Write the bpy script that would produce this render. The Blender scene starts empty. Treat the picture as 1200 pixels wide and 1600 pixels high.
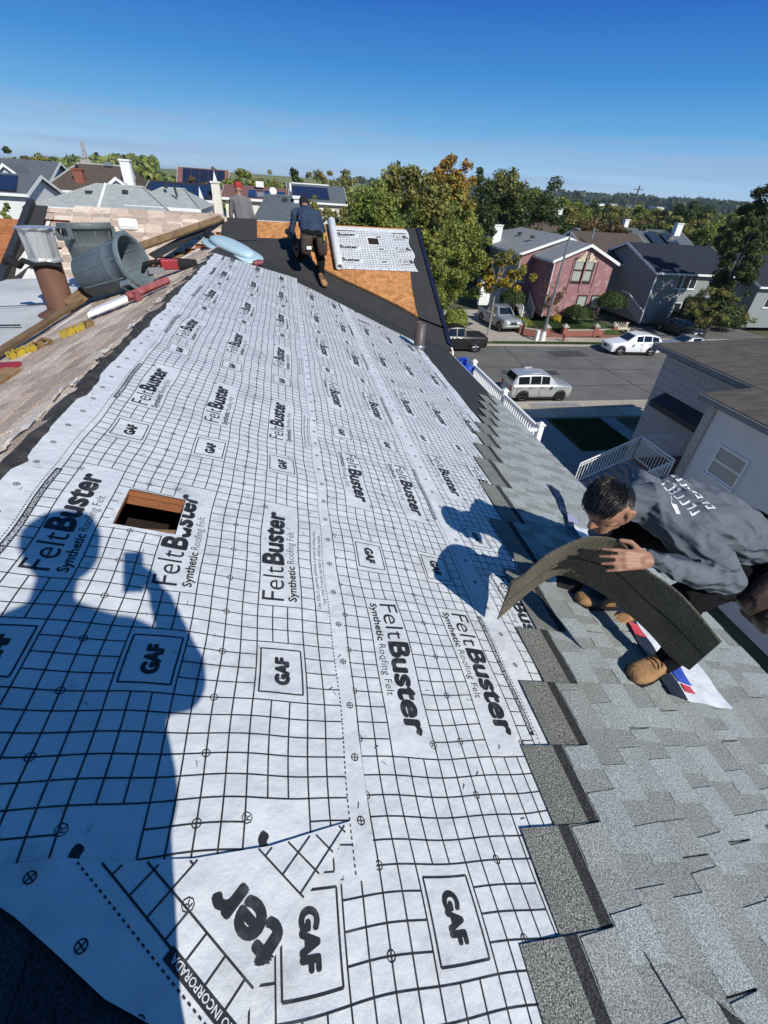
import bpy, bmesh, math, random
import numpy as np
from mathutils import Vector, Matrix
random.seed(7); rng = np.random.default_rng(7)
scene = bpy.context.scene
COL = scene.collection
# ---------------------------------------------------------------- camera (at the origin; the street lies 10.4 m below)
FPX = 698.4                                   # focal length in pixels of a 1200 x 1600 picture
PITCH, ROLL, YAW = math.radians(35.94), math.radians(-4.086), math.radians(12.65)
_f = Vector((math.sin(YAW)*math.cos(PITCH), math.cos(YAW)*math.cos(PITCH), -math.sin(PITCH)))
_r0 = Vector((math.cos(YAW), -math.sin(YAW), 0)); _d0 = _f.cross(_r0)
_R = math.cos(ROLL)*_r0 + math.sin(ROLL)*_d0
_D = -math.sin(ROLL)*_r0 + math.cos(ROLL)*_d0
cam_data = bpy.data.cameras.new('camera'); cam = bpy.data.objects.new('camera', cam_data); COL.objects.link(cam)
cam_data.sensor_fit = 'VERTICAL'; cam_data.sensor_height = 24.0; cam_data.lens = 24.0*FPX/1600
cam_data.clip_start = 0.03; cam_data.clip_end = 9000
cam.matrix_world = Matrix(((_R.x, -_D.x, -_f.x, 0), (_R.y, -_D.y, -_f.y, 0), (_R.z, -_D.z, -_f.z, 0), (0, 0, 0, 1)))
scene.camera = cam
# ---------------------------------------------------------------- sky and sun
SUN = Vector((0.3294, -0.7146, 0.6170)).normalized()      # towards the sun
world = bpy.data.worlds.new('World'); scene.world = world; world.use_nodes = True
wn = world.node_tree; bg = wn.nodes['Background']
sky = wn.nodes.new('ShaderNodeTexSky'); sky.sky_type = 'NISHITA'; sky.sun_disc = False
sky.sun_elevation = math.asin(SUN.z); sky.sun_rotation = math.atan2(SUN.x, SUN.y)
sky.altitude = 0; sky.air_density = 1.0; sky.dust_density = 0.0; sky.ozone_density = 2.0
# a very clear autumn sky: the Nishita model pulled most of the way to the deep blue gradient of the day
wtc = wn.nodes.new('ShaderNodeTexCoord'); wsp = wn.nodes.new('ShaderNodeSeparateXYZ'); wn.links.new(wtc.outputs['Generated'], wsp.inputs[0])
wrp = wn.nodes.new('ShaderNodeValToRGB'); we = wrp.color_ramp.elements
stops = [(0.0, (.50, .70, .90)), (.03, (.36, .60, .87)), (.09, (.127, .40, .755)), (.15, (.05, .265, .67)), (.225, (.02, .15, .55)), (.5, (.019, .125, .38)), (1.0, (.02, .105, .285))]
for i, (pz, c) in enumerate(stops):
    e_ = we[i] if i < 2 else we.new(pz)
    e_.position = pz; e_.color = (c[0], c[1], c[2], 1)
wn.links.new(wsp.outputs['Z'], wrp.inputs[0])
wsc = wn.nodes.new('ShaderNodeVectorMath'); wsc.operation = 'SCALE'; wsc.inputs[3].default_value = 9.6; wn.links.new(wrp.outputs[0], wsc.inputs[0])
wmx = wn.nodes.new('ShaderNodeMix'); wmx.data_type = 'RGBA'; wmx.inputs[0].default_value = .97
wn.links.new(sky.outputs[0], wmx.inputs[6]); wn.links.new(wsc.outputs[0], wmx.inputs[7])
# thin cloud streaks low over the horizon
wmp = wn.nodes.new('ShaderNodeMapping'); wmp.inputs['Scale'].default_value = (2.2, 2.2, 46); wmp.inputs['Rotation'].default_value = (.02, -.045, 0); wn.links.new(wtc.outputs['Generated'], wmp.inputs[0])
wnz = wn.nodes.new('ShaderNodeTexNoise'); wnz.inputs['Scale'].default_value = 1.6; wnz.inputs['Detail'].default_value = 5; wn.links.new(wmp.outputs[0], wnz.inputs['Vector'])
wr1 = wn.nodes.new('ShaderNodeValToRGB'); wr1.color_ramp.elements[0].position = .44; wr1.color_ramp.elements[1].position = .62; wn.links.new(wnz.outputs[0], wr1.inputs[0])
wr2 = wn.nodes.new('ShaderNodeValToRGB'); q = wr2.color_ramp.elements; q[0].position = .005; q[0].color = (0, 0, 0, 1); q[1].position = .03; q[1].color = (.55, .55, .55, 1); k_ = q.new(.06); k_.color = (.5, .5, .5, 1); k_ = q.new(.11); k_.color = (0, 0, 0, 1)
wn.links.new(wsp.outputs['Z'], wr2.inputs[0])
wml = wn.nodes.new('ShaderNodeMath'); wml.operation = 'MULTIPLY'; wn.links.new(wr1.outputs[0], wml.inputs[0]); wn.links.new(wr2.outputs[0], wml.inputs[1])
wcl = wn.nodes.new('ShaderNodeMix'); wcl.data_type = 'RGBA'; wn.links.new(wml.outputs[0], wcl.inputs[0]); wn.links.new(wmx.outputs[2], wcl.inputs[6]); wcl.inputs[7].default_value = (3.1, 4.4, 6.6, 1)
wn.links.new(wcl.outputs[2], bg.inputs[0]); bg.inputs[1].default_value = 0.1
sl = bpy.data.lights.new('sun', 'SUN'); so = bpy.data.objects.new('sun', sl); COL.objects.link(so)
sl.energy = 5.0; sl.angle = math.radians(0.53); sl.color = (1.0, 0.97, 0.905)
so.rotation_euler = SUN.to_track_quat('Z', 'Y').to_euler(); so.location = (20, -40, 40)
scene.view_settings.view_transform = 'Standard'; scene.view_settings.look = 'None'
scene.view_settings.exposure = 0.06; scene.view_settings.gamma = 1.0
scene.render.engine = 'CYCLES'
GZ = -10.4                                    # street level

def ray(px, py): return _R*((px-600)/FPX) + _D*((py-800)/FPX) + _f
def at(px, py, Y=None, X=None, Z=None):       # a direction measured on the photograph, taken to a known distance
    d = ray(px, py)
    t = Y/d.y if Y is not None else (X/d.x if X is not None else Z/d.z)
    return d*t

# ---------------------------------------------------------------- materials
MATS = {}
def nodes(name):
    m = bpy.data.materials.new(name); m.use_nodes = True
    nt = m.node_tree; b = nt.nodes['Principled BSDF']; MATS[name] = m
    return m, nt, b
def setp(b, rough=.7, spec=.4, metal=0.0):
    b.inputs['Roughness'].default_value = rough
    b.inputs['Specular IOR Level'].default_value = spec
    b.inputs['Metallic'].default_value = metal
def C4(c): return (c[0], c[1], c[2], 1)
def pm(name, c1, c2=None, scale=6, rough=.7, spec=.35, metal=0, bump=0, bscale=None, detail=4, stretch=None,
       objrand=0.0, contrast=(.3, .7), speck=None, speck_scale=150):
    """colour mottled between c1 and c2 by noise, optional second fine speckle, optional bump, optional per-object value shift"""
    m, nt, b = nodes(name); setp(b, rough, spec, metal)
    N, L = nt.nodes, nt.links
    tc = N.new('ShaderNodeTexCoord'); vec = tc.outputs['Object']
    if stretch:
        mp = N.new('ShaderNodeMapping'); mp.inputs['Scale'].default_value = stretch; L.new(vec, mp.inputs[0]); vec = mp.outputs[0]
    col = None
    if c2 is None: c2 = tuple(x*.85 for x in c1)
    nz = N.new('ShaderNodeTexNoise'); nz.inputs['Scale'].default_value = scale; nz.inputs['Detail'].default_value = detail
    L.new(vec, nz.inputs['Vector'])
    rp = N.new('ShaderNodeValToRGB'); e = rp.color_ramp.elements
    e[0].position, e[1].position = contrast; e[0].color = C4(c1); e[1].color = C4(c2)
    L.new(nz.outputs['Fac'], rp.inputs[0]); col = rp.outputs[0]
    if speck:
        n2 = N.new('ShaderNodeTexNoise'); n2.inputs['Scale'].default_value = speck_scale; n2.inputs['Detail'].default_value = 2
        L.new(tc.outputs['Object'], n2.inputs['Vector'])
        r2 = N.new('ShaderNodeValToRGB'); e = r2.color_ramp.elements
        e[0].position, e[1].position = .36, .66; lo, hi = speck
        e[0].color = (lo, lo, lo, 1); e[1].color = (hi, hi, hi, 1)
        L.new(n2.outputs['Fac'], r2.inputs[0])
        mx = N.new('ShaderNodeMix'); mx.data_type = 'RGBA'; mx.blend_type = 'MULTIPLY'; mx.inputs[0].default_value = 1
        L.new(col, mx.inputs[6]); L.new(r2.outputs[0], mx.inputs[7]); col = mx.outputs[2]
    if objrand:
        oi = N.new('ShaderNodeObjectInfo'); mr = N.new('ShaderNodeMapRange')
        mr.inputs[3].default_value = 1-objrand; mr.inputs[4].default_value = 1+objrand
        L.new(oi.outputs['Random'], mr.inputs[0])
        hs = N.new('ShaderNodeHueSaturation'); L.new(mr.outputs[0], hs.inputs['Value']); L.new(col, hs.inputs['Color']); col = hs.outputs[0]
    L.new(col, b.inputs['Base Color'])
    if bump:
        nb = N.new('ShaderNodeTexNoise'); nb.inputs['Scale'].default_value = bscale or scale*3; nb.inputs['Detail'].default_value = 3
        L.new(vec, nb.inputs['Vector'])
        bp = N.new('ShaderNodeBump'); bp.inputs['Strength'].default_value = bump; bp.inputs['Distance'].default_value = .02
        L.new(nb.outputs['Fac'], bp.inputs['Height']); L.new(bp.outputs[0], b.inputs['Normal'])
    return m
def leafmat(name, c1, c2, scale=.6):
    m, nt, b = nodes(name); setp(b, .55, .3); N, L = nt.nodes, nt.links
    geo = N.new('ShaderNodeNewGeometry')
    nz = N.new('ShaderNodeTexNoise'); nz.inputs['Scale'].default_value = scale; nz.inputs['Detail'].default_value = 2
    L.new(geo.outputs['Position'], nz.inputs['Vector'])
    ad = N.new('ShaderNodeMath'); ad.operation = 'MULTIPLY_ADD'; ad.inputs[1].default_value = .5
    L.new(geo.outputs['Random Per Island'], ad.inputs[0]); L.new(nz.outputs['Fac'], ad.inputs[2])
    rp = N.new('ShaderNodeValToRGB'); e = rp.color_ramp.elements; e[0].position, e[1].position = .5, 1.0
    e[0].color = C4(c1); e[1].color = C4(c2)
    L.new(ad.outputs[0], rp.inputs[0]); L.new(rp.outputs[0], b.inputs['Base Color'])
    tr = N.new('ShaderNodeBsdfTranslucent'); L.new(rp.outputs[0], tr.inputs[0])
    mx = N.new('ShaderNodeMixShader'); mx.inputs[0].default_value = .28
    L.new(b.outputs[0], mx.inputs[1]); L.new(tr.outputs[0], mx.inputs[2])
    L.new(mx.outputs[0], nt.nodes['Material Output'].inputs[0])
    return m
def bandmat(name, c1, c2, axis, period, dark=.6, width=.12, rough=.75, bump=.3, extra=None, scale=8, stretch=None):
    """a surface of courses too far off to pick apart: a thin joint every `period` metres along `axis`"""
    m = pm(name, c1, c2, scale=scale, rough=rough, stretch=stretch); nt = m.node_tree; N, L = nt.nodes, nt.links; b = N['Principled BSDF']
    tc = N.new('ShaderNodeTexCoord'); sp = N.new('ShaderNodeSeparateXYZ'); L.new(tc.outputs['Object'], sp.inputs[0])
    dv = N.new('ShaderNodeMath'); dv.operation = 'DIVIDE'; dv.inputs[1].default_value = period; L.new(sp.outputs[axis], dv.inputs[0])
    fr = N.new('ShaderNodeMath'); fr.operation = 'FRACT'; L.new(dv.outputs[0], fr.inputs[0])
    lt = N.new('ShaderNodeMath'); lt.operation = 'LESS_THAN'; lt.inputs[1].default_value = width; L.new(fr.outputs[0], lt.inputs[0])
    mx = N.new('ShaderNodeMix'); mx.data_type = 'RGBA'; mx.blend_type = 'MULTIPLY'
    src = b.inputs['Base Color'].links[0].from_socket
    L.new(lt.outputs[0], mx.inputs[0]); L.new(src, mx.inputs[6]); mx.inputs[7].default_value = (dark, dark, dark, 1)
    L.new(mx.outputs[2], b.inputs['Base Color'])
    bp = N.new('ShaderNodeBump'); bp.inputs['Strength'].default_value = bump; bp.inputs['Distance'].default_value = .02
    L.new(fr.outputs[0], bp.inputs['Height']); L.new(bp.outputs[0], b.inputs['Normal'])
    return m
def glassmat(name, c=(.02, .025, .03), rough=.08, spec=.8):
    m, nt, b = nodes(name); setp(b, rough, spec); b.inputs['Base Color'].default_value = C4(c); return m

# ---------------------------------------------------------------- mesh building
class MB:
    def __init__(s): s.v = []; s.f = []; s.m = []; s.sm = []
    def add(s, vs, fs, mi=0, smooth=False):
        o = len(s.v); s.v += [tuple(v) for v in vs]
        for f in fs: s.f.append([i+o for i in f]); s.m.append(mi); s.sm.append(smooth)
        return s
    def box(s, c, size, rot=None, mi=0):
        hx, hy, hz = size[0]/2, size[1]/2, size[2]/2
        P = [Vector((x*hx, y*hy, z*hz)) for x in (-1, 1) for y in (-1, 1) for z in (-1, 1)]
        if rot is not None:
            Rm = Matrix.Rotation(rot, 3, 'Z') if isinstance(rot, (int, float)) else rot
            P = [Rm @ p for p in P]
        c = Vector(c)
        return s.add([p+c for p in P], [(0, 1, 3, 2), (4, 6, 7, 5), (0, 4, 5, 1), (2, 3, 7, 6), (0, 2, 6, 4), (1, 5, 7, 3)], mi)
    def b2(s, x0, x1, y0, y1, z0, z1, mi=0): return s.box(((x0+x1)/2, (y0+y1)/2, (z0+z1)/2), (abs(x1-x0), abs(y1-y0), abs(z1-z0)), None, mi)
    def prism(s, poly, off, mi=0):
        n = len(poly); off = Vector(off); P = [Vector(p) for p in poly]
        vs = P+[p+off for p in P]
        fs = [tuple(range(n))[::-1], tuple(range(n, 2*n))]+[(i, (i+1) % n, n+(i+1) % n, n+i) for i in range(n)]
        return s.add(vs, fs, mi)
    def poly(s, pts, mi=0): return s.add(pts, [tuple(range(len(pts)))], mi)
    def tube(s, pts, r, n=8, mi=0, cap=True, smooth=True, flat=1.0):
        pts = [Vector(p) for p in pts]; k = len(pts); rr = r if isinstance(r, (list, tuple)) else [r]*k
        vs = []; prev = None
        for i, p in enumerate(pts):
            t = (pts[min(i+1, k-1)]-pts[max(i-1, 0)]).normalized()
            if prev is None:
                a = Vector((0, 0, 1)) if abs(t.z) < .9 else Vector((1, 0, 0)); u = t.cross(a).normalized()
            else: u = (prev - t*prev.dot(t)).normalized()
            prev = u; w = t.cross(u)
            for j in range(n):
                an = 2*math.pi*j/n; vs.append(p+u*math.cos(an)*rr[i]+w*math.sin(an)*rr[i]*flat)
        fs = [(i*n+j, i*n+(j+1) % n, (i+1)*n+(j+1) % n, (i+1)*n+j) for i in range(k-1) for j in range(n)]
        s.add(vs, fs, mi, smooth)
        if cap: s.add(vs[:n], [tuple(range(n))[::-1]], mi); s.add(vs[-n:], [tuple(range(n))], mi)
        return s
    def lathe(s, prof, n=20, M=None, mi=0, smooth=True):
        vs = []
        for r, z in prof:
            for j in range(n):
                a = 2*math.pi*j/n; p = Vector((r*math.cos(a), r*math.sin(a), z)); vs.append(M @ p if M is not None else p)
        k = len(prof)
        fs = [(i*n+j, i*n+(j+1) % n, (i+1)*n+(j+1) % n, (i+1)*n+j) for i in range(k-1) for j in range(n)]
        return s.add(vs, fs, mi, smooth)
    def build(s, name, mats, parent=None, origin=None, bevel=0):
        me = bpy.data.meshes.new(name)
        V = [Vector(v) for v in s.v]
        if parent is not None and origin is None: o = Vector(parent.get('_o', (0, 0, 0)))
        elif origin is not None: o = Vector(origin)
        else:
            xs = [v.x for v in V]; ys = [v.y for v in V]; o = Vector(((min(xs)+max(xs))/2, (min(ys)+max(ys))/2, min(v.z for v in V)))
        me.from_pydata([v-o for v in V], [], s.f)
        if not isinstance(mats, (list, tuple)): mats = [mats]
        for m in mats: me.materials.append(MATS[m] if isinstance(m, str) else m)
        me.polygons.foreach_set('material_index', s.m); me.polygons.foreach_set('use_smooth', s.sm)
        bm = bmesh.new(); bm.from_mesh(me); bmesh.ops.recalc_face_normals(bm, faces=bm.faces); bm.to_mesh(me); bm.free()
        me.update()
        ob = bpy.data.objects.new(name, me); COL.objects.link(ob)
        if parent is not None:
            ob.parent = parent; po = Vector(parent.get('_o', (0, 0, 0))); ob.location = o-po
            ob['_o'] = tuple(o)
        else: ob.location = o; ob['_o'] = tuple(o)
        if bevel:
            md = ob.modifiers.new('bevel', 'BEVEL'); md.width = bevel; md.segments = 2; md.limit_method = 'ANGLE'
        return ob
def tag(o, label, cat, group=None):
    o['label'] = label; o['category'] = cat
    if group: o['group'] = group
    return o
def thing(name, loc, label, cat, group=None, rz=0):
    o = bpy.data.objects.new(name, None); COL.objects.link(o); o.location = loc; o.rotation_euler = (0, 0, rz)
    o.empty_display_size = .2; o['_o'] = tuple(loc) if rz == 0 else (0, 0, 0)
    return tag(o, label, cat, group)
def struct(o): o['kind'] = 'structure'; return o
def copy_tree(o, parent=None):
    c = o.copy(); COL.objects.link(c); c.parent = parent
    for ch in list(o.children): copy_tree(ch, c)
    return c
def lathe_axis(p, d):   # matrix taking +Z to direction d at p
    q = Vector(d).normalized().to_track_quat('Z', 'Y').to_matrix().to_4x4(); q.translation = Vector(p); return q

pm('white_paint', (.78, .78, .76), (.7, .7, .69), 3, .55)
pm('white_vinyl', (.8, .8, .79), (.74, .74, .74), 2, .4)
pm('dark_frame', (.05, .035, .03), None, 4, .5)
glassmat('glass'); glassmat('blind_glass', (.35, .37, .33), .25, .6)
pm('concrete', (.42, .37, .31), (.33, .3, .26), 1.5, .85, bump=.15, bscale=40, speck=(.85, 1.1), speck_scale=60)
pm('grey_concrete', (.25, .25, .25), (.2, .2, .21), 1.5, .85, bump=.15, bscale=40, objrand=.12)
pm('asphalt', (.155, .147, .137), (.105, .1, .094), .5, .9, bump=.2, bscale=120, speck=(.8, 1.2), speck_scale=40)
pm('grass', (.055, .095, .022), (.03, .06, .014), 1.2, .9, speck=(.6, 1.3), speck_scale=14)
pm('rubber', (.012, .012, .013), None, 4, .7)
pm('metal_grey', (.45, .46, .47), (.38, .39, .4), 4, .35, metal=.8)
pm('metal_dark', (.06, .06, .065), None, 6, .45, metal=.5)
# ================================================================ the house being re-roofed
TM = .33325; CM = math.cos(math.atan(TM)); SM = math.sin(math.atan(TM))
RX, RZ = -1.214, -1.05; EU = 4.262
def RP(u, v, h=0.0): return Vector((RX+u*CM+h*SM, v, RZ-u*SM+h*CM))       # right-hand slope: u down from the ridge, v along it
def LP(u, v, h=0.0): return Vector((RX-u*CM-h*SM, v, RZ-u*SM+h*CM))       # left-hand slope
CW = math.cos(math.atan(.5)); SW = math.sin(math.atan(.5)); WY, WZ = 11.55, -.725
def WP(x, w, h=0.0): return Vector((x, WY-w*CW-h*SW, WZ-w*SW+h*CW))       # cross wing: w down from its ridge, towards us
def wv(p): return (WY-p.y)/CW if True else 0

pm('deck_osb', (.52, .25, .09), (.34, .14, .045), 9, .8, stretch=(1, 1, 1), detail=6, bump=.2, bscale=60, speck=(.75, 1.2), speck_scale=38, objrand=.06, contrast=(.35, .65))
pm('membrane', (.038, .037, .036), (.03, .03, .03), 5, .75, spec=.25, bump=.25, bscale=300, speck=(.7, 1.5), speck_scale=260)
pm('membrane_edge', (.012, .014, .035), None, 5, .45)
pm('old_shingle_pink', (.6, .475, .38), (.5, .385, .31), 10, .95, spec=.1, bump=.4, bscale=200, speck=(.55, 1.35), speck_scale=150, objrand=.2)
pm('old_shingle_tan', (.72, .61, .5), (.62, .52, .42), 10, .95, spec=.1, bump=.4, bscale=200, speck=(.55, 1.35), speck_scale=150, objrand=.12)
pm('old_shingle_brown', (.42, .325, .26), (.5, .39, .315), 10, .95, spec=.1, bump=.4, bscale=200, speck=(.55, 1.35), speck_scale=150, objrand=.12)
pm('silver_coat', (.62, .63, .62), (.42, .43, .42), 1.1, .6, bump=.3, bscale=5, detail=6, contrast=(.35, .75), speck=(.9, 1.05), speck_scale=30)
pm('tar', (.03, .029, .028), (.1, .09, .08), 14, .9, bump=.6, bscale=40, contrast=(.45, .8))
pm('wood_raw', (.32, .2, .1), (.22, .13, .065), 3, .8, stretch=(1, 6, 6), bump=.3, bscale=20)
pm('wood_old', (.24, .15, .075), (.13, .085, .045), 3, .85, stretch=(5, 1, 5), bump=.3, bscale=20)
pm('wood_white', (.7, .68, .64), (.55, .5, .44), 4, .7)
pm('siding', (.6, .58, .54), (.55, .53, .5), 2, .7)
pm('wood_deck', (.33, .13, .055), (.22, .08, .035), 4, .75, stretch=(1, 8, 1), bump=.3, bscale=20)
pm('opening_shade', (.02, .012, .009), None, 3, .95)  # near black that paints in the unlit depth of openings

house = thing('house', (0.8, 4, GZ), 'house being re-roofed, white felt and grey shingles on its low slope, bare plywood wing', 'house')
# walls under the roofs
mb = MB(); mb.b2(-4.7, 2.55, -4, 11.4, GZ, -2.62); mb.b2(-4.7, 2.55, 11.4, 14.6, GZ, -2.62)
for x0, x1 in ((-4.7, 2.55),):     # gable triangles of the wing
    pass
mb.build('wall', 'siding', house)
mb = MB()
mb.poly([(2.75, 8.3, -2.5), (2.75, 14.7, -2.5), (2.75, 11.55, -.8)]); mb.poly([(-4.7, 9.7, -1.75), (-4.7, 14.7, -2.5), (-4.7, 11.55, -.8)])
mb.build('gable_wall', 'siding', house)
# main slope deck, with the cut hole
HU0, HU1, HV0, HV1 = .46, .70, 1.62, 1.88
def valley_v(u): return 10.9-u*CM*TM/.5
mb = MB()
def slab(poly, P, th=.02, mi=0):
    top = [P(u, v, 0) for u, v in poly]; bot = [P(u, v, -th) for u, v in poly]; n = len(poly)
    mb.add(top+bot, [tuple(range(n)), tuple(range(n, 2*n))[::-1]]+[(i, i+n, (i+1) % n+n, (i+1) % n) for i in range(n)], mi)
slab([(0, -4), (EU, -4), (EU, HV0), (0, HV0)], RP)
slab([(0, HV0), (HU0, HV0), (HU0, HV1), (0, HV1)], RP); slab([(HU1, HV0), (EU, HV0), (EU, HV1), (HU1, HV1)], RP)
slab([(0, HV1), (EU, HV1), (EU, valley_v(EU)), (0, 10.9)], RP)
deck = mb.build('roof_deck', 'wood_deck', house)
# what shows through the hole: rafters, board edges and the attic floor, its darkness painted in
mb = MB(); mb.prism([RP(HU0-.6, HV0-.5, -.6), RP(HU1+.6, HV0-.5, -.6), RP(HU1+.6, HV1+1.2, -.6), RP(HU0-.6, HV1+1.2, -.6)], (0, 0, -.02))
mb.build('attic_floor', 'opening_shade', house)
mb = MB(); mb.prism([RP(HU0-.12, HV1+.01, -.021), RP(HU1+.12, HV1+.01, -.021), RP(HU1+.12, HV1+.01, -.075), RP(HU0-.12, HV1+.01, -.075)], (0, .04, 0))
mb.build('rafter', 'wood_deck', house)
mb = MB(); mb.prism([RP(HU0-.012, HV0-.01, -.03), RP(HU1+.02, HV0+.05, -.03), RP(HU1+.02, HV0+.09, -.03), RP(HU0-.012, HV0+.03, -.03)], (0, 0, -.03))
mb.build('batten', 'wood_old', house)
mb = MB(); mb.prism([RP(HU1-.1, HV0+.03, -.2), RP(HU1+.1, HV0+.03, -.2), RP(HU1+.1, HV0+.17, -.21), RP(HU1-.12, HV0+.15, -.21)], (0, 0, -.02))
mb.build('sheathing_board', 'deck_osb', house)
# fascia, drip edge and gutterless eave
mb = MB(); mb.b2(2.76, 2.8, -4, 8.2, -2.6, -2.43); mb.build('fascia', 'white_paint', house)
mb = MB(); a = RP(EU-.05, 0, .004)
mb.prism([RP(EU-.06, -4, .0035), RP(EU+.018, -4, .0035), RP(EU+.018, -4, -.035), RP(EU+.012, -4, -.035), RP(EU+.012, -4, -.001), RP(EU-.06, -4, .001)], (0, 12.1, 0))
mb.build('drip_edge', 'white_vinyl', house)
# left slope deck and flat roof
mb = MB(); LU = (3.016-1.214)/CM
slab([(0, -4), (LU, -4), (LU, 9.7), (0, 10.9)], LP); mb.build('old_slope_deck', 'tar', house)
mb = MB(); NX, NY = 26, 60
xs = np.linspace(-9.5, -2.95, NX); ys = np.linspace(-4, 9.78, NY)
vs = [(x, y, -1.65+.012*math.sin(x*2.1+y*.9)+.02*math.sin(y*.8)+.01*math.sin(3.3*x-1.7*y)-.03*max(0, -x-4.5)) for y in ys for x in xs]
mb.add(vs, [(j*NX+i, j*NX+i+1, (j+1)*NX+i+1, (j+1)*NX+i) for j in range(NY-1) for i in range(NX-1)], 0, True)
mb.build('flat_roof', 'silver_coat', house)
mb = MB(); mb.b2(-9.5, -4.7, -4, 9.7, GZ, -1.85); mb.build('side_wing_wall', 'siding', house)
for k, (y0, y1, x0, x1) in enumerate(((6.2, 6.5, -4.9, -3.3), (5.3, 5.35, -4.6, -3.8), (5.05, 5.0, -4.5, -3.9), (7.1, 7.7, -4.6, -3.45))):
    mb = MB(); mb.tube([(x0+(x1-x0)*t, y0+(y1-y0)*t+.03*math.sin(9*t+k), -1.635) for t in np.linspace(0, 1, 9)], .012+.008*(k == 0), 5, flat=.5); mb.build('tar_seam', 'tar', house)
# wing deck: far slope, and this slope as separate plywood sheets on the right of the main ridge
mb = MB(); mb.prism([(-4.86, 11.55, -.725), (2.92, 11.55, -.725), (2.92, 14.9, -2.4), (-4.86, 14.9, -2.4)], (0, 0, -.03))
mb.prism([WP(-4.86, 0, -.02), WP(2.92, 0, -.02), WP(2.92, 3.8, -.02), WP(RX, .72, -.02), WP(-3.0, 2.07, -.02), WP(-4.86, 2.07, -.02)], (0, 0, -.03))
mb.build('wing_deck', 'wood_deck', house)
def wing_clip(x0, x1, w0, w1):      # rectangle cut by the valley
    poly = [(x0, w0), (x1, w0), (x1, w1), (x0, w1)]
    def inside(p): return p[1] <= .727+max(0, (p[0]-RX))*TM/.5/CW+1e-9 if p[0] >= RX else p[1] <= 2.07
    def lim(x): return .727+(x-RX)*TM/.5/CW
    out = []
    for i in range(4):
        a, b = poly[i], poly[(i+1) % 4]; ia, ib = a[1] <= lim(a[0])+1e-9, b[1] <= lim(b[0])+1e-9
        if ia: out.append(a)
        if ia != ib:
            lo, hi = 0., 1.
            for _ in range(40):
                t = (lo+hi)/2; p = (a[0]+(b[0]-a[0])*t, a[1]+(b[1]-a[1])*t)
                if (p[1] <= lim(p[0])) == ia: lo = t
                else: hi = t
            out.append(p)
    return out
for r, w0 in enumerate((0, 1.22, 2.44)):
    xs0 = [RX, .05, 2.49, 2.92] if r % 2 == 0 else [RX, 1.3, 2.92]
    for x0, x1 in zip(xs0[:-1], xs0[1:]):
        p = wing_clip(x0+.003, x1-.003, w0+.003, min(w0+1.217, 3.8))
        if len(p) >= 3:
            mb = MB(); mb.prism([WP(x, w, -.018) for x, w in p], WP(0, 0, .0)-WP(0, 0, -.018)); mb.build('plywood_sheet', 'deck_osb', house)
# black membrane: valley strip on both slopes, rake strip, ridge patch, eave strip
def memb(pts, P, h, name='membrane_strip', mat='membrane', th=.003):
    mb = MB(); mb.prism([P(a, b, h) for a, b in pts], P(0, 0, th)-P(0, 0, 0)); return mb.build(name, mat, house)
memb([(3.1, -4), (EU+.004, -4), (EU+.004, valley_v(EU)), (3.1, valley_v(3.1))], RP, .001)
memb([(0, 8.6), (3.1, 6.9), (3.1, 8.15), (3.1, valley_v(3.1)-.003), (0, 10.897)], RP, .0015)
def wl(p): return (WY-p.y)/CW
# valley strip on the wing, its upper edge standing a little proud
up = [(-.62, .6), (.42, .585), (.5, 1.4), (.69, 1.57), (1.1, 1.88), (1.69, 2.29), (2.13, 2.63), (2.45, 2.93), (2.92, 3.2)]
lo = [(2.92, 3.79), (RX, .73)]
memb(up+lo, WP, .004)
memb([(RX-.14, -.01), (-.6, -.01), (-.6, .72), (RX-.05, .76)], WP, .022)
memb([(2.6, 0), (2.92, 0), (2.92, 3.3), (2.43, 2.95), (2.42, 2.6), (2.44, 2.0), (2.5, 1.4)], WP, .007)
mb = MB()                                                    # curled upper edge of the valley strip
for (x0, w0), (x1, w1) in zip(up[2:-1], up[3:]):
    mb.prism([WP(x0, w0-.02, .008), WP(x1, w1-.02, .008), WP(x1, w1+.03, .05), WP(x0, w0+.03, .05)], WP(0, 0, .006)-WP(0, 0, 0))
mb.build('membrane_lip', 'membrane_edge', house)
mb = MB(); mb.prism([WP(2.86, 0, .012), WP(2.935, 0, .012), WP(2.935, 3.7, .012), WP(2.86, 3.6, .012)], WP(0, 0, .03)-WP(0, 0, 0)); mb.build('rake_edge', 'membrane_edge', house)
mb = MB(); mb.prism([(2.925, 11.55, -.74), (2.925, 8.15, -2.44), (2.925, 8.15, -2.6), (2.925, 11.55, -.9)], (.03, 0, 0)); mb.prism([(2.925, 11.55, -.74), (2.925, 14.9, -2.42), (2.925, 14.9, -2.58), (2.925, 11.55, -.9)], (.03, 0, 0)); mb.build('rake_board', 'white_paint', house)
mb = MB(); q = np.linspace(0, EU, 30)       # doubled membrane bridging the valley line
V = [RP(u, valley_v(u)-.16, .006) for u in q]+[RP(u, valley_v(u), .012) for u in q]+[WP(RX+u*CM, (WY-valley_v(u))/CW-.14, .009) for u in q]
mb.add(V, [(k*30+i, k*30+i+1, (k+1)*30+i+1, (k+1)*30+i) for k in range(2) for i in range(29)], 0, True); mb.build('membrane_strip', 'membrane', house)
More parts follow.
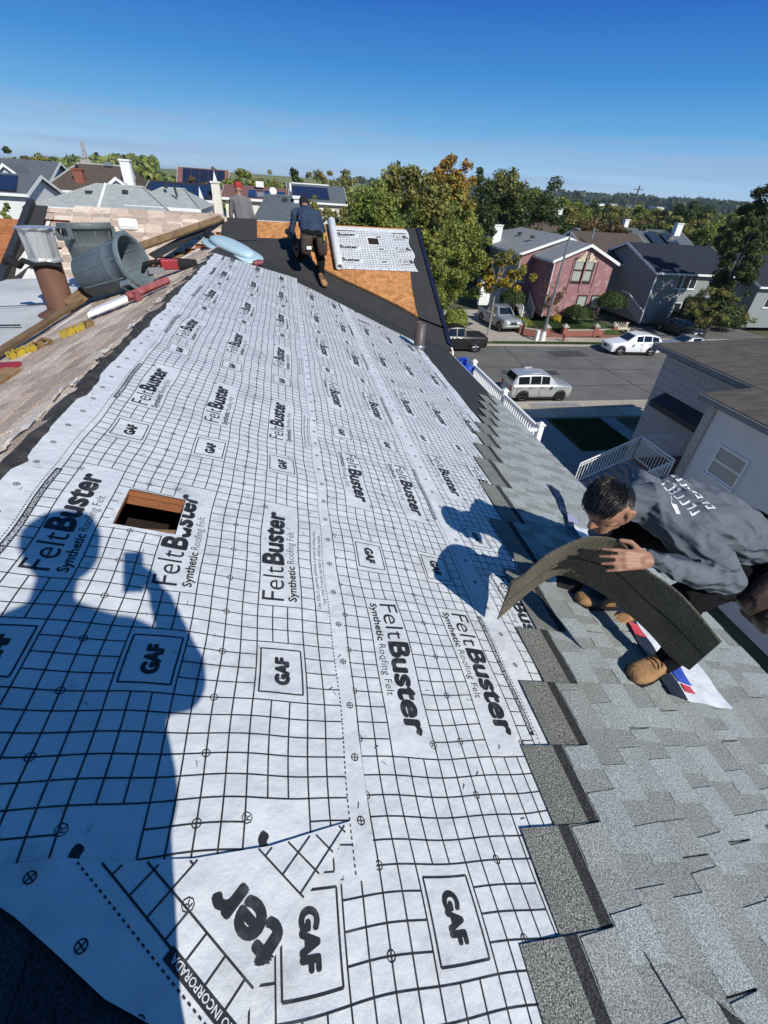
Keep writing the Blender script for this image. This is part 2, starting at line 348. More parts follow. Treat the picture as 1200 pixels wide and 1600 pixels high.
# torn tar edge along the main ridge
mb = MB(); n = 90
pa, pb, pc = [], [], []
for i in range(n):
    v = -1+10.6*i/(n-1); j = lambda s: rng.normal(0, s)
    pa.append(LP(.09+j(.015), v, .012)); pb.append(RP(0.0+j(.008), v, .02+abs(j(.008)))); pc.append(RP(.05+j(.01), v, .0065))
mb.add(pa+pb+pc, [(i, i+1, n+i+1, n+i) for i in range(n-1)]+[(n+i, n+i+1, 2*n+i+1, 2*n+i) for i in range(n-1)], 0, True)
mb.build('torn_ridge_edge', 'tar', house)
for i in range(60):
    v = rng.uniform(1.3, 9.3); l = rng.uniform(.06, .34); u = rng.uniform(.06, .14); mb = MB(); n = 7; V = []
    for k in range(n):
        t = k/(n-1); w_ = (.004+.012*math.sin(math.pi*t))*rng.uniform(.5, 1.3); uu = u+.02*math.sin(3*t+i)+rng.normal(0, .004)
        V += [LP(uu-w_, v+l*t, .02+.012*rng.random()), LP(uu+w_, v+l*t, .022+.012*rng.random())]
    mb.add(V, [(2*k, 2*k+1, 2*k+3, 2*k+2) for k in range(n-1)]); mb.build('torn_felt_shred', 'old_shingle_tan' if i % 3 else 'wood_white', house)
# old three-tab shingles: left slope and left half of the wing
def strip_mesh(name, W=.3, tabs=(.333, .333, .333), seed=0):
    r = random.Random(seed); mb = MB(); x = 0
    for i, w in enumerate(tabs):
        mi = r.choice((0, 0, 1, 1, 2)); e = r.uniform(-.006, .006)
        P = [(x+.007, 0+e, .004), (x+w-.007, 0+e+r.uniform(-.006, .006), .004), (x+w-.002, W, 0), (x+.002, W, 0)]
        P = [(a, b, c+r.choice((0, 0, .006))*(q < 2)) for q, (a, b, c) in enumerate(P)]; mb.prism(P, (0, 0, r.uniform(.009, .016)), mi); x += w
    me = mb.build(name, ['old_shingle_pink', 'old_shingle_tan', 'old_shingle_brown'], None, (0, 0, 0)); m = me.data
    COL.objects.unlink(me); bpy.data.objects.remove(me); return m
old_meshes = [strip_mesh('old_shingle', .21, (.333, .333, .334), s) for s in range(6)]
def place_strip(me, name, o, ex, ey, ez, parent, sx=1):
    ob = bpy.data.objects.new(name, me); COL.objects.link(ob); ob.parent = parent
    po = Vector(parent['_o']); M = Matrix.Identity(4)
    for i in range(3): M[i][0], M[i][1], M[i][2], M[i][3] = ex[i]*sx, ey[i], ez[i], (o-po)[i]
    ob.matrix_local = M; return ob
ex = Vector((0, 1, 0)); ey = LP(0, 0)-LP(1, 0); ez = ex.cross(ey)
k = 0
for r in range(13):
    u = 1.88-r*.14
    v = -.6+(r % 3)*.333+random.uniform(-.04, .04)
    while v < 10.9-(u*CM)*TM/.5-.25:
        place_strip(old_meshes[k % 6], 'old_shingle', LP(u, v, .012+.004), ex, ey, ez, house); k += 1; v += 1.004
ex = Vector((1, 0, 0)); ey = WP(0, 0)-WP(0, 1); ez = ex.cross(ey)
for r in range(15):
    w = 2.05-r*.14
    if w < .05: break
    x = -4.42+(r % 3)*.31-.3
    xe = -1.3-max(0, (w-.72))/(2.07-.727)*1.8
    while x < xe-.1:
        L = min(1.0, xe-x)
        if x > -4.8: place_strip(old_meshes[k % 6], 'old_shingle', WP(x, w, .012), ex, ey, ez, house, L if L < .98 else 1); k += 1
        x += 1.004
mb = MB(); 
for i in range(12): mb.prism([WP(-4.8+i*.3, -.0, .02), WP(-4.8+i*.3+.296, 0, .02), WP(-4.8+i*.3+.296, .14, .022), WP(-4.8+i*.3, .14, .022)], (0, 0, .008), i % 2)
mb.build('ridge_cap', ['old_shingle_brown', 'old_shingle_pink'], house)
# dark flashing along the wing's left rake with torn white patches
mb = MB(); mb.prism([WP(-4.95, -.02, .0), WP(-4.55, -.02, .0), WP(-4.42, 2.3, .0), WP(-4.95, 2.3, .0)], WP(0, 0, .05)-WP(0, 0, 0)); mb.build('rake_flashing', 'membrane', house)
mb = MB(); mb.prism([WP(-4.86, -.05, .05), WP(-4.75, -.05, .05), WP(-4.78, 2.5, .05), WP(-4.9, 2.5, .05)], WP(0, 0, .09)-WP(0, 0, 0)); mb.build('rake_upstand', 'metal_dark', house)
for q in ([(-4.62, 1.25), (-4.48, 1.2), (-4.5, 1.8), (-4.66, 2.1), (-4.7, 1.7)], [(-4.46, .5), (-4.40, .5), (-4.42, 1.1), (-4.47, 1.0)], [(-4.5, 1.9), (-4.3, 1.95), (-4.2, 2.3), (-4.55, 2.25)]):
    mb = MB(); mb.prism([WP(x, w, .055) for x, w in q], (0, 0, .012)); mb.build('sealant_patch', 'wood_white', house)
# neighbouring orange-brown roof beyond the rake
orange = thing('neighbour_roof', (-8, 12, -4), 'orange brown shingled roof slope beyond the dark rake flashing at far left', 'roof')
pm('orange_shingle', (.42, .17, .07), (.32, .12, .05), 8, .9, speck=(.7, 1.25), speck_scale=90, objrand=.15, spec=.1)
mb = MB(); mb.prism([(-5.1, 12.6, -1.05), (-12, 12.6, -1.05), (-12, 9.0, -2.3), (-5.1, 9.0, -2.3)], (0, 0, -.2)); mb.build('deck', 'wood_deck', orange)
for r in range(12):
    for c in range(3):
        y = 12.6-r*.3; x = -5.12-c*.62-(r % 2)*.2
        mb = MB(); mb.prism([(x, y, -1.05-(12.6-y)*.347+.03), (x-.61, y, -1.05-(12.6-y)*.347+.03), (x-.61, y-.33, -1.05-(12.93-y)*.347+.05), (x, y-.33, -1.05-(12.93-y)*.347+.05)], (0, 0, .015)); mb.build('shingle', 'orange_shingle', orange)
# ================================================================ felt underlay with its print
m, nt, b = nodes('felt'); setp(b, .42, .45); N, L = nt.nodes, nt.links
tc = N.new('ShaderNodeTexCoord'); nz = N.new('ShaderNodeTexNoise'); nz.inputs['Scale'].default_value = 9; nz.inputs['Detail'].default_value = 5
L.new(tc.outputs['Object'], nz.inputs['Vector']); rp = N.new('ShaderNodeValToRGB'); e = rp.color_ramp.elements
e[0].position, e[1].position = .3, .7; e[0].color = (.54, .555, .565, 1); e[1].color = (.63, .645, .65, 1)
L.new(nz.outputs[0], rp.inputs[0])
dn = N.new('ShaderNodeTexNoise'); dn.inputs['Scale'].default_value = 3.1; dn.inputs['Detail'].default_value = 7; dn.inputs['Roughness'].default_value = .68; L.new(tc.outputs['Object'], dn.inputs['Vector'])
dr = N.new('ShaderNodeValToRGB'); q = dr.color_ramp.elements; q[0].position, q[1].position = .56, .74; q[0].color = (1, 1, 1, 1); q[1].color = (.7, .69, .67, 1); L.new(dn.outputs[0], dr.inputs[0])
dm = N.new('ShaderNodeMix'); dm.data_type = 'RGBA'; dm.blend_type = 'MULTIPLY'; dm.inputs[0].default_value = 1; L.new(rp.outputs[0], dm.inputs[6]); L.new(dr.outputs[0], dm.inputs[7]); L.new(dm.outputs[2], b.inputs['Base Color'])
n2 = N.new('ShaderNodeTexNoise'); n2.inputs['Scale'].default_value = 14; n2.inputs['Detail'].default_value = 6; L.new(tc.outputs['Object'], n2.inputs['Vector'])
n3 = N.new('ShaderNodeTexNoise'); n3.inputs['Scale'].default_value = 300; L.new(tc.outputs['Object'], n3.inputs['Vector'])
ad = N.new('ShaderNodeMath'); ad.operation = 'MULTIPLY_ADD'; ad.inputs[1].default_value = .06; L.new(n3.outputs[0], ad.inputs[0]); L.new(n2.outputs[0], ad.inputs[2])
bp = N.new('ShaderNodeBump'); bp.inputs['Strength'].default_value = .5; bp.inputs['Distance'].default_value = .02
L.new(ad.outputs[0], bp.inputs['Height']); L.new(bp.outputs[0], b.inputs['Normal'])
pm('print_black', (.02, .02, .024), (.075, .076, .082), 26, .6, detail=8, contrast=(.5, .8))

def wrinkle(u, v):
    a = .0036*np.sin(v*7.1+1.3*np.sin(u*3.0)+.6*u)*np.sin(u*4.2+.7*np.sin(v*1.9))
    b_ = .0027*np.sin(13*v+3*np.sin(u*2.2+v*.7))*(.5+.5*np.sin(1.7*v+2.3*u))
    c = .0035*np.exp(-((u-2.02-.03*np.sin(v*2.2))/.035)**2)*(.5+.5*np.sin(v*2.9+.4))
    d_ = .0028*np.exp(-((u-1.22-.05*np.sin(v*1.4+1))/.05)**2)*(.5+.5*np.sin(v*2.1))
    return .0062+a+b_+c+d_
GRID = .02
TEXTC = {}; FINE = .045
def text_poly(s, size, fat=0.0, width=None):
    key = (s, size, fat, width, FINE)
    if key in TEXTC: return TEXTC[key]
    cu = bpy.data.curves.new('t', 'FONT'); cu.body = s; cu.size = size; cu.offset = fat; cu.resolution_u = 4 if size > .06 else 2; cu.fill_mode = 'FRONT'
    ob = bpy.data.objects.new('t', cu); COL.objects.link(ob)
    dg = bpy.context.evaluated_depsgraph_get(); me = bpy.data.meshes.new_from_object(ob.evaluated_get(dg))
    bpy.data.objects.remove(ob); bpy.data.curves.remove(cu)
    bm = bmesh.new(); bm.from_mesh(me); bpy.data.meshes.remove(me)
    bmesh.ops.remove_doubles(bm, verts=bm.verts, dist=1e-5)
    for _ in range(2 if FINE > .03 else 4):
        es = [e for e in bm.edges if e.calc_length() > FINE]
        if es: bmesh.ops.subdivide_edges(bm, edges=es, cuts=1); bmesh.ops.triangulate(bm, faces=bm.faces)
    vs = np.array([v.co[:2] for v in bm.verts]); bm.verts.index_update(); fs = [[v.index for v in f.verts] for f in bm.faces]; bm.free()
    x0, x1 = vs[:, 0].min(), vs[:, 0].max(); vs[:, 0] -= x0
    if width: vs[:, 0] *= width/(x1-x0)
    TEXTC[key] = (vs, fs, vs[:, 0].max()); return TEXTC[key]

class Printer:
    """print laid out in sheet coordinates (s across 0..1.42, t along), mapped onto the sheet's surface"""
    def __init__(self, tofn, clip): self.V = []; self.F = []; self.to = tofn; self.clip = clip; self.n = 0
    def add(self, st, fs):
        st = np.asarray(st, float); ok = self.clip(st[:, 0], st[:, 1])
        if not ok.all():
            if not ok.any(): return
            fs = [f for f in fs if all(ok[i] for i in f)]
            if not fs: return
        self.V.append(self.to(st[:, 0], st[:, 1])); self.F += [[i+self.n for i in f] for f in fs]; self.n += len(st)
    def line(self, s0, t0, s1, t1, w=.0045, step=None):
        step = step or (.03 if FINE > .03 else .012)
        L = math.hypot(s1-s0, t1-t0); n = max(2, int(L/step)+1); k = np.linspace(0, 1, n)
        nx, ny = -(t1-t0)/L*w/2, (s1-s0)/L*w/2
        a = np.stack([s0+(s1-s0)*k+nx, t0+(t1-t0)*k+ny], 1); b = np.stack([s0+(s1-s0)*k-nx, t0+(t1-t0)*k-ny], 1)
        self.add(np.concatenate([a, b]), [(i, i+1, n+i+1, n+i) for i in range(n-1)])
    def target(self, s, t, r=.0125, w=.003):
        n = 14; an = np.linspace(0, 2*np.pi, n, endpoint=False); c = np.stack([np.cos(an), np.sin(an)], 1)
        P = np.concatenate([c*r, c*(r-w)])+np.array([s, t]); self.add(P, [(i, (i+1) % n, n+(i+1) % n, n+i) for i in range(n)])
        self.line(s-r, t, s+r, t, w); self.line(s, t-r, s, t+r, w)
    def text(self, s, size, x, y, fat=0, width=None):
        # text whose reading direction is +t and whose top points to -s; (x along t, y = s of the baseline)
        if fat > .003:           # heavy weight: the outline thickened evenly all round
            vs, fs, w = text_poly(s, size, 0, width-2*fat)
            for q in range(8):
                a = q*math.pi/4; self.add(np.stack([y-vs[:, 1]-fat*math.sin(a), x+fat+vs[:, 0]+fat*math.cos(a)], 1), fs)
            self.add(np.stack([y-vs[:, 1], x+fat+vs[:, 0]], 1), fs); return w+2*fat
        vs, fs, w = text_poly(s, size, fat, width); self.add(np.stack([y-vs[:, 1], x+vs[:, 0]], 1), fs); return w
    def rect(self, s0, t0, s1, t1):
        n = max(2, int((t1-t0)/.03)); k = np.linspace(t0, t1, n); P = np.concatenate([np.stack([np.full(n, s0), k], 1), np.stack([np.full(n, s1), k], 1)])
        self.add(P, [(i, i+1, n+i+1, n+i) for i in range(n-1)])
    def sheet(self, t0, t1, phase, small=True):
        c = .06; blocks = (.22, .64, 1.06)
        longs = [.16+c*i for i in range(20)]
        k0 = int(math.floor((t0-phase)/1.44))-1; k1 = int(math.ceil((t1-phase)/1.44))+1
        for s in longs:
            inner = any(b0+.001 < s-.01 and s+.01 < b0+.18 for b0 in blocks)
            if not inner: self.line(s, t0, s, t1, .0045)
            else:
                for k in range(k0, k1):
                    o = phase+k*1.44
                    for a, b_ in ((.24, .42), (1.14, 1.44)):
                        x0, x1 = max(t0, o+a), min(t1, o+b_)
                        if x1-x0 > .01: self.line(s, x0, s, x1, .0045)
        k = 0
        n0 = int(math.ceil((t0-phase)/c)); n1 = int((t1-phase)/c)
        for i in range(n0, n1+1):
            t = phase+i*c; ph = (i % 24)
            segs = [(.16, .22), (.40, .64), (.82, 1.06), (1.24, 1.36)]
            if ph in (0, 4, 5, 6, 7, 19, 20, 21, 22, 23): segs = [(.16, 1.36)]
            for a, b_ in segs:
                if 7 < ph < 17 and small and b_ == 1.36: b_ = 1.30
                self.line(a, t, b_, t, .0042)
            if (i+self.coff) % 3 == 0:
                for s in (.06, .52, .94, 1.395): self.target(s, t)
        t = t0
        while t < t1:                                  # dotted lap lines
            self.line(.13, t, .13, t+.008, .004); self.line(1.36, t, 1.36, t+.008, .004); t += .016
        for k in range(k0, k1):
            o = phase+k*1.44
            if o > t1 or o+1.44 < t0: continue
            for b0 in blocks:
                q = o+.03                               # boxed maker's mark
                self.line(b0+.015, q, b0+.165, q, .0055); self.line(b0+.015, q+.18, b0+.165, q+.18, .0055)
                self.line(b0+.015, q, b0+.015, q+.18, .0055); self.line(b0+.165, q, b0+.165, q+.18, .0055)
                self.text('GAF', .066, q+.030, b0+.115, .0045, .115)
                f = o+.42
                w = self.text('Felt', .135, f+.03, b0+.105, -.0005, .2)
                self.text('Buster', .135, f+.03+w+.012, b0+.105, .006, .40)
                self.text('\u00ae', .04, f+.655, b0+.02, 0)
                if o < 8 and self.coff == 0:
                    w = self.text('Synthetic', .05, f+.03, b0+.158, .0012, .21); self.text('Roofing Felt', .05, f+.03+w+.018, b0+.158, -.0004, .235)
            if small and o < 6:
                self.text('Use SOLO pastillas pl\u00e1sticas o grapas de cabeza plana.', .022, o+.43, 1.325, 0, .52)
                self.text('Use ONLY plastic cap nails or plastic cap staples.', .022, o+.46, 1.35, 0, .46)
            x0 = o+.44                                   # dark edge label with pale lettering
            self.rect(.14, x0, .166, x0+.62)
            self.labels.append((x0, .161))
    labels = None; coff = 0

def make_sheet(s_of, u0, u1, v0, v1f, v0f, h, phase, flip, su, name='felt_sheet', hole=None, parent=None, cover=lambda u, v: True):
    """sheet lying on the main slope: s = (u-u0)/su, rotated half a turn when flip"""
    parent = parent or house
    us = np.arange(0, round((u1-u0)/GRID)+1)*GRID+u0; vs_ = np.arange(0, round((12.0-v0)/.03)+1)*.03+v0
    if hole is not None: vs_ = np.unique(np.round(np.concatenate([vs_, [hole[2], hole[3]]]), 4))
    U, V = np.meshgrid(us, vs_, indexing='ij')
    V = np.clip(V, v0f(U), v1f(U)); H = wrinkle(U, V)+h
    edge = np.abs(U-us[0]) < 1e-6
    P = np.stack([RX+U*CM+H*SM, V, RZ-U*SM+H*CM], -1); ni, nj = U.shape
    faces = []
    for i in range(ni-1):
        for j in range(nj-1):
            if V[i, j+1]-V[i, j] < 1e-5 and V[i+1, j+1]-V[i+1, j] < 1e-5: continue
            uc, vc = (U[i, j]+U[i+1, j])/2, (V[i, j]+V[i, j+1])/2
            if hole is not None and hole[0] < uc < hole[1] and hole[2] < vc < hole[3]: continue
            if not cover(uc, vc): continue
            faces.append((i*nj+j, (i+1)*nj+j, (i+1)*nj+j+1, i*nj+j+1))
    mb = MB(); mb.v = [tuple(p) for p in P.reshape(-1, 3)]; mb.f = faces; mb.m = [0]*len(faces); mb.sm = [True]*len(faces)
    ob = mb.build(name, 'felt', parent)
    bm = bmesh.new(); bm.from_mesh(ob.data); bmesh.ops.delete(bm, geom=[v for v in bm.verts if not v.link_faces], context='VERTS'); bm.to_mesh(ob.data); bm.free()
    def touv(s, t):
        wu = .0045*np.sin(5.3*t+2.1*s)+.0025*np.sin(13*t+7*s); wt = .006*np.sin(6.1*s+3.3*t)+.003*np.sin(17*s-5*t)
        if flip: return u0+(1.42-s)*su+s_of+wu, -t-wt
        return u0+s*su+s_of+wu, t+wt
    def to(s, t):
        u, v = touv(s, t); h2 = wrinkle(u, v)+h+.0012
        return np.stack([RX+u*CM+h2*SM, v, RZ-u*SM+h2*CM], -1)
    def clip(s, t):
        u, v = touv(s, t); ok = (u > u0+.001) & (u < u1-.001) & (v > v0f(u)+.003) & (v < v1f(u)-.003)
        if hole is not None: ok &= ~((u > hole[0]-.002) & (u < hole[1]+.002) & (v > hole[2]-.002) & (v < hole[3]+.002))
        return ok
    pr = Printer(to, clip); pr.labels = []
    ta, tb = (v0, 10.2) if not flip else (-10.2, -v0-.02)
    pr.sheet(ta, tb, phase)
    me = bpy.data.meshes.new('printed_lettering'); po = Vector(parent['_o'])
    me.from_pydata((np.concatenate(pr.V)-np.array(po)).tolist(), [], pr.F); me.materials.append(MATS['print_black'])
    po_ = bpy.data.objects.new('printed_lettering', me); COL.objects.link(po_); po_.parent = ob
    # pale words on the dark edge labels
    p2 = Printer(lambda s, t: to(s, t)+np.array([SM, 0, CM])*.0008, clip)
    for x0, s in pr.labels: 
        if abs(x0) < 6: p2.text('CAPA DE IMPERMEABILIDAD CON ENTRETECHO INCORPORADA', .021, x0+.012, s, .0003, .595)
    if p2.V:
        me = bpy.data.meshes.new('pale_lettering'); me.from_pydata((np.concatenate(p2.V)-np.array(po)).tolist(), [], p2.F); me.materials.append(MATS['felt'])
        o3 = bpy.data.objects.new('pale_lettering', me); COL.objects.link(o3); o3.parent = ob; o3['kind'] = 'stuff'
    return ob
ones = lambda u: np.ones_like(u)
vend = lambda u: 10.12-.67*u
# third sheet (lowest), second sheet, first sheet on top
make_sheet(.0, 2.2, 3.48, .2, lambda u: vend(u), lambda u: .2*ones(u), .003, -5.75-.42-.36, True, .90)
make_sheet(.0, .98, 2.30, -.9, lambda u: vend(u), lambda u: -.9*ones(u), .006, -1.41-.42, True, .93, cover=lambda u, v: u > 1.3 or v < .6)
make_sheet(.0, .02, 1.42, .3, lambda u: 8.85+.47*u, lambda u: .445-.075*np.clip((u-.65)/.5, 0, 1)+.006*np.sin(9*u), .009, .868, False, .986, hole=(HU0, HU1, HV0, HV1))
# loose flap laid askew over the near end (its own print runs diagonally)
def flap(poly, org, ang, phase, h, lab=None):
    # poly in (u,v); local sheet coordinates rotated by ang about org
    ca, sa = math.cos(ang), math.sin(ang)
    from mathutils.geometry import delaunay_2d_cdt
    us = [p[0] for p in poly]; vs_ = [p[1] for p in poly]
    def inside(x, y):
        c = False; n = len(poly)
        for i in range(n):
            (x0, y0), (x1, y1) = poly[i], poly[i-1]
            if (y0 > y) != (y1 > y) and x < (x1-x0)*(y-y0)/(y1-y0)+x0: c = not c
        return c
    pts = [Vector(p) for p in poly]; n = len(pts)
    bd = []
    for i in range(n):
        a, b = pts[i], pts[(i+1) % n]; k = max(1, int((b-a).length/.03))
        bd += [a.lerp(b, j/k) for j in range(k)]
    ins = [Vector((x, y)) for x in np.arange(min(us), max(us), .03) for y in np.arange(min(vs_), max(vs_), .03) if inside(x, y)]
    allp = bd+ins; ed = [(i, (i+1) % len(bd)) for i in range(len(bd))]
    ov, oe, of, *_ = delaunay_2d_cdt(allp, ed, [], 1, 1e-5)
    def hh(u, v): return wrinkle(u, v)+h+.0018*np.sin(6*(u*ca+v*sa)+1)+.0012*np.sin(9*(v*ca-u*sa))+.0032
    U = np.array([p.x for p in ov]); V = np.array([p.y for p in ov]); H = hh(U, V)
    mb = MB(); mb.v = [tuple(x) for x in np.stack([RX+U*CM+H*SM, V, RZ-U*SM+H*CM], -1)]; mb.f = [list(f) for f in of]; mb.m = [0]*len(of); mb.sm = [True]*len(of)
    ob = mb.build('felt_flap', 'felt', house)
    def touv(s, t): s = np.asarray(s)-org[2]; t = np.asarray(t); return org[0]+s*ca-t*sa, org[1]+s*sa+t*ca
    def to(s, t):
        u, v = touv(s, t); h2 = hh(u, v)+.0015; return np.stack([RX+u*CM+h2*SM, v, RZ-u*SM+h2*CM], -1)
    def clip(s, t):
        u, v = touv(s, t); return np.array([inside(x, y) for x, y in zip(u, v)])
    global FINE; FINE = .018; pr = Printer(to, clip); pr.labels = []; pr.coff = 1; pr.sheet(-1.2, 1.2, phase, small=False); FINE = .045
    po = Vector(house['_o']); me = bpy.data.meshes.new('printed_lettering'); me.from_pydata((np.concatenate(pr.V)-np.array(po)).tolist(), [], pr.F); me.materials.append(MATS['print_black'])
    o2 = bpy.data.objects.new('printed_lettering', me); COL.objects.link(o2); o2.parent = ob
    p2 = Printer(lambda s, t: to(s, t)+np.array([SM, 0, CM])*.0008, clip)
    for x0, s in pr.labels: p2.text('CAPA DE IMPERMEABILIDAD CON ENTRETECHO INCORPORADA', .021, x0+.012, s, .0003, .595)
    if p2.V:
        me = bpy.data.meshes.new('pale_lettering'); me.from_pydata((np.concatenate(p2.V)-np.array(po)).tolist(), [], p2.F); me.materials.append(MATS['felt'])
        o3 = bpy.data.objects.new('pale_lettering', me); COL.objects.link(o3); o3.parent = ob; o3['kind'] = 'stuff'
    return ob
flap([(.5, .43), (.58, .455), (.66, .462), (.79, .445), (.95, .44), (1.13, .456), (1.36, .505), (1.29, .41), (1.235, .36), (1.175, .28), (1.13, .23), (1.08, .15), (1.04, .06), (1.0, .1), (.94, .165), (.82, .225), (.70, .31), (.62, .365), (.56, .40)], (.715, .262, 0), math.radians(47.3), -1.20, .0105)
# ---------------------------------------------------------------- new laminated shingles, every one its own piece
def shingle_mat(name, c, c2, lo, hi, sc=170, rand=.1):
    return pm(name, c, c2, 5, .93, spec=.12, bump=.5, bscale=260, speck=(lo, hi), speck_scale=sc, objrand=rand, contrast=(.35, .65))
shingle_mat('tab_light', (.375, .41, .395), (.335, .365, .355), .6, 1.4, rand=.05)
shingle_mat('tab_mid', (.35, .38, .37), (.31, .335, .325), .6, 1.4, rand=.05)
shingle_mat('tab_warm', (.325, .34, .32), (.29, .3, .285), .6, 1.4, rand=.05)
shingle_mat('tab_gap', (.285, .3, .285), (.25, .26, .245), .6, 1.4, rand=.05)
shingle_mat('headlap', (.185, .185, .165), (.15, .15, .135), .3, 2.1, 230)
shingle_mat('nail_strip', (.045, .045, .043), (.035, .035, .034), .6, 1.6, 150)
SH = ['tab_light', 'tab_mid', 'tab_warm', 'tab_gap', 'headlap', 'nail_strip']
def new_shingle(seed):
    r = random.Random(seed); mb = MB(); zb = lambda y: .012-.0356*y
    X0, X1 = .0015, .9985
    for y0, y1, mi in ((0, .143, 3), (.143, .19, 5), (.19, .337, 4)):
        mb.prism([(X0, y0, zb(y0)), (X1, y0, zb(y0)), (X1, y1, zb(y1)), (X0, y1, zb(y1))], (0, 0, .0032), mi)
    x = r.uniform(-.08, 0)
    while x < X1:
        w = r.uniform(.1, .23); a, b_ = max(x, X0), min(x+w, X1); tp = r.uniform(.0, .012)
        if b_-a > .03:
            mb.prism([(a, 0, zb(0)+.0034), (b_, 0, zb(0)+.0034), (b_-tp, .139, zb(.139)+.0034), (a+tp, .139, zb(.139)+.0034)], (0, 0, .0036), r.choice((0, 0, 1, 1, 2)))
        x += w+r.uniform(.05, .15)
    ob = mb.build('shingle', SH, None, (0, 0, 0)); me = ob.data; bpy.data.objects.remove(ob); return me
new_meshes = [new_shingle(s) for s in range(9)]
YEND = [5.95, 5.62, 5.28, 4.92, 4.62, 4.36, 4.0, 3.66, 3.3, 2.72, 2.2, 1.62, 1.2, .93, .63, .375, .11, -.14]
YEND = [float(np.interp(c+.66, range(len(YEND)), YEND)) for c in range(len(YEND)-1)]
ex = Vector((0, 1, 0)); ey = RP(0, 0)-RP(1, 0)
ez = Vector((SM, 0, CM))
rs = random.Random(3); k = 0
for c, ye in enumerate(YEND):
    u = EU+.012-.143*c; v = ye-1.0
    while v > -1.7:
        rot = rs.uniform(-.004, .004); e1 = (ex+ey*rot).normalized()
        # x axis points along +v; y axis up the slope
        ob = place_strip(new_meshes[rs.randrange(9)], 'shingle', RP(u+rs.uniform(-.003, .003), v, .0175), e1, ey, ez, deck); k += 1
        v -= 1.003
mb = MB(); mb.prism([RP(EU-.12, -1.6, .004), RP(EU+.01, -1.6, .004), RP(EU+.01, 5.9, .004), RP(EU-.12, 5.9, .004)], RP(0, 0, .02)-RP(0, 0, 0)); mb.build('starter_strip', 'headlap', house)
pm('old_dark', (.035, .037, .04), (.05, .052, .055), 6, .95, spec=.1, bump=.4, bscale=200, speck=(.6, 1.5), speck_scale=170, objrand=.15)
dark_meshes = []
for me in new_meshes[:5]:
    d_ = me.copy(); d_.materials.clear(); d_.materials.append(MATS['old_dark']); d_.polygons.foreach_set('material_index', [0]*len(d_.polygons)); dark_meshes.append(d_)
# older dark shingles left in place at the near end by the ridge
for c in range(6):
    for j in range(3):
        ob = place_strip(dark_meshes[(c*3+j) % 5], 'old_shingle', RP(.95-.143*c, -.6-1.0*j+.12*(c % 2), .001), ex, ey, ez*.35, deck)
# loose cut piece of shingle lying over the courses near the corner
mb = MB(); tri = [(2.25, .17), (2.46, -.14), (2.66, -.02), (2.4, .1)]
mb.prism([RP(*p, .036) for p in [(2.19, .135), (2.27, -.2), (2.62, -.2), (2.42, -.02)]], RP(0, 0, .004)-RP(0, 0, 0), 0)
mb.prism([RP(*p, .0405) for p in [(2.36, .02), (2.40, -.2), (2.46, -.2), (2.42, -.03)]], RP(0, 0, .0012)-RP(0, 0, 0), 1)
tag(mb.build('shingle_offcut', ['tab_warm', 'nail_strip']), 'triangular grey shingle offcut lying on the new shingles at the near corner', 'shingle')

# staples driven through the felt, too small to tell apart
mb = MB(); r_ = random.Random(9)
for i in range(420):
    u, v = r_.uniform(.06, 3.2), r_.uniform(.4, 8.0)
    if v > 9.4-.67*u or (HU0-.05 < u < HU1+.05 and HV0-.05 < v < HV1+.05) or (v < 3 and u > 2.2): continue
    a = r_.uniform(0, 3.14); h = float(wrinkle(np.array(u), np.array(v)))+(.009 if u < 1.4 else .006 if u < 2.28 else .003)+.002
    d_ = (math.cos(a)*.009, math.sin(a)*.009); mb.prism([RP(u-d_[0]-d_[1]*.1, v-d_[1]+d_[0]*.1, h), RP(u+d_[0]-d_[1]*.1, v+d_[1]+d_[0]*.1, h), RP(u+d_[0]+d_[1]*.1, v+d_[1]-d_[0]*.1, h), RP(u-d_[0]+d_[1]*.1, v-d_[1]-d_[0]*.1, h)], RP(0, 0, .002)-RP(0, 0, 0))
mb.build('staples', 'metal_grey', house)['kind'] = 'stuff'
# ---------------------------------------------------------------- felt being rolled out on the wing
roll = thing('felt_roll', tuple(WP(.95, .7, .05)), 'white printed felt partly unrolled over plywood on the cross wing', 'felt roll')
SLW = 1.44
def to_w(s, t):
    w = .06+s*SLW/1.42; x = 1.0+t+.02*np.asarray(w); h2 = .012+.004*np.sin(5*x)*np.sin(4*w)
    return x, w, h2
def wpa(x, w, h): return np.stack([x, WY-w*CW-h*SW, WZ-w*SW+h*CW], -1)
ss = np.linspace(0, 1.42, 40); tt = np.linspace(0, 1.62, 50); S_, T_ = np.meshgrid(ss, tt, indexing='ij')
x, w, h2 = to_w(S_, T_); x = x+np.where(T_ > 1.6, .03*np.sin(9*S_), 0); P = wpa(x, w, h2); mb = MB(); mb.v = [tuple(p) for p in P.reshape(-1, 3)]
def inh(i, j): return .36 < ss[i] < .58 and .68 < tt[j] < .92
for i in range(39):
    for j in range(49):
        if not inh(i, j): mb.f.append((i*50+j, (i+1)*50+j, (i+1)*50+j+1, i*50+j+1)); mb.m.append(0); mb.sm.append(True)
fs_ = mb.build('unrolled_sheet', 'felt', roll)
bm = bmesh.new(); bm.from_mesh(fs_.data); bmesh.ops.delete(bm, geom=[v for v in bm.verts if not v.link_faces], context='VERTS'); bm.to_mesh(fs_.data); bm.free()
pr = Printer(lambda s, t: (lambda x, w, h: wpa(x, w, h+.003))(*to_w(s, t)), lambda s, t: (s > 0) & (s < 1.42) & (t > .01) & (t < 1.615) & ~((s > .34) & (s < .6) & (t > .66) & (t < .94)))
pr.labels = []; pr.sheet(.0, 1.62, .83-1.44+.0, small=False)
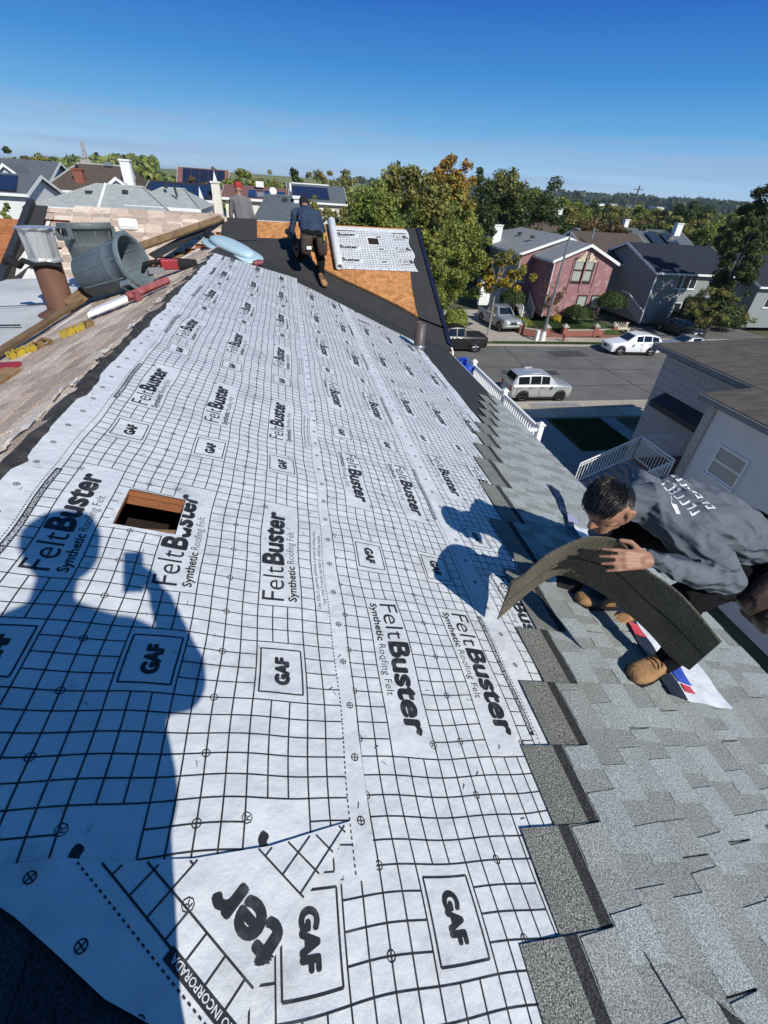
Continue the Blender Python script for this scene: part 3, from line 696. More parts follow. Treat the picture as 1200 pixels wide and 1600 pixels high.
me = bpy.data.meshes.new('printed_lettering'); me.from_pydata((np.concatenate(pr.V)-np.array(roll['_o'])).tolist(), [], pr.F); me.materials.append(MATS['print_black'])
o2 = bpy.data.objects.new('printed_lettering', me); COL.objects.link(o2); o2.parent = roll
mb = MB(); a, b_ = WP(.96, .0, .09), WP(1.0, 1.56, .09); d = (b_-a).normalized()
prof = [(.0, 0), (.075, 0), (.08, .01), (.08, (b_-a).length-.01), (.075, (b_-a).length), (.035, (b_-a).length), (.033, (b_-a).length-.1), (0, (b_-a).length-.1)]
mb.lathe(prof, 18, lathe_axis(a, d)); mb.build('rolled_core', 'felt', roll)
mb = MB(); mb.prism([WP(*p, .009) for p in [(1.72, .44), (1.96, .44), (1.97, .66), (1.73, .66)]], (0, 0, .001)); mb.build('hole_shade_plate', 'opening_shade', house)  # dark plate laid on the wing, its colour standing in for the hole's shade
# ================================================================ things on the roof
pm('can_grey', (.13, .15, .15), (.105, .125, .125), 3, .5, spec=.4, bump=.05, speck=(.9, 1.1), speck_scale=20)
pm('can_blue', (.13, .165, .185), (.105, .135, .155), 3, .62, spec=.25, bump=.05, speck=(.9, 1.1), speck_scale=20)
pm('rust', (.09, .045, .032), (.16, .075, .045), 5, .8, bump=.2, bscale=30, stretch=(1, 1, .3))
pm('galvanised', (.62, .62, .6), (.42, .42, .41), 5, .38, metal=.55, stretch=(6, 6, .4))
pm('black_cloth', (.014, .013, .013), None, 5, .9, bump=.5, bscale=20)
pm('vent_blue', (.42, .56, .6), (.36, .5, .55), 3, .3, spec=.6)
pm('yellow_plastic', (.46, .33, .03), (.3, .21, .03), 6, .45)
pm('brown_plastic', (.2, .13, .05), None, 6, .6)
pm('red_paint', (.3, .03, .035), (.22, .025, .03), 5, .45)
pm('maroon', (.2, .04, .045), (.3, .1, .1), 12, .7)
pm('pipe_brown', (.085, .07, .062), (.07, .056, .05), 5, .5, spec=.5)
pm('tarp_blue', (.02, .08, .45), (.015, .055, .33), 5, .45, bump=.6, bscale=9)

def trash_can(label, base, axis, mat, scale=1.0, spin=0.0):
    t = thing('trash_can', base, label, 'trash can', 'trash cans on the flat roof')
    q = Vector(axis).normalized().to_track_quat('Z', 'Y'); t.rotation_mode = 'QUATERNION'
    from mathutils import Quaternion
    t.rotation_quaternion = q @ Quaternion((0, 0, 1), spin); t['_o'] = (0, 0, 0); t.scale = (scale,)*3
    H = .82; mb = MB()
    prof = [(0, .02), (.22, .02), (.235, 0), (.25, .012), (.285, .52), (.292, .53), (.297, .56), (.297, .74), (.325, .745), (.33, .76), (.33, H-.02), (.322, H), (.305, H), (.296, H-.02), (.288, .6), (.24, .05), (0, .05)]
    mb.lathe(prof, 36); body = mb.build('body', mat, t)
    for s in (0, math.pi):
        mb = MB(); c, s_ = math.cos(s), math.sin(s); R = Matrix.Rotation(s, 3, 'Z')
        for P, d in (((.335, 0, .765), (.09, .24, .022)), ((.345, .11, .70), (.075, .022, .13)), ((.345, -.11, .70), (.075, .022, .13)), ((.375, 0, .645), (.02, .22, .05))):
            mb.box(R @ Vector(P), d, R)
        mb.build('handle', mat, t, bevel=.006)
    for a in np.arange(0, 2*math.pi, math.pi/4)+.39:
        mb = MB(); mb.tube([(.30*math.cos(a), .30*math.sin(a), .72), (.283*math.cos(a), .283*math.sin(a), .5), (.252*math.cos(a), .252*math.sin(a), .06)], [.012, .01, .008], 6); mb.build('rib', mat, t)
    return t
# lying can: its mouth faces right and a little towards us
pb, pt = at(141, 431, Y=7.35), at(224, 404, Y=7.12)
dirn = (pt-pb).normalized()
trash_can('blue grey trash can lying on its side beside the rusty flue', tuple(pb-dirn*.06), dirn, 'can_blue', .98, .9)
ps = at(142, 425, Y=8.45); top = at(138, 352, Y=8.45)
trash_can('dark grey trash can standing upright behind the fallen one', (ps.x+.12, ps.y, -1.56), (-.05, .06, 1), 'can_grey', 1.08, .35)

flue = thing('flue_pipe', (-3.05, 7.2, -1.66), 'rusty brown flue pipe with a ribbed galvanised cap on the white roof', 'flue pipe')
mb = MB(); mb.lathe([(.165, 0), (.165, .66), (.15, .66), (.15, .1)], 24, Matrix.Translation((-3.06, 7.2, -1.66))); mb.build('pipe', 'rust', flue)
mb = MB(); mb.lathe([(.3, .0), (.2, .05), (.168, .07)], 24, Matrix.Translation((-3.06, 7.2, -1.655))); mb.build('base_flashing', 'rust', flue)
mb = MB(); n = 28
vs = []; prof = [(.0, .62), (.185, .64), (.19, .66), (.165, .69), (.18, .98), (.185, 1.0), (.215, 1.0), (.215, 1.015), (.0, 1.03)]
for r, z in prof:
    for j in range(n):
        a = 2*math.pi*j/n; rr = r*(1+.06*(1 if j % 4 < 2 else -1)*(.68 < z < 1.01)); vs.append((-3.06+rr*math.cos(a), 7.2+rr*math.sin(a), -1.66+z))
mb.add(vs, [(i*n+j, i*n+(j+1) % n, (i+1)*n+(j+1) % n, (i+1)*n+j) for i in range(len(prof)-1) for j in range(n)]); mb.build('rain_cap', 'galvanised', flue)
mb = MB()
for k in range(9):
    a = rng.uniform(0, 6.28); 
mb.tube([(-3.5, 7.12, -1.04), (-3.42, 7.1, -1.0), (-3.33, 7.08, -1.06), (-3.25, 7.05, -1.0), (-3.12, 7.02, -1.04), (-2.98, 7.02, -1.02), (-2.86, 7.1, -1.06)], [.05, .075, .06, .045, .04, .035, .03], 10, flat=.7); mb.build('wrapped_cloth', 'black_cloth', flue)

def plank(label, a, b, w, th, mat, up=(0, 0, 1), name='lumber_board'):
    a, b = Vector(a), Vector(b); d = (b-a).normalized(); s = d.cross(Vector(up)).normalized(); n = s.cross(d)
    mb = MB(); P = [a-s*w/2, a+s*w/2, b+s*w/2*.98, b-s*w/2]; mb.prism(P, n*th)
    return tag(mb.build(name, mat, bevel=.004), label, 'board')
plank('long brown lumber board along the foot of the old shingle slope', (-2.78, 3.4, -1.53), (-2.80, 7.75, -1.5), .085, .045, 'wood_old')
plank('pale board edge tucked under the long brown lumber board', (-2.6, 3.6, -1.55), (-2.62, 7.0, -1.52), .07, .025, 'wood_white')
plank('leaning lumber beam rising past the trash can to the wing ridge', at(212, 390, Y=9.0), at(346, 343, Y=11.35), .13, .05, 'wood_old', (.3, -.5, .8))
plank('dark strip added as the shaded underside of the leaning lumber beam', at(238, 402, Y=9.2), at(330, 352, Y=11.2), .13, .03, 'metal_dark', (.3, -.5, .8))  # dark strip painted as the shadow on the beam's underside
plank('white painted board lying along the main ridge', at(255, 424, Y=8.9), at(322, 386, Y=11.0), .09, .03, 'wood_white')
plank('brown offcut board beside the white painted board', at(250, 418, Y=9.2), at(285, 400, Y=10.2), .07, .03, 'wood_raw')
plank('small brown offcut leaning on the rusty flue', (-2.86, 6.95, -1.5), (-2.7, 7.75, -1.33), .16, .02, 'wood_old', (.5, -.6, .5))
plank('short pale wood offcut at the left edge of the old slope', LP(1.05, 3.45, .03), LP(1.0, 3.95, .03), .12, .03, 'wood_raw')
# white bucket lid / box on the old wing slope
wb = WP(-3.02, .52, .06); t = thing('white_box', tuple(wb), 'white plastic box lying on the old shingles behind the trash cans', 'box')
mb = MB(); mb.box(wb+Vector((0, 0, .02)), (.34, .16, .2), Matrix.Rotation(-.45, 3, 'X')); mb.build('body', 'white_vinyl', t, bevel=.04)
mb = MB(); mb.box(wb+Vector((0, -.07, .06)), (.3, .03, .15), Matrix.Rotation(-.45, 3, 'X')); mb.build('lid', 'white_paint', t, bevel=.012)
# red and white long tool
t = thing('roof_scraper', tuple(LP(.5, 5.75)), 'long tool with maroon bar and white metal end lying on old shingles', 'tool')
a, b_, c = LP(.92, 5.55, .05), LP(.55, 5.75, .06), LP(.18, 6.2, .06)
mb = MB(); mb.prism([a+Vector((0, -.09, 0)), b_+Vector((.02, -.07, 0)), b_+Vector((-.02, .08, 0)), a+Vector((-.03, .1, 0))], (0, 0, .05)); mb.build('blade_guard', 'white_vinyl', t, bevel=.01)
mb = MB(); mb.tube([b_+Vector((0, 0, .03)), c+Vector((0, 0, .02))], [.05, .045], 4); mb.build('bar', 'maroon', t, bevel=.006)
mb = MB(); mb.box(b_+Vector((.07, .05, .035)), (.07, .11, .08), .9); mb.build('collar', 'maroon', t)
# red nail gun by the trash can mouth
g = LP(.42, 7.45, .05); t = thing('nail_gun', tuple(g), 'red and black nail gun lying by the mouth of the fallen trash can', 'nail gun')
mb = MB(); mb.box(g+Vector((.0, 0, .1)), (.24, .12, .13), .5); mb.build('body', 'red_paint', t, bevel=.02)
mb = MB(); mb.tube([g+Vector((.08, .05, .1)), g+Vector((.32, .2, .08))], [.075, .065], 12); mb.build('motor', 'black_cloth', t)
mb = MB(); mb.tube([g+Vector((-.12, -.05, .14)), g+Vector((-.3, -.08, .1)), g+Vector((-.34, -.05, .02))], .03, 8); mb.build('handle', 'rubber', t)
mb = MB(); mb.box(g+Vector((-.16, -.1, .03)), (.2, .05, .08), .2); mb.build('magazine', 'metal_grey', t)
# coils of yellow packaging / collated strips
for lab, u, v, rz, n, m_ in (('crumpled yellow plastic strip on the old shingles', 1.02, 4.98, .45, 7, 'yellow_plastic'), ('yellow and brown strip of nails beside the long lumber board', 1.42, 4.72, .75, 8, 'brown_plastic')):
    p0 = LP(u, v, .02); t = thing('nail_strip', tuple(p0), lab, 'nail strip')
    for i in range(n):
        q = LP(u-.042*i, v+.02*i, .025); mb = MB(); s_ = .045+.01*math.sin(i*2)
        R = Matrix.Rotation(rz+.3*math.sin(i*3), 3, 'Z') @ Matrix.Rotation(.4*math.sin(i*1.7), 3, 'Y')
        for sx in (-1, 1): mb.box(q+R @ Vector((0, sx*s_, .02)), (.045, .012, .05), R)
        mb.box(q+R @ Vector((0, 0, .04)), (.03, 2*s_, .012), R); mb.build('link', 'yellow_plastic' if (i < n*.6 or m_ == 'yellow_plastic' and i < 5) else 'brown_plastic', t)
mb = MB(); p = LP(1.2, 4.12, .01); mb.prism([p+Vector((-.13, -.1, 0)), p+Vector((.1, -.02, 0)), p+Vector((.12, .1, .02)), p+Vector((-.1, .12, 0))], (0, 0, .06)); tag(mb.build('red_pouch', 'red_paint', bevel=.015), 'small red pouch near the pale wood offcut', 'pouch')
# pale blue roof vent at the top of the valley
vt = thing('roof_vent', tuple(RP(.32, 9.75, .02)), 'pale blue domed plastic roof vent lying at the head of the valley', 'roof vent')
c = RP(.28, 9.72, .12); ax = (at(402, 409, Y=9.25)-at(325, 371, Y=10.35)).normalized(); nn = Vector((.1, -.28, .95)).normalized(); nn = (nn-ax*nn.dot(ax)).normalized(); sd = nn.cross(ax)
c = (at(402, 409, Y=9.25)+at(325, 371, Y=10.35))/2; Lh = (at(402, 409, Y=9.25)-at(325, 371, Y=10.35)).length/2
M4 = Matrix.Identity(4)
for i in range(3): M4[i][0], M4[i][1], M4[i][2], M4[i][3] = ax[i], sd[i], nn[i], c[i]
def ellip(a, b, z, n=32, pw=3.0):
    out = []
    for j in range(n):
        t_ = 2*math.pi*j/n; cx, sx = math.cos(t_), math.sin(t_); out.append(M4 @ Vector((a*math.copysign(abs(cx)**(2/pw), cx), b*math.copysign(abs(sx)**(2/pw), sx), z)))
    return out
def rings(R, mat, name, par, cap=True):
    mb = MB(); n = len(R[0]); vs = [v for r in R for v in r]
    fs = [(i*n+j, i*n+(j+1) % n, (i+1)*n+(j+1) % n, (i+1)*n+j) for i in range(len(R)-1) for j in range(n)]
    if cap: fs += [tuple(range((len(R)-1)*n, len(R)*n)), tuple(range(n))[::-1]]
    mb.add(vs, fs, 0, True); return mb.build(name, mat, par)
rings([ellip(Lh, .3, -.02), ellip(Lh*1.0, .3, .0), ellip(Lh*.97, .28, .015)], 'vent_blue', 'flange', vt)
rings([ellip(Lh*.8, .2, .012, pw=2.2), ellip(Lh*.8, .21, .05, pw=2.4), ellip(Lh*.75, .19, .085, pw=2.4), ellip(Lh*.62, .15, .108, pw=2.3), ellip(Lh*.35, .08, .12, pw=2.0), ellip(.02, .01, .123, pw=2)], 'vent_blue', 'dome', vt)
M4.translation = c-ax*Lh*.93+nn*.05
rings([ellip(.12, .09, -.03, pw=2), ellip(.12, .09, .03, pw=2)], 'rubber', 'end_opening', vt)
M4.translation = c+ax*Lh*1.03
rings([ellip(.05, .1, -.03), ellip(.05, .1, .02)], 'maroon', 'end_cap', vt)
# soil pipe through the felt
sp = RP(3.42, 7.32, 0); vp = thing('vent_pipe', tuple(sp), 'brown metal vent stack standing at the lower end of the valley', 'vent pipe')
mb = MB(); mb.lathe([(.088, -.05), (.088, .42), (.078, .42), (.078, .3), (0, .3)], 20, Matrix.Translation(sp)); mb.build('stack', 'pipe_brown', vp)
mb = MB(); mb.lathe([(.1, .02), (.1, .06), (.092, .075)], 20, Matrix.Translation(sp)); mb.build('collar', 'metal_grey', vp)
# balcony with white vinyl balustrade
pm('balcony_floor', (.2, .2, .2), None, 3, .8)
bal = thing('balcony', (4.4, 12, -5.7), 'white vinyl balustrade round the balcony below the eave', 'balcony')
mb = MB(); mb.b2(2.6, 6.1, 9.35, 14.6, -5.72, -5.55); mb.build('floor', 'balcony_floor', bal)
mb = MB(); mb.b2(2.6, 6.1, 9.35, 14.6, -6.0, -5.724); mb.build('rim', 'white_vinyl', bal)
for (x, y) in ((6, 9.46), (6, 11.75), (6, 14.4), (3.3, 9.46)):
    mb = MB(); mb.b2(x-.065, x+.065, y-.065, y+.065, -5.55, -4.6); po_ = mb.build('post', 'white_vinyl', bal)
    mb = MB(); mb.prism([(x-.09, y-.09, -4.6), (x+.09, y-.09, -4.6), (x+.09, y+.09, -4.6), (x-.09, y+.09, -4.6)], (0, 0, .03))
    mb.add([(x-.08, y-.08, -4.57), (x+.08, y-.08, -4.57), (x+.08, y+.08, -4.57), (x-.08, y+.08, -4.57), (x, y, -4.5)], [(0, 1, 4), (1, 2, 4), (2, 3, 4), (3, 0, 4)]); mb.build('post_cap', 'white_vinyl', bal)
for y0, y1 in ((9.53, 11.68), (11.82, 14.33)):
    mb = MB(); mb.b2(5.965, 6.035, y0, y1, -4.76, -4.68); mb.build('rail', 'white_vinyl', bal)
    mb = MB(); mb.b2(5.97, 6.03, y0, y1, -5.45, -5.38); mb.build('rail', 'white_vinyl', bal)
    n = int((y1-y0)/.125)
    for i in range(n):
        y = y0+(i+.5)*(y1-y0)/n; mb = MB(); mb.b2(5.982, 6.018, y-.02, y+.02, -5.38, -4.76); mb.build('baluster', 'white_vinyl', bal)
mb = MB(); mb.b2(3.37, 5.93, 9.43, 9.49, -4.76, -4.68); mb.build('rail', 'white_vinyl', bal)
mb = MB(); mb.b2(3.37, 5.93, 9.43, 9.49, -5.45, -5.38); mb.build('rail', 'white_vinyl', bal)
for i in range(20):
    x = 3.43+i*.127; mb = MB(); mb.b2(x-.02, x+.02, 9.442, 9.478, -5.38, -4.76); mb.build('baluster', 'white_vinyl', bal)
def crumple(name, c, size, mat, seed, amp=.25, rows=14, cols=22, parent=None):
    r = np.random.default_rng(seed); ph = r.uniform(0, 6.28, 12); vs = []
    for i in range(rows):
        th = math.pi*i/(rows-1)
        for j in range(cols):
            a = 2*math.pi*j/cols; k_ = 1+amp*(math.sin(5*a+ph[0]+3*th)*.5+math.sin(9*a+ph[1]-5*th)*.35+math.sin(7*th+ph[2]+2*a)*.4)
            vs.append((c[0]+size[0]*k_*math.sin(th)*math.cos(a), c[1]+size[1]*k_*math.sin(th)*math.sin(a), c[2]+size[2]*(k_*math.cos(th)+1)))
    mb = MB(); mb.add(vs, [(i*cols+j, i*cols+(j+1) % cols, (i+1)*cols+(j+1) % cols, (i+1)*cols+j) for i in range(rows-1) for j in range(cols)]); return mb.build(name, mat, parent)
tag(crumple('tarp', (5.6, 14.45, -5.55), (.35, .4, .5), 'tarp_blue', 4), 'crumpled blue tarp heaped at the far end of the balcony', 'tarp')
# strip of dark release film and bundle wrapper on the new shingles
pm('film_navy', (.012, .014, .035), (.05, .055, .1), 14, .3, spec=.6, contrast=(.5, .75))
pm('wrap_white', (.75, .76, .78), (.62, .64, .68), 9, .35, spec=.5, bump=.5, bscale=14)
pm('wrap_black', (.02, .02, .026), None, 8, .35, spec=.5, bump=.4, bscale=14)
pm('wrap_blue', (.03, .06, .35), (.05, .1, .5), 14, .35, bump=.4, bscale=14); pm('wrap_red', (.5, .02, .05), (.6, .1, .1), 14, .35, bump=.4, bscale=14)
pm('lilac', (.45, .42, .6), None, 5, .4)
def ribbon(pts, name, mat, th=.004, parent=None):   # closed outline laid on the new shingles, slightly rumpled
    mb = MB(); mb.prism([RP(u, v, .032+h) for u, v, h in pts], RP(0, 0, th)-RP(0, 0, 0)); return mb.build(name, mat, parent)
t = thing('plastic_strip', tuple(RP(3.55, 2.8, .03)), 'narrow dark plastic film strip lying twisted on the new shingles', 'plastic strip')
cu = [(3.69, 3.22), (3.66, 3.05), (3.62, 2.9), (3.56, 2.74), (3.52, 2.6), (3.44, 2.45), (3.4, 2.34)]
mb = MB(); n = len(cu); V = []
for i, (u, v) in enumerate(cu):
    tw = .9*math.sin(i*1.1); V += [RP(u-.035*math.cos(tw), v, .035+.02*abs(math.sin(tw))), RP(u+.035*math.cos(tw), v, .035+.05*abs(math.sin(tw)))]
mb.add(V, [(2*i, 2*i+1, 2*i+3, 2*i+2) for i in range(n-1)]); mb.build('film', 'film_navy', t)
mb = MB(); mb.prism([RP(3.53, 2.66, .06), RP(3.6, 2.6, .06), RP(3.54, 2.5, .075), RP(3.48, 2.55, .05)], (0, 0, .01)); mb.build('knot', 'lilac', t)
wr = thing('shingle_wrapper', tuple(RP(3.4, 1.3, .03)), 'torn white, blue and black plastic shingle bundle wrapper under the kneeling worker', 'wrapper')
# rumpled sheet strip from far upper end to near lower end
def wsheet(c0, c1, mat, name, nu=10, nv=26, s0=0, s1=1, lift=.0, dom=(0, 1)):
    vs = []
    for j in range(nv):
        b_ = dom[0]+(dom[1]-dom[0])*j/(nv-1)
        L0 = Vector(c0[0]).lerp(Vector(c0[1]), b_); R0 = Vector(c1[0]).lerp(Vector(c1[1]), b_)
        for i in range(nu):
            a = s0+(s1-s0)*i/(nu-1); p = L0.lerp(R0, a); h = .034+.012*(math.sin(a*9+b_*17)*math.sin(b_*23+a*4)+1)*.8+lift
            vs.append(RP(p.x, p.y, h))
    mb = MB(); mb.add(vs, [(j*nu+i, j*nu+i+1, (j+1)*nu+i+1, (j+1)*nu+i) for j in range(nv-1) for i in range(nu-1)], 0, True); return mb.build(name, mat, wr)
A0, A1, B0, B1 = (3.45, 2.55), (3.14, .98), (3.72, 2.5), (3.56, .93)
wsheet((A0, A1), (B0, B1), 'wrap_white', 'white_film', s0=.25)
wsheet((A0, A1), (B0, B1), 'wrap_black', 'black_film', s0=0, s1=.27, lift=.003, dom=(.4, 1))
wsheet((A0, A1), (B0, B1), 'wrap_red', 'red_print', s0=.02, s1=.26, lift=.007, dom=(.68, .74), nv=5)
wsheet((A0, A1), (B0, B1), 'wrap_blue', 'blue_print', s0=.3, s1=.55, lift=.005, dom=(.82, .93), nv=8)
wsheet((A0, A1), (B0, B1), 'wrap_red', 'red_print', s0=.32, s1=.5, lift=.005, dom=(.935, .965), nv=4)
vs, fs, w_ = text_poly('Timberline', .07, .001, .34)
L0 = Vector(A0).lerp(Vector(B0), .2); L1 = Vector(A1).lerp(Vector(B1), .2); dv = (L0-L1).normalized(); nv_ = Vector((-dv.y, dv.x))
st = L1.lerp(L0, .36)
mb = MB(); mb.add([RP(*(st+dv*float(x)+nv_*float(y)), .066) for x, y in vs], fs); mb.build('lettering', 'lilac', wr)
# ================================================================ people
pm('skin', (.37, .195, .125), (.31, .155, .095), 12, .55, spec=.35)
pm('hair', (.007, .006, .006), (.011, .009, .008), 30, .38, spec=.45)
def cloth(name, c, c2, sc=7, fold=.6):
    m = pm(name, c, c2, sc, .95, spec=.06, bump=.4, bscale=16, detail=3); nt = m.node_tree; N, L = nt.nodes, nt.links; b = N['Principled BSDF']
    tc = N.new('ShaderNodeTexCoord'); mp = N.new('ShaderNodeMapping'); mp.inputs['Rotation'].default_value = (.5, .9, .6); mp.inputs['Scale'].default_value = (1, .45, 1.5); L.new(tc.outputs['Object'], mp.inputs[0])
    wv_ = N.new('ShaderNodeTexWave'); wv_.inputs['Scale'].default_value = 3.2; wv_.inputs['Distortion'].default_value = 9; wv_.inputs['Detail'].default_value = 2.5; wv_.inputs['Detail Scale'].default_value = 1.2; L.new(mp.outputs[0], wv_.inputs['Vector'])
    bp = N.new('ShaderNodeBump'); bp.inputs['Strength'].default_value = fold; bp.inputs['Distance'].default_value = .02; L.new(wv_.outputs['Fac'], bp.inputs['Height'])
    old = b.inputs['Normal'].links[0].from_node; L.new(old.outputs[0], bp.inputs['Normal']); L.new(bp.outputs[0], b.inputs['Normal'])
    return m
cloth('shirt_charcoal', (.125, .142, .165), (.1, .115, .135)); cloth('pants_black', (.008, .008, .009), (.011, .011, .012))
cloth('shirt_grey', (.17, .165, .17), (.145, .14, .145), 7, .16); cloth('jacket_navy', (.04, .058, .095), (.03, .044, .075), 7, .25); cloth('jeans_dark', (.03, .028, .03), (.022, .02, .022))
pm('boot_tan', (.34, .19, .085), (.25, .13, .055), 14, .75, bump=.4, bscale=50)
pm('leather_brown', (.035, .023, .018), (.055, .036, .027), 12, .6, bump=.4, bscale=40)
pm('cap_red', (.35, .03, .03), None, 8, .8); pm('print_white', (.75, .75, .75), None, 8, .8)
pm('wool_dark', (.015, .015, .018), None, 8, .95, bump=.5)

def body(name, prims, mats, parent, voxel=.008, smooth=8, wr=0.0):
    """one continuous skin over tapered limbs: (p0, r0, p1, r1, material index, flatten)"""
    mb = MB()
    for p0, r0, p1, r1, mi in prims:
        p0, p1 = Vector(p0), Vector(p1); d = p1-p0; L = d.length
        q = d.normalized() if L > 1e-6 else Vector((0, 0, 1)); L = max(L, 1e-4)
        prof = [(r0*math.sin(a), -r0*math.cos(a)) for a in np.linspace(.02, math.pi/2, 6)]
        prof += [(r0+(r1-r0)*t, L*t) for t in (.25, .5, .75)]
        prof += [(r1*math.cos(a), L+r1*math.sin(a)) for a in np.linspace(0, math.pi/2-.02, 6)]
        n = 16; M = lathe_axis(p0, q); mb.lathe(prof, n, M); k = len(mb.v)-len(prof)*n
        mb.f.append(list(range(k, k+n))[::-1]); mb.m.append(0); mb.sm.append(True); k2 = len(mb.v)-n
        mb.f.append(list(range(k2, k2+n))); mb.m.append(0); mb.sm.append(True)
    me = bpy.data.meshes.new('tmp'); me.from_pydata(mb.v, [], mb.f)
    bm = bmesh.new(); bm.from_mesh(me); bmesh.ops.recalc_face_normals(bm, faces=bm.faces); bm.to_mesh(me); bm.free()
    ob = bpy.data.objects.new('tmp', me); COL.objects.link(ob)
    md = ob.modifiers.new('r', 'REMESH'); md.mode = 'VOXEL'; md.voxel_size = voxel
    ms = ob.modifiers.new('s', 'SMOOTH'); ms.factor = .5; ms.iterations = smooth
    dg = bpy.context.evaluated_depsgraph_get(); m2 = bpy.data.meshes.new_from_object(ob.evaluated_get(dg)); bpy.data.objects.remove(ob)
    m2.name = name
    nf = len(m2.polygons); cen = np.empty(nf*3); m2.polygons.foreach_get('center', cen); cen = cen.reshape(-1, 3)
    best = np.full(nf, 1e9); idx = np.zeros(nf, int)
    for p0, r0, p1, r1, mi in prims:
        a, b = np.array(p0, float), np.array(p1, float); ab = b-a; t = np.clip(((cen-a) @ ab)/max(ab @ ab, 1e-9), 0, 1)
        dd = np.linalg.norm(cen-(a+t[:, None]*ab), axis=1)-(r0+(r1-r0)*t); k = dd < best; best[k] = dd[k]; idx[k] = mi
    nv = len(m2.vertices); co = np.empty(nv*3); m2.vertices.foreach_get('co', co); co = co.reshape(-1, 3)
    if wr:      # cloth folds on clothed vertices
        no = np.empty(nv*3); m2.vertices.foreach_get('normal', no); no = no.reshape(-1, 3)
        vm = np.zeros(nv); 
        loops = np.empty(len(m2.loops), int); m2.loops.foreach_get('vertex_index', loops)
        lt = np.empty(nf, int); m2.polygons.foreach_get('loop_total', lt); fi = np.repeat(idx, lt)
        vm[loops] = np.isin(fi, wr[1])
        x, y, z = co.T
        f = (1-2*np.abs(np.sin(19*x+13*z+3.2*np.sin(7*y+4*x)+2*np.sin(5*z))))*(.35+.65*np.sin(9*y+7*z+2*np.sin(6*x))**2)+.5*(1-2*np.abs(np.sin(33*z-21*x+4*np.sin(11*y))))*np.sin(8*x+5*y)**2
        co += no*(vm*f*wr[0])[:, None]
    o = np.array(parent.get('_o', (0, 0, 0))); m2.vertices.foreach_set('co', (co-o).ravel())
    m2.materials.clear()
    for m in mats: m2.materials.append(MATS[m])
    m2.polygons.foreach_set('material_index', idx); m2.polygons.foreach_set('use_smooth', [True]*nf); m2.update()
    ob = bpy.data.objects.new(name, m2); COL.objects.link(ob); ob.parent = parent
    return ob
def V3(*a): return Vector(a)
def hand(wrist, fwd, palm_n, side, mi, curl=.6, s=1.0, thumb_out=1.0):
    """palm, four unequal fingers bent at the knuckles, thumb from the side of the palm near its base"""
    f = Vector(fwd).normalized(); n = Vector(palm_n).normalized(); n = (n-f*n.dot(f)).normalized(); x = f.cross(n)*side
    w = Vector(wrist); P = []
    for k in (-1, 0, 1): P.append((w+x*.018*k*s+f*.01*s, .017*s, w+x*.026*k*s+f*.085*s, .0135*s, mi))
    for k, L in ((-1.5, .062), (-.5, .078), (.5, .082), (1.5, .074)):
        b = w+f*.088*s+x*(.0215*k)*s; sp_ = x*.07*k; d1 = (f*math.cos(curl*.6)+n*math.sin(curl*.6)+sp_); d2 = (f*math.cos(curl*1.5)+n*math.sin(curl*1.5)+sp_)
        m = b+d1*L*.5*s; e = m+d2*L*.5*s; P.append((b, .0085*s, m, .0078*s, mi)); P.append((m, .0078*s, e, .0065*s, mi))
    b = w+f*.025*s+x*.03*s; m = b+(f*.6+x*.75*thumb_out+n*.25).normalized()*.045*s; e = m+(f*.9+x*.2+n*.35).normalized()*.034*s
    P += [(b, .0125*s, m, .0105*s, mi), (m, .0105*s, e, .0088*s, mi)]
    return P
def boot_mesh(heel, toe, h, parent, up=(0, 0, 1), s=1.0, laces=True):
    heel, toe, up = Vector(heel), Vector(toe), Vector(up).normalized(); d = (toe-heel).normalized(); x = d.cross(up).normalized(); up = x.cross(d)
    L = (toe-heel).length; st = [(0, .034, .10), (.08, .04, .115), (.25, .041, .105), (.45, .042, .082), (.65, .049, .062), (.85, .048, .052), (.97, .036, .042), (1.0, .02, .025)]
    rows = []; n = 14
    for t, hw, ht in st:
        r = []
        for j in range(n):
            a = 2*math.pi*j/n; cy, cz = math.cos(a), math.sin(a)
            z = ht*s*.5*(1+math.copysign(abs(cz)**.7, cz)); r.append(heel+d*(t*L)+x*hw*s*math.copysign(abs(cy)**.7, cy)+up*(z+.012))
        rows.append(r)
    mb = MB(); mb.add([v for r in rows for v in r], [(i*n+j, i*n+(j+1) % n, (i+1)*n+(j+1) % n, (i+1)*n+j) for i in range(len(rows)-1) for j in range(n)]+[tuple(range(n))[::-1], tuple(range((len(rows)-1)*n, len(rows)*n))], 0, True)
    bt = mb.build('boot', 'boot_tan', parent)
    mb = MB(); mb.prism([heel+x*.036*s-d*.006, heel+d*L*.6+x*.05*s, heel+d*L*.88+x*.047*s, toe+d*.008, heel+d*L*.88-x*.047*s, heel+d*L*.6-x*.05*s, heel-x*.036*s-d*.006], up*.016); mb.build('sole', 'rubber', parent)
    if laces:
        for k in range(5):
            t = .28+.08*k; ht = .118-.085*(t-.2); c = heel+d*(t*L)+up*(ht*s+.008)
            mb = MB(); mb.tube([c-x*.028*s-up*.012+d*.012, c-x*.012+up*.004, c+x*.012+up*.004, c+x*.028*s-up*.012-d*.012], .0032, 5); mb.build('lace', 'black_cloth', parent)
    return bt
def roofz(x): return RZ-(x-RX)*TM

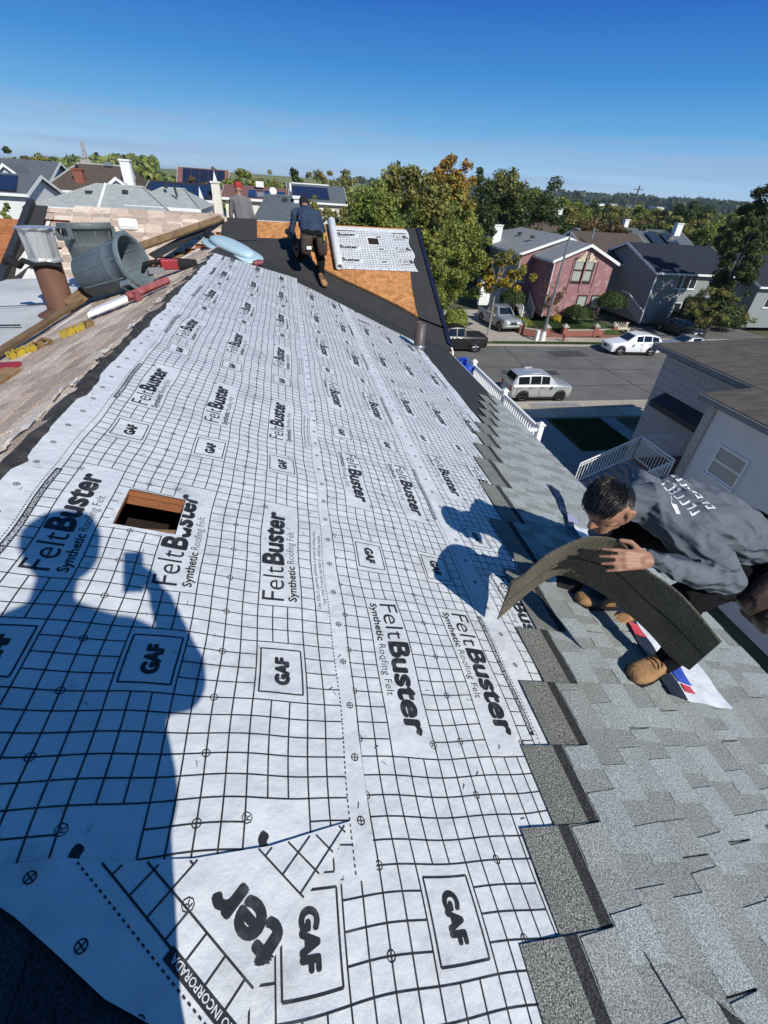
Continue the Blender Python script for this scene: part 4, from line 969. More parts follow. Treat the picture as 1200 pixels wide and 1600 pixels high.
# ---- worker crouching at the eave, bending a shingle
w1 = thing('person', (2.05, 1.4, roofz(2.05)), 'worker in charcoal long sleeve shirt crouching at the eave, bending a shingle', 'person')
S_, K_, P_, B_ = 0, 1, 2, 3      # shirt, skin, pants, boot
neck = V3(1.575, 1.50, -1.15); hd = V3(1.405, 1.475, -1.135)
fd = V3(-.80, -.26, -.54).normalized()           # where the face points: down and up-slope
upv = V3(-.5, -.12, .86); upv = (upv-fd*upv.dot(fd)).normalized()   # crown direction
lf = upv.cross(fd)                               # his left, towards the camera
HS = 1.07
def H(f=0, u=0, l=0): return hd+(fd*f+upv*u+lf*l)*HS
prims = [
 (H(-.005, .035), .088, H(.02, .02), .084, K_), (H(.045, -.02, .0), .062, H(.062, -.085), .042, K_), (H(.0, -.03, .035), .055, H(.0, -.03, -.035), .055, K_),
 (H(.02, -.08, .03), .03, H(.065, -.1, 0), .026, K_), (H(.02, -.08, -.03), .03, H(.065, -.1, 0), .026, K_),
 (H(.088, .012), .012, H(.118, -.03), .015, K_), (H(.105, -.034, .014), .009, H(.105, -.034, -.014), .009, K_),
 (H(.083, .03, .035), .013, H(.083, .03, -.035), .013, K_),
 (H(.082, -.068, .02), .009, H(.088, -.068, -.02), .009, K_), (H(.08, -.082, .016), .009, H(.086, -.082, -.016), .009, K_),
 (H(.062, -.02, .05), .016, H(.05, -.028, .058), .014, K_), (H(.062, -.02, -.05), .016, H(.05, -.028, -.058), .014, K_),
 (H(-.03, -.05), .06, neck, .064, K_), (neck+V3(-.085, 0, .0), .078, neck+V3(.06, 0, 0), .095, S_)]
ear = [(H(-.004, .018, .09), .013, H(.006, -.032, .088), .010, K_), (H(-.022, .012, .1), .011, H(-.016, -.022, .096), .008, K_), (H(-.012, .026, .096), .009, H(-.002, .024, .092), .009, K_), (H(-.008, .012, -.082), .012, H(.004, -.028, -.084), .010, K_)]
prims += ear
prims = [(a, r0*(HS if mi == K_ else 1), b, r1*(HS if mi == K_ and i != 12 else 1), mi) for i, (a, r0, b, r1, mi) in enumerate(prims)]
lsh, rsh = V3(1.735, 1.325, -1.215), V3(1.72, 1.69, -1.17)
chest, mid, wst, hip = V3(1.83, 1.50, -1.245), V3(2.06, 1.50, -1.28), V3(2.28, 1.50, -1.39), V3(2.47, 1.50, -1.56)
prims += [(lsh, .082, rsh, .08, S_), (neck+V3(.05, -.04, -.02), .085, lsh, .075, S_), (neck+V3(.05, .06, 0), .085, rsh, .075, S_),
 (chest+V3(0, -.09, 0), .135, mid+V3(0, -.09, 0), .135, S_), (chest+V3(0, .09, .02), .135, mid+V3(0, .09, 0), .135, S_), (chest, .15, mid, .155, S_),
 (mid+V3(0, -.08, 0), .135, wst+V3(0, -.08, 0), .13, S_), (mid+V3(0, .08, 0), .135, wst+V3(0, .08, 0), .13, S_), (mid, .15, wst, .145, S_),
 (wst+V3(.04, -.08, -.03), .13, hip+V3(0, -.09, 0), .14, P_), (wst+V3(.04, .08, -.03), .13, hip+V3(0, .09, 0), .14, P_)]
# near (left) arm: elbow flared out, forearm back to the shingle
lel, lwr = V3(1.99, 1.195, -1.42), V3(1.425, 1.16, -1.195)
prims += [(lsh, .08, V3(1.88, 1.235, -1.31), .072, S_), (V3(1.88, 1.235, -1.31), .072, lel, .062, S_), (lel, .062, V3(1.72, 1.165, -1.32), .062, S_), (V3(1.72, 1.165, -1.32), .06, lwr, .04, S_), (lwr, .036, lwr+V3(-.05, 0, .0), .03, K_)]
prims += hand(lwr+V3(-.03, .0, .005), (-1, .08, .02), (-.1, .75, -.65), -1, K_, .45, 1.15)
# far (right) arm reaching under
rel, rwr = V3(1.82, 1.86, -1.46), V3(1.42, 1.52, -1.5)
prims += [(rsh, .078, rel, .062, S_), (rel, .06, rwr, .04, S_), (rwr, .034, rwr+V3(-.05, -.04, .0), .03, K_)]
prims += hand(rwr+V3(-.04, -.03, .0), (-.8, -.6, .1), (-.1, -.3, .9), 1, K_, .6, 1.1)
# legs
lkn, rkn = V3(1.87, 1.26, -1.585), V3(1.84, 1.78, -1.56)
lan, ran = V3(1.815, 1.135, -1.93), V3(1.83, 1.62, -1.94)
prims += [(hip+V3(0, -.1, 0), .135, lkn, .085, P_), (lkn, .085, lan+V3(.02, 0, .06), .055, P_), (lan+V3(.02, 0, .06), .06, lan, .062, P_),
          (hip+V3(0, .1, 0), .135, rkn, .085, P_), (rkn, .085, ran+V3(.02, 0, .06), .055, P_), (ran+V3(.02, 0, .06), .06, ran, .062, P_)]
bd = body('body', prims, ['shirt_charcoal', 'skin', 'pants_black'], w1, .0056, 4, (.0105, [0, 2]))
rup = V3(SM, 0, CM)
boot_mesh((1.87, 1.165, roofz(1.87)+.03), (1.57, 1.07, roofz(1.57)+.03), .1, w1, rup, 1.22)
boot_mesh((1.87, 1.62, roofz(1.87)+.03), (1.57, 1.60, roofz(1.57)+.03), .1, w1, rup, 1.15)
# hair: short, swept forward, built of many locks over a cap
mb = MB(); rh = random.Random(5)
for i in range(3400):
    while True:
        d = Vector((rh.gauss(0, 1), rh.gauss(0, 1), rh.gauss(0, 1))).normalized(); f, u, l = d.x, d.y, d.z
        if u > -.5 and not (f > .1 and u < .75*f+.12) and not (abs(l) > .5 and u < .34 and f > -.4): break
    if f > -.45 and u < -.1: continue
    p = H(-.0+f*.098, .03+u*.096, l*.088); dn = (fd*f+upv*u+lf*l).normalized()
    flow = (fd*.9+upv*(-.12-.1*rh.random())+lf*(.12*math.sin(9*l)+rh.uniform(-.13, .13))); flow = (flow-dn*flow.dot(dn)).normalized()
    L = rh.uniform(.035, .06)*(1.2 if f > .2 or u > .5 else .6)
    up_ = .010 if (f > .35 and u > .3) else .0
    mb.tube([p-dn*.003, p+dn*(.003+up_*rh.random())+flow*L*.5, p-dn*rh.uniform(.0, .006)+dn*up_*1.5*rh.random()+flow*L], [.0036, .003, .0008], 4, cap=False)
hr = MB()
cap = []
for i in range(11):
    for j in range(20):
        a = 2*math.pi*j/20; th = (math.pi*(.32 if math.cos(a) > .3 else (.39 if math.cos(a) > -.4 else .56)))*i/10
        f = math.sin(th)*math.cos(a); l = math.sin(th)*math.sin(a); u = math.cos(th)
        cap.append(H(-.004+f*.097, .03+u*.094, l*.089))
mb.add(cap, [(i*20+j, i*20+(j+1) % 20, (i+1)*20+(j+1) % 20, (i+1)*20+j) for i in range(10) for j in range(20)], 0, True)
mb.build('hair', 'hair', w1)
for s in (1, -1):
    mb = MB(); mb.tube([H(.088, .03, .02*s), H(.09, .036, .036*s), H(.08, .03, .054*s)], [.004, .0055, .003], 6); mb.build('eyebrow', 'hair', w1)
    mb = MB(); mb.tube([H(.08, .008, .024*s), H(.083, .006, .036*s), H(.075, .006, .046*s)], [.004, .006, .003], 6); mb.build('eye', 'rubber', w1)
# white print across the shoulders of the shirt: bold slanted letter shapes following the back
dg = bpy.context.evaluated_depsgraph_get(); dg.update()
from mathutils.bvhtree import BVHTree
bvh = BVHTree.FromObject(bd, dg); o1 = Vector(w1['_o'])
mb = MB(); rp_ = random.Random(12)
def on_back(x, y):
    r = bvh.ray_cast(Vector((x, y, -.7))-o1, Vector((0, 0, -1))); return None if r[0] is None else r[0]+o1+r[1]*.003
def back_poly(pts):
    P = [on_back(*p) for p in pts]
    if all(P): mb.poly(P)
rows = [(1.70, 1.40, .62), (1.765, 1.42, .55)]
for x0, ya, span in ((1.75, 1.36, .30), (1.835, 1.37, .28)):
    y = ya
    while y < ya+span:
        w_ = rp_.uniform(.018, .03); x1 = x0+rp_.uniform(.035, .055); sl = rp_.uniform(.0, .015); k = rp_.randrange(4)
        n_ = 4
        for q in range(n_):
            a0, a1 = x0+(x1-x0)*q/n_, x0+(x1-x0)*(q+1)/n_
            back_poly([(a0, y+sl*q/n_), (a1, y+sl*(q+1)/n_), (a1, y+.009+sl*(q+1)/n_), (a0, y+.009+sl*q/n_)])
        if k != 3: back_poly([(x0, y+.008), (x0+.01, y+.008), (x0+.01, y+w_), (x0, y+w_)])
        if k != 1: back_poly([(x1-.01, y+.008+sl), (x1, y+.008+sl), (x1, y+w_+sl), (x1-.01, y+w_+sl)])
        if k == 2: back_poly([((x0+x1)/2, y+.008), ((x0+x1)/2+.009, y+.008), ((x0+x1)/2+.009, y+w_), ((x0+x1)/2, y+w_)])
        y += w_+.012
for q in range(14):
    y = 1.36+q*.012; back_poly([(1.66+q*.003, y), (1.685+q*.005, y), (1.685+q*.005, y+.014), (1.66+q*.003, y+.014)])
if mb.f: mb.build('shirt_print', 'print_white', w1)['kind'] = 'stuff'
# tool belt and pouches
mb = MB(); c = wst+V3(.06, 0, -.05); ax = (hip-wst).normalized()
M = lathe_axis(c, ax)
prof = [(.17, -.02), (.178, -.02), (.178, .03), (.17, .03)]; vs = []
for r, z in prof:
    for j in range(28):
        a = 2*math.pi*j/28; q = M @ Vector((r*math.cos(a)*.95, r*math.sin(a), z)); q.y = c.y+(q.y-c.y)*1.32; vs.append(q)
mb.add(vs, [(i*28+j, i*28+(j+1) % 28, ((i+1) % 4)*28+(j+1) % 28, ((i+1) % 4)*28+j) for i in range(4) for j in range(28)], 0, True); mb.build('tool_belt', 'leather_brown', w1)
def pouch(c, size, tilt, nm='tool_pouch'):
    mb = MB(); sx, sy, sz = size; R = Matrix.Rotation(tilt, 3, 'Y'); rows = []
    for z, k in ((-.5, .55), (-.45, .75), (-.2, .95), (.2, 1.0), (.48, 1.0), (.5, .96), (.42, .9), (-.3, .75)):
        rows.append([Vector(c)+R @ Vector((sx/2*k*math.copysign(abs(math.cos(a))**.6, math.cos(a)), sy/2*k*math.copysign(abs(math.sin(a))**.6, math.sin(a)), sz*z)) for a in np.linspace(0, 2*math.pi, 18, endpoint=False)])
    mb.add([v for r in rows for v in r], [(i*18+j, i*18+(j+1) % 18, (i+1)*18+(j+1) % 18, (i+1)*18+j) for i in range(7) for j in range(18)]+[tuple(range(18))[::-1]], 0, True)
    o = mb.build(nm, 'leather_brown', w1)
    mb = MB(); mb.tube([Vector(c)+R @ Vector((sx/2*math.cos(a)*1.03, sy/2*math.sin(a)*1.03, sz*.5)) for a in np.linspace(0, 2*math.pi, 18)], .007, 6); mb.build('pouch_rim', 'leather_brown', w1)
    return o
pouch((2.27, 1.2, -1.54), (.2, .12, .26), .75); pouch((2.34, 1.13, -1.64), (.19, .1, .22), .85); pouch((2.45, 1.25, -1.74), (.2, .14, .2), .5)
mb = MB(); mb.tube([(2.17, 1.13, -1.47), (2.21, 1.08, -1.57), (2.3, 1.04, -1.69), (2.4, 1.05, -1.73), (2.47, 1.1, -1.63)], .006, 6); mb.build('pouch_cord', 'leather_brown', w1)
mb = MB(); mb.tube([(2.2, 1.1, -1.52), (2.28, 1.06, -1.65), (2.36, 1.05, -1.69)], .005, 6); mb.build('hammer_loop', 'metal_grey', w1)
# ---- the shingle he bends
A = [(.851, 1.227, -1.316), (.896, 1.215, -1.265), (.997, 1.256, -1.212), (1.133, 1.282, -1.165), (1.218, 1.282, -1.152), (1.31, 1.239, -1.153), (1.373, 1.13, -1.209), (1.451, .995, -1.236), (1.507, .811, -1.301)]
B = [(.905, 1.321, -1.678), (1.02, 1.373, -1.626), (1.128, 1.41, -1.566), (1.228, 1.42, -1.512), (1.344, 1.375, -1.535), (1.458, 1.285, -1.573), (1.512, 1.094, -1.572), (1.534, .952, -1.582), (1.561, .87, -1.572)]
def crom(P, t):
    n = len(P)-1; i = min(int(t*n), n-1); f = t*n-i; p = [Vector(P[max(0, min(n, i+k))]) for k in (-1, 0, 1, 2)]
    return .5*((2*p[1])+(-p[0]+p[2])*f+(2*p[0]-5*p[1]+4*p[2]-p[3])*f*f+(-p[0]+3*p[1]-3*p[2]+p[3])*f**3)
hs = thing('held_shingle', tuple(crom(A, .5)), 'bent grey asphalt shingle held arched in the crouching worker\'s hands', 'shingle')
pm('shingle_back', (.016, .016, .016), (.024, .023, .022), 8, .8, speck=(.7, 1.4), speck_scale=200); pm('held_granule', (.21, .185, .13), (.16, .14, .1), 10, .9, speck=(.5, 1.5), speck_scale=180, bump=.5, bscale=220)
pm('held_back', (.125, .11, .075), (.09, .08, .058), 10, .9, speck=(.6, 1.4), speck_scale=140, bump=.4, bscale=160); SGN = 1
def held(nu0, nu1, off, th, mat_i, name):
    n = 40; mbx = MB(); cols = []
    for i in range(n+1):
        t = i/n; a, b = crom(A, t), crom(B, t); a2, b2 = crom(A, min(1, t+.01)), crom(B, min(1, t+.01)); a1, b1 = crom(A, max(0, t-.01)), crom(B, max(0, t-.01))
        nrm = ((a2+b2)-(a1+b1)).cross(b-a).normalized()
        p, q = a.lerp(b, nu0), a.lerp(b, nu1); cols.append([p+nrm*off, q+nrm*off, q+nrm*(off+th), p+nrm*(off+th)])
    vs = [v for c in cols for v in c]
    for i in range(n):
        for k in range(4): mbx.add([], []); 
    fs = [(i*4+k, i*4+(k+1) % 4, (i+1)*4+(k+1) % 4, (i+1)*4+k) for i in range(n) for k in range(4)]+[(0, 1, 2, 3), tuple(4*n+k for k in range(4))]
    mbx.add(vs, fs, 0, False); return mbx.build(name, mat_i, hs)
held(0, 1, 0, .003, 'held_back', 'backing'); held(.005, .995, SGN*.0035, SGN*.002, 'held_granule', 'granule_face'); held(.005, .45, -SGN*.001, -SGN*.003, 'held_back', 'second_layer')
for q_ in (.0075, -.0075): held(.455, .475, q_, .0008, 'shingle_back', 'nail_line')
# nail gun and glove in front of his feet
g = V3(1.72, 1.72, roofz(1.72)+.04); t = thing('coil_nailer', tuple(g), 'black and silver coil nailer lying on the shingles by the far boot', 'nail gun')
mb = MB(); mb.tube([g+V3(-.2, .04, .06), g+V3(-.05, .0, .07), g+V3(.12, -.05, .08)], [.045, .05, .06], 12); mb.build('body', 'black_cloth', t)
mb = MB(); mb.lathe([(0, 0), (.075, 0), (.08, .02), (.08, .09), (.07, .1), (0, .1)], 18, Matrix.Translation(g+V3(-.02, -.1, -.0))); mb.build('magazine', 'metal_dark', t)
mb = MB(); mb.tube([g+V3(-.26, .06, .05), g+V3(-.2, .04, .06)], [.035, .042], 12); mb.build('cap', 'galvanised', t)
mb = MB(); mb.tube([g+V3(.02, -.02, .09), g+V3(.1, -.12, .05), g+V3(.16, -.16, .01)], [.022, .02, .018], 8); mb.build('handle', 'rubber', t)
gl = V3(1.93, 1.52, roofz(1.93)+.05); t = thing('work_glove', tuple(gl), 'tan work glove lying between the crouching worker\'s boots', 'glove')
body('glove', [(gl, .03, gl+V3(-.06, -.0, .0), .028, 0)]+hand(gl+V3(-.03, 0, .01), (-.9, -.2, -.1), (0, 0, -1), 1, 0, .5, 1.1), ['boot_tan'], t, .006, 3)

# ---- standing/bending figures on the far wing
def torso(n, sh, hp, mi, w=.16, r=.12):
    n, hp = Vector(n), Vector(hp); l, rr = Vector(sh[0]), Vector(sh[1]); s = (rr-l).normalized(); m = (n+hp)/2
    return [(l, .075, rr, .075, mi), (n-s*.0, .08, l, .07, mi), (n, .08, rr, .07, mi), ((l+rr)/2-s*.08, .11, hp-s*.07, r, mi), ((l+rr)/2+s*.08, .11, hp+s*.07, r, mi), ((l+rr)/2, .12, hp, r+.02, mi)]
w2 = thing('person', (.5, 9.9, -1.6), 'worker in navy jacket with tool belt bending over the plywood wing', 'person')
hp, nk, hd2 = V3(.47, 9.95, -.83), V3(.38, 10.42, -.44), V3(.36, 10.57, -.33)
P2 = torso(nk, ((.17, 10.36, -.5), (.60, 10.34, -.5)), hp+V3(0, .02, .05), 0, r=.145)
P2 += [(nk, .06, hd2, .055, 1), (hd2, .095, hd2+V3(0, .05, .03), .09, 2), (hd2+V3(0, .09, -.03), .06, hd2+V3(0, .09, -.06), .05, 1)]
P2 += [((.17, 10.36, -.5), .072, (.10, 10.35, -.78), .06, 0), ((.10, 10.35, -.78), .06, (.16, 10.55, -1.0), .045, 0), ((.60, 10.34, -.5), .072, (.70, 10.3, -.74), .06, 0), ((.70, 10.3, -.74), .06, (.62, 10.5, -.98), .045, 0)]
P2 += hand((.165, 10.57, -1.02), (.1, .4, -.6), (0, -.8, -.3), 1, 1, .7, 1.1)+hand((.62, 10.52, -1.0), (-.1, .4, -.6), (0, -.8, -.3), -1, 1, .7, 1.1)
kr, kl = V3(.62, 9.98, -1.22), V3(.32, 10.3, -1.12)
ar, al = V3(.62, 9.78, -1.52), V3(.22, 10.45, -1.33)
P2 += [(hp+V3(.1, 0, 0), .13, kr, .085, 3), (kr, .085, ar, .058, 3), (hp+V3(-.1, .03, 0), .13, kl, .085, 3), (kl, .085, al+V3(0, 0, .06), .058, 3), (hp+V3(.08, -.05, .02), .12, hp+V3(-.08, -.05, .02), .12, 3)]
body('body', P2, ['jacket_navy', 'skin', 'wool_dark', 'pants_black'], w2, .013, 5, (.008, [0, 3]))
wu = V3(0, -SW, CW)
boot_mesh((.6, 9.86, WZ-(WY-9.86)*.5+.02), (.68, 9.62, WZ-(WY-9.62)*.5+.05), .1, w2, wu, 1.25); boot_mesh((.2, 10.42, WZ-(WY-10.42)*.5+.02), (.16, 10.68, WZ-(WY-10.68)*.5+.02), .1, w2, wu, 1.15)
w1o = w1; w1 = w2
mb = MB(); mb.lathe([(.185, -.03), (.19, -.03), (.19, .03), (.185, .03)], 24, Matrix.Translation(hp+V3(0, -.0, .08)) @ Matrix.Rotation(.5, 4, 'X')); mb.build('tool_belt', 'leather_brown', w2)
pouch(hp+V3(-.12, -.2, -.12), (.22, .13, .32), .1); pouch(hp+V3(.17, -.16, -.14), (.2, .13, .3), -.1)
mb = MB(); mb.box(hp+V3(-.08, -.27, -.16), (.09, .03, .05), .3); mb.build('glove_tag', 'white_paint', w2)
mb = MB(); mb.box(hp+V3(.2, -.25, .03), (.03, .05, .12), .3); mb.build('tape_measure', 'yellow_plastic', w2)
w1 = w1o
w3 = thing('person', (-1.05, 14.0, -1.95), 'worker in grey long sleeve shirt and red cap beyond the wing ridge', 'person')
q = at(380, 345, Y=14.0); q = V3(q.x, 14.0, -.92); nk3 = q+V3(-.04, .03, .52); hd3 = q+V3(-.04, .06, .68)
P3 = torso(nk3+V3(0, 0, -.02), ((q.x-.22, 14.0, q.z+.44), (q.x+.17, 14.02, q.z+.44)), q, 0, r=.135)
P3 += [(nk3, .055, hd3, .055, 1), (hd3, .088, hd3+V3(0, .03, .04), .085, 1), ((q.x-.22, 14, q.z+.44), .07, (q.x-.29, 14.02, q.z+.14), .055, 0), ((q.x-.29, 14.02, q.z+.14), .055, (q.x-.28, 14.1, q.z-.12), .04, 0), ((q.x+.17, 14.02, q.z+.44), .07, (q.x+.25, 14.0, q.z+.14), .055, 0), ((q.x+.25, 14.0, q.z+.14), .055, (q.x+.24, 14.1, q.z-.12), .04, 0)]
P3 += hand((q.x-.28, 14.11, q.z-.14), (0, .2, -1), (0, .9, .2), 1, 1, .5)+hand((q.x+.24, 14.11, q.z-.14), (0, .2, -1), (0, .9, .2), -1, 1, .5)
for s in (-1, 1): P3 += [(q+V3(.09*s, 0, -.02), .12, q+V3(.11*s, .04, -.5), .08, 2), (q+V3(.11*s, .04, -.5), .08, q+V3(.12*s, 0, -.98), .06, 2), (q+V3(.12*s, -.04, -1.0), .05, q+V3(.13*s, .16, -1.06), .045, 3)]
body('body', P3, ['shirt_grey', 'skin', 'jeans_dark', 'boot_tan'], w3, .014, 5, (.005, [0, 2]))
mb = MB(); mb.lathe([(.102, -.0), (.104, .03), (.098, .07), (.07, .105), (.03, .12), (0, .122)], 20, Matrix.Translation(hd3+V3(0, .015, .03))); mb.add([hd3+V3(x*.085, .09+y, .035-.02*y*8) for x, y in ((-1, 0), (-.8, .07), (0, .1), (.8, .07), (1, 0))], [(0, 1, 2, 3, 4)]); mb.build('cap', 'cap_red', w3)

# ---- the photographer, standing behind the lens; only his shadow reaches the picture
w4 = thing('person', (-.25, -.3, roofz(-.25)), 'photographer in dark clothes holding a phone out with the right hand, seen as a shadow', 'person')
hd4 = V3(-.10, -.25, .285); nk4 = V3(-.17, -.31, .05)
ls4, rs4 = V3(-.39, -.33, -.03), V3(.03, -.33, -.05); hp4 = V3(-.2, -.36, -.5)
P4 = torso(nk4, (ls4, rs4), hp4+V3(-.03, 0, .05), 0, r=.19)+[(hp4+V3(-.08, 0, 0), .15, hp4+V3(.08, 0, 0), .15, 2), (nk4, .065, hd4, .06, 1), (hd4, .11, hd4+V3(.0, .02, .07), .115, 1)]
P4 += [(rs4+V3(-.06, 0, -.06), .13, V3(-.06, -.33, -.5), .12, 0), (rs4+V3(0, 0, -.06), .09, V3(.12, -.24, -.3), .08, 0), (rs4, .08, V3(.14, -.22, -.27), .065, 0), (V3(.14, -.22, -.27), .06, V3(.09, -.1, -.1), .04, 0), (ls4, .09, V3(-.55, -.25, -.3), .075, 0), (V3(-.5, -.25, -.3), .058, V3(-.34, -.12, -.42), .042, 0)]
P4 += hand(V3(.085, -.09, -.09), (-.35, .25, .9), (-.9, .1, -.3), -1, 1, .5, 1.0)+hand(V3(-.33, -.11, -.43), (.3, .2, -.5), (.2, .8, .1), 1, 1, .6)
for s, x in ((-1, -.43), (1, -.2)): P4 += [(hp4+V3(.09*s, 0, -.05), .14, V3(x, -.30, -.92), .125, 2), (V3(x, -.30, -.92), .125, V3(x, -.34, roofz(x)+.1), .12, 2), (V3(x, -.36, roofz(x)+.045), .045, V3(x, -.13, roofz(x)+.04), .042, 3)]
body('body', P4, ['jeans_dark', 'skin', 'pants_black', 'boot_tan'], w4, .014, 5)
ph = MB(); R3 = Matrix((( _R.x, -_D.x, -_f.x), (_R.y, -_D.y, -_f.y), (_R.z, -_D.z, -_f.z)))
ph.box(-_f*.024+_R*.012+_D*.03, (.076, .15, .009), R3); tag(ph.build('phone', 'rubber', bevel=.003), 'dark phone held out by the photographer', 'phone')
mb = MB(); mb.lathe([(.12, -.02), (.125, .03), (.118, .08), (.07, .13), (0, .145)], 18, Matrix.Translation(hd4+V3(0, .0, .05))); mb.build('hair', 'hair', w4)
# ================================================================ ground, street
pm('ground_soil', (.07, .085, .035), (.1, .1, .05), .05, .95, speck=(.7, 1.2), speck_scale=.4)
pm('meadow', (.2, .2, .075), (.13, .16, .055), .01, .95, speck=(.85, 1.15), speck_scale=.12)
def hill(x, y):
    r = math.hypot(x, y); b = math.atan2(x, y)                      # bearing
    f = max(0, min(1, (r-130)/520)); f = f*f*(3-2*f)
    z = GZ-1.5*f
    z += 15.5*f*math.exp(-((b+.04)/.3)**4)*math.exp(-((r-640)/260)**2)
    g = max(0, min(1, (r-700)/900)); z += g*(12+10*math.sin(b*3+.6)+4*math.sin(b*9))*max(0, math.exp(-((b-.75)/.6)**2))-g*6
    return z
mb = MB(); rr = [0, 30, 60, 90, 130]+[170+40*i for i in range(22)]+[1100, 1300, 1600, 2000, 2600, 3400, 4600, 6000]; nb = 180
vs = [(0, 0, GZ-.05)]
for r in rr[1:]:
    for j in range(nb):
        a = 2*math.pi*j/nb; x, y = r*math.sin(a), r*math.cos(a); vs.append((x, y, hill(x, y)-.05))
fs = [(0, 1+j, 1+(j+1) % nb) for j in range(nb)]+[(1+i*nb+j, 1+(i+1)*nb+j, 1+(i+1)*nb+(j+1) % nb, 1+i*nb+(j+1) % nb) for i in range(len(rr)-2) for j in range(nb)]
mb.add(vs, fs, 0, True)
for i, f in enumerate(mb.f):
    c = [sum(mb.v[k][a] for k in f)/len(f) for a in range(3)]; r_ = math.hypot(c[0], c[1]); b_ = math.atan2(c[0], c[1])
    mb.m[i] = 1 if (r_ > 330 and abs(b_+.06) < .26 and r_ < 1000) else 0
struct(mb.build('ground', ['ground_soil', 'meadow'], None, (0, 0, 0)))
NC, FC = 24.45, 36.8
def flat(name, x0, x1, y0, y1, z, mat, th=.02):
    mb = MB(); mb.b2(x0, x1, y0, y1, z-th, z); return mb.build(name, mat)
struct(flat('road', -160, 260, NC, FC, GZ+.004, 'asphalt', .05))
struct(flat('road', 120, 131, -200, NC, GZ+.004, 'asphalt', .05))
mb = MB()
for (x, y, a, b_, r_) in ((22.5, 34.6, 1.6, .8, .1), (17, 30, 2.2, .5, 0)):
    mb.box((x, y, GZ+.008), (a*2, b_*2, .006), r_)
pm('tar_line', (.03, .03, .03), None, 5, .8)
for i, (x0, y0, x1, y1) in enumerate(((10, 27.2, 30, 27.6), (12, 31.5, 27, 30.6), (16.5, 24.8, 17.6, 36.5), (24, 25, 23.2, 36.4), (20, 33.2, 34, 33.6))):
    m_ = MB(); n = 40; V = []; r_ = random.Random(i)
    for k in range(n):
        t = k/(n-1); a_, b2_ = x0+(x1-x0)*t, y0+(y1-y0)*t; jx, jy = r_.gauss(0, .05), r_.gauss(0, .06); w_ = .02+.03*r_.random()
        dx, dy = (0, w_) if abs(x1-x0) > abs(y1-y0) else (w_, 0); V += [(a_+jx-dx, b2_+jy-dy, GZ+.009), (a_+jx+dx, b2_+jy+dy, GZ+.009)]
    m_.add(V, [(2*k, 2*k+1, 2*k+3, 2*k+2) for k in range(n-1)]); struct(m_.build('road_crack', 'tar_line'))
pm('asphalt_patch', (.045, .045, .045), (.06, .06, .058), 2, .9)
struct(mb.build('road_patch', 'asphalt_patch'))
for y0, y1 in ((NC-.18, NC), (FC, FC+.18)): struct(flat('kerb', -160, 260, y0, y1, GZ+.13, 'concrete', .3))
struct(flat('verge', -160, 260, NC-.95, NC-.18, GZ+.11, 'grass', .3)); struct(flat('verge', -160, 260, FC+.18, FC+1.0, GZ+.11, 'grass', .3))
sw = flat('pavement', -160, 260, 22.1, NC-.95, GZ+.10, 'concrete', .3); struct(sw); sf = struct(flat('pavement', -160, 260, FC+1.0, FC+2.5, GZ+.10, 'concrete', .3))
mb = MB(); mb.b2(0, 1, 0, 1, 0, 1)
pm('slab', (.44, .375, .3), (.37, .32, .26), 1.2, .85, objrand=.12, speck=(.85, 1.1), speck_scale=50, bump=.1)
def slabs(parent, x0, x1, y0, y1, z, sx, mat, name='paving_slab'):
    x = x0
    while x < x1-.05:
        m_ = MB(); m_.b2(x+.012, min(x+sx, x1)-.012, y0+.012, y1-.012, z, z+.016); m_.build(name, mat, parent); x += sx
slabs(sw, 9.0, 30, 22.12, NC-.97, GZ+.10, 1.5, 'slab'); slabs(sf, 9.5, 36, FC+1.02, FC+2.48, GZ+.10, 1.5, 'slab')
# concrete apron with grey panel in the verge near the silver car
slabs(sw, 12.6, 23.0, NC-.93, NC-.2, GZ+.115, 2.6, 'slab')
mb = MB(); mb.b2(14.0, 17.4, NC-.86, NC-.3, GZ+.132, GZ+.136); mb.build('exposed_aggregate_panel', 'grey_concrete', sw)
# yard beside the house, in its shade
yard = struct(flat('driveway', 2.6, 14.2, 8, 22.1, GZ+.05, 'grey_concrete', .2))
for i in range(6):
    for j in range(6):
        m_ = MB(); m_.b2(6.4+i*1.3+.012, 6.4+(i+1)*1.3-.012, 10+j*2+.012, 10+(j+1)*2-.012, GZ+.05, GZ+.062); m_.build('paving_slab', 'grey_concrete', yard)
pm('lawn', (.03, .075, .018), (.022, .055, .012), 3, .95, speck=(.6, 1.3), speck_scale=60)
lawn = struct(flat('lawn', 14.3, 17.6, 18.1, 21.9, GZ+.08, 'lawn', .2))
struct(flat('path', 14.2, 22, 8, 18.1, GZ+.055, 'grey_concrete', .2)); struct(flat('path', 17.6, 18.6, 18.1, 22.1, GZ+.055, 'grey_concrete', .2))
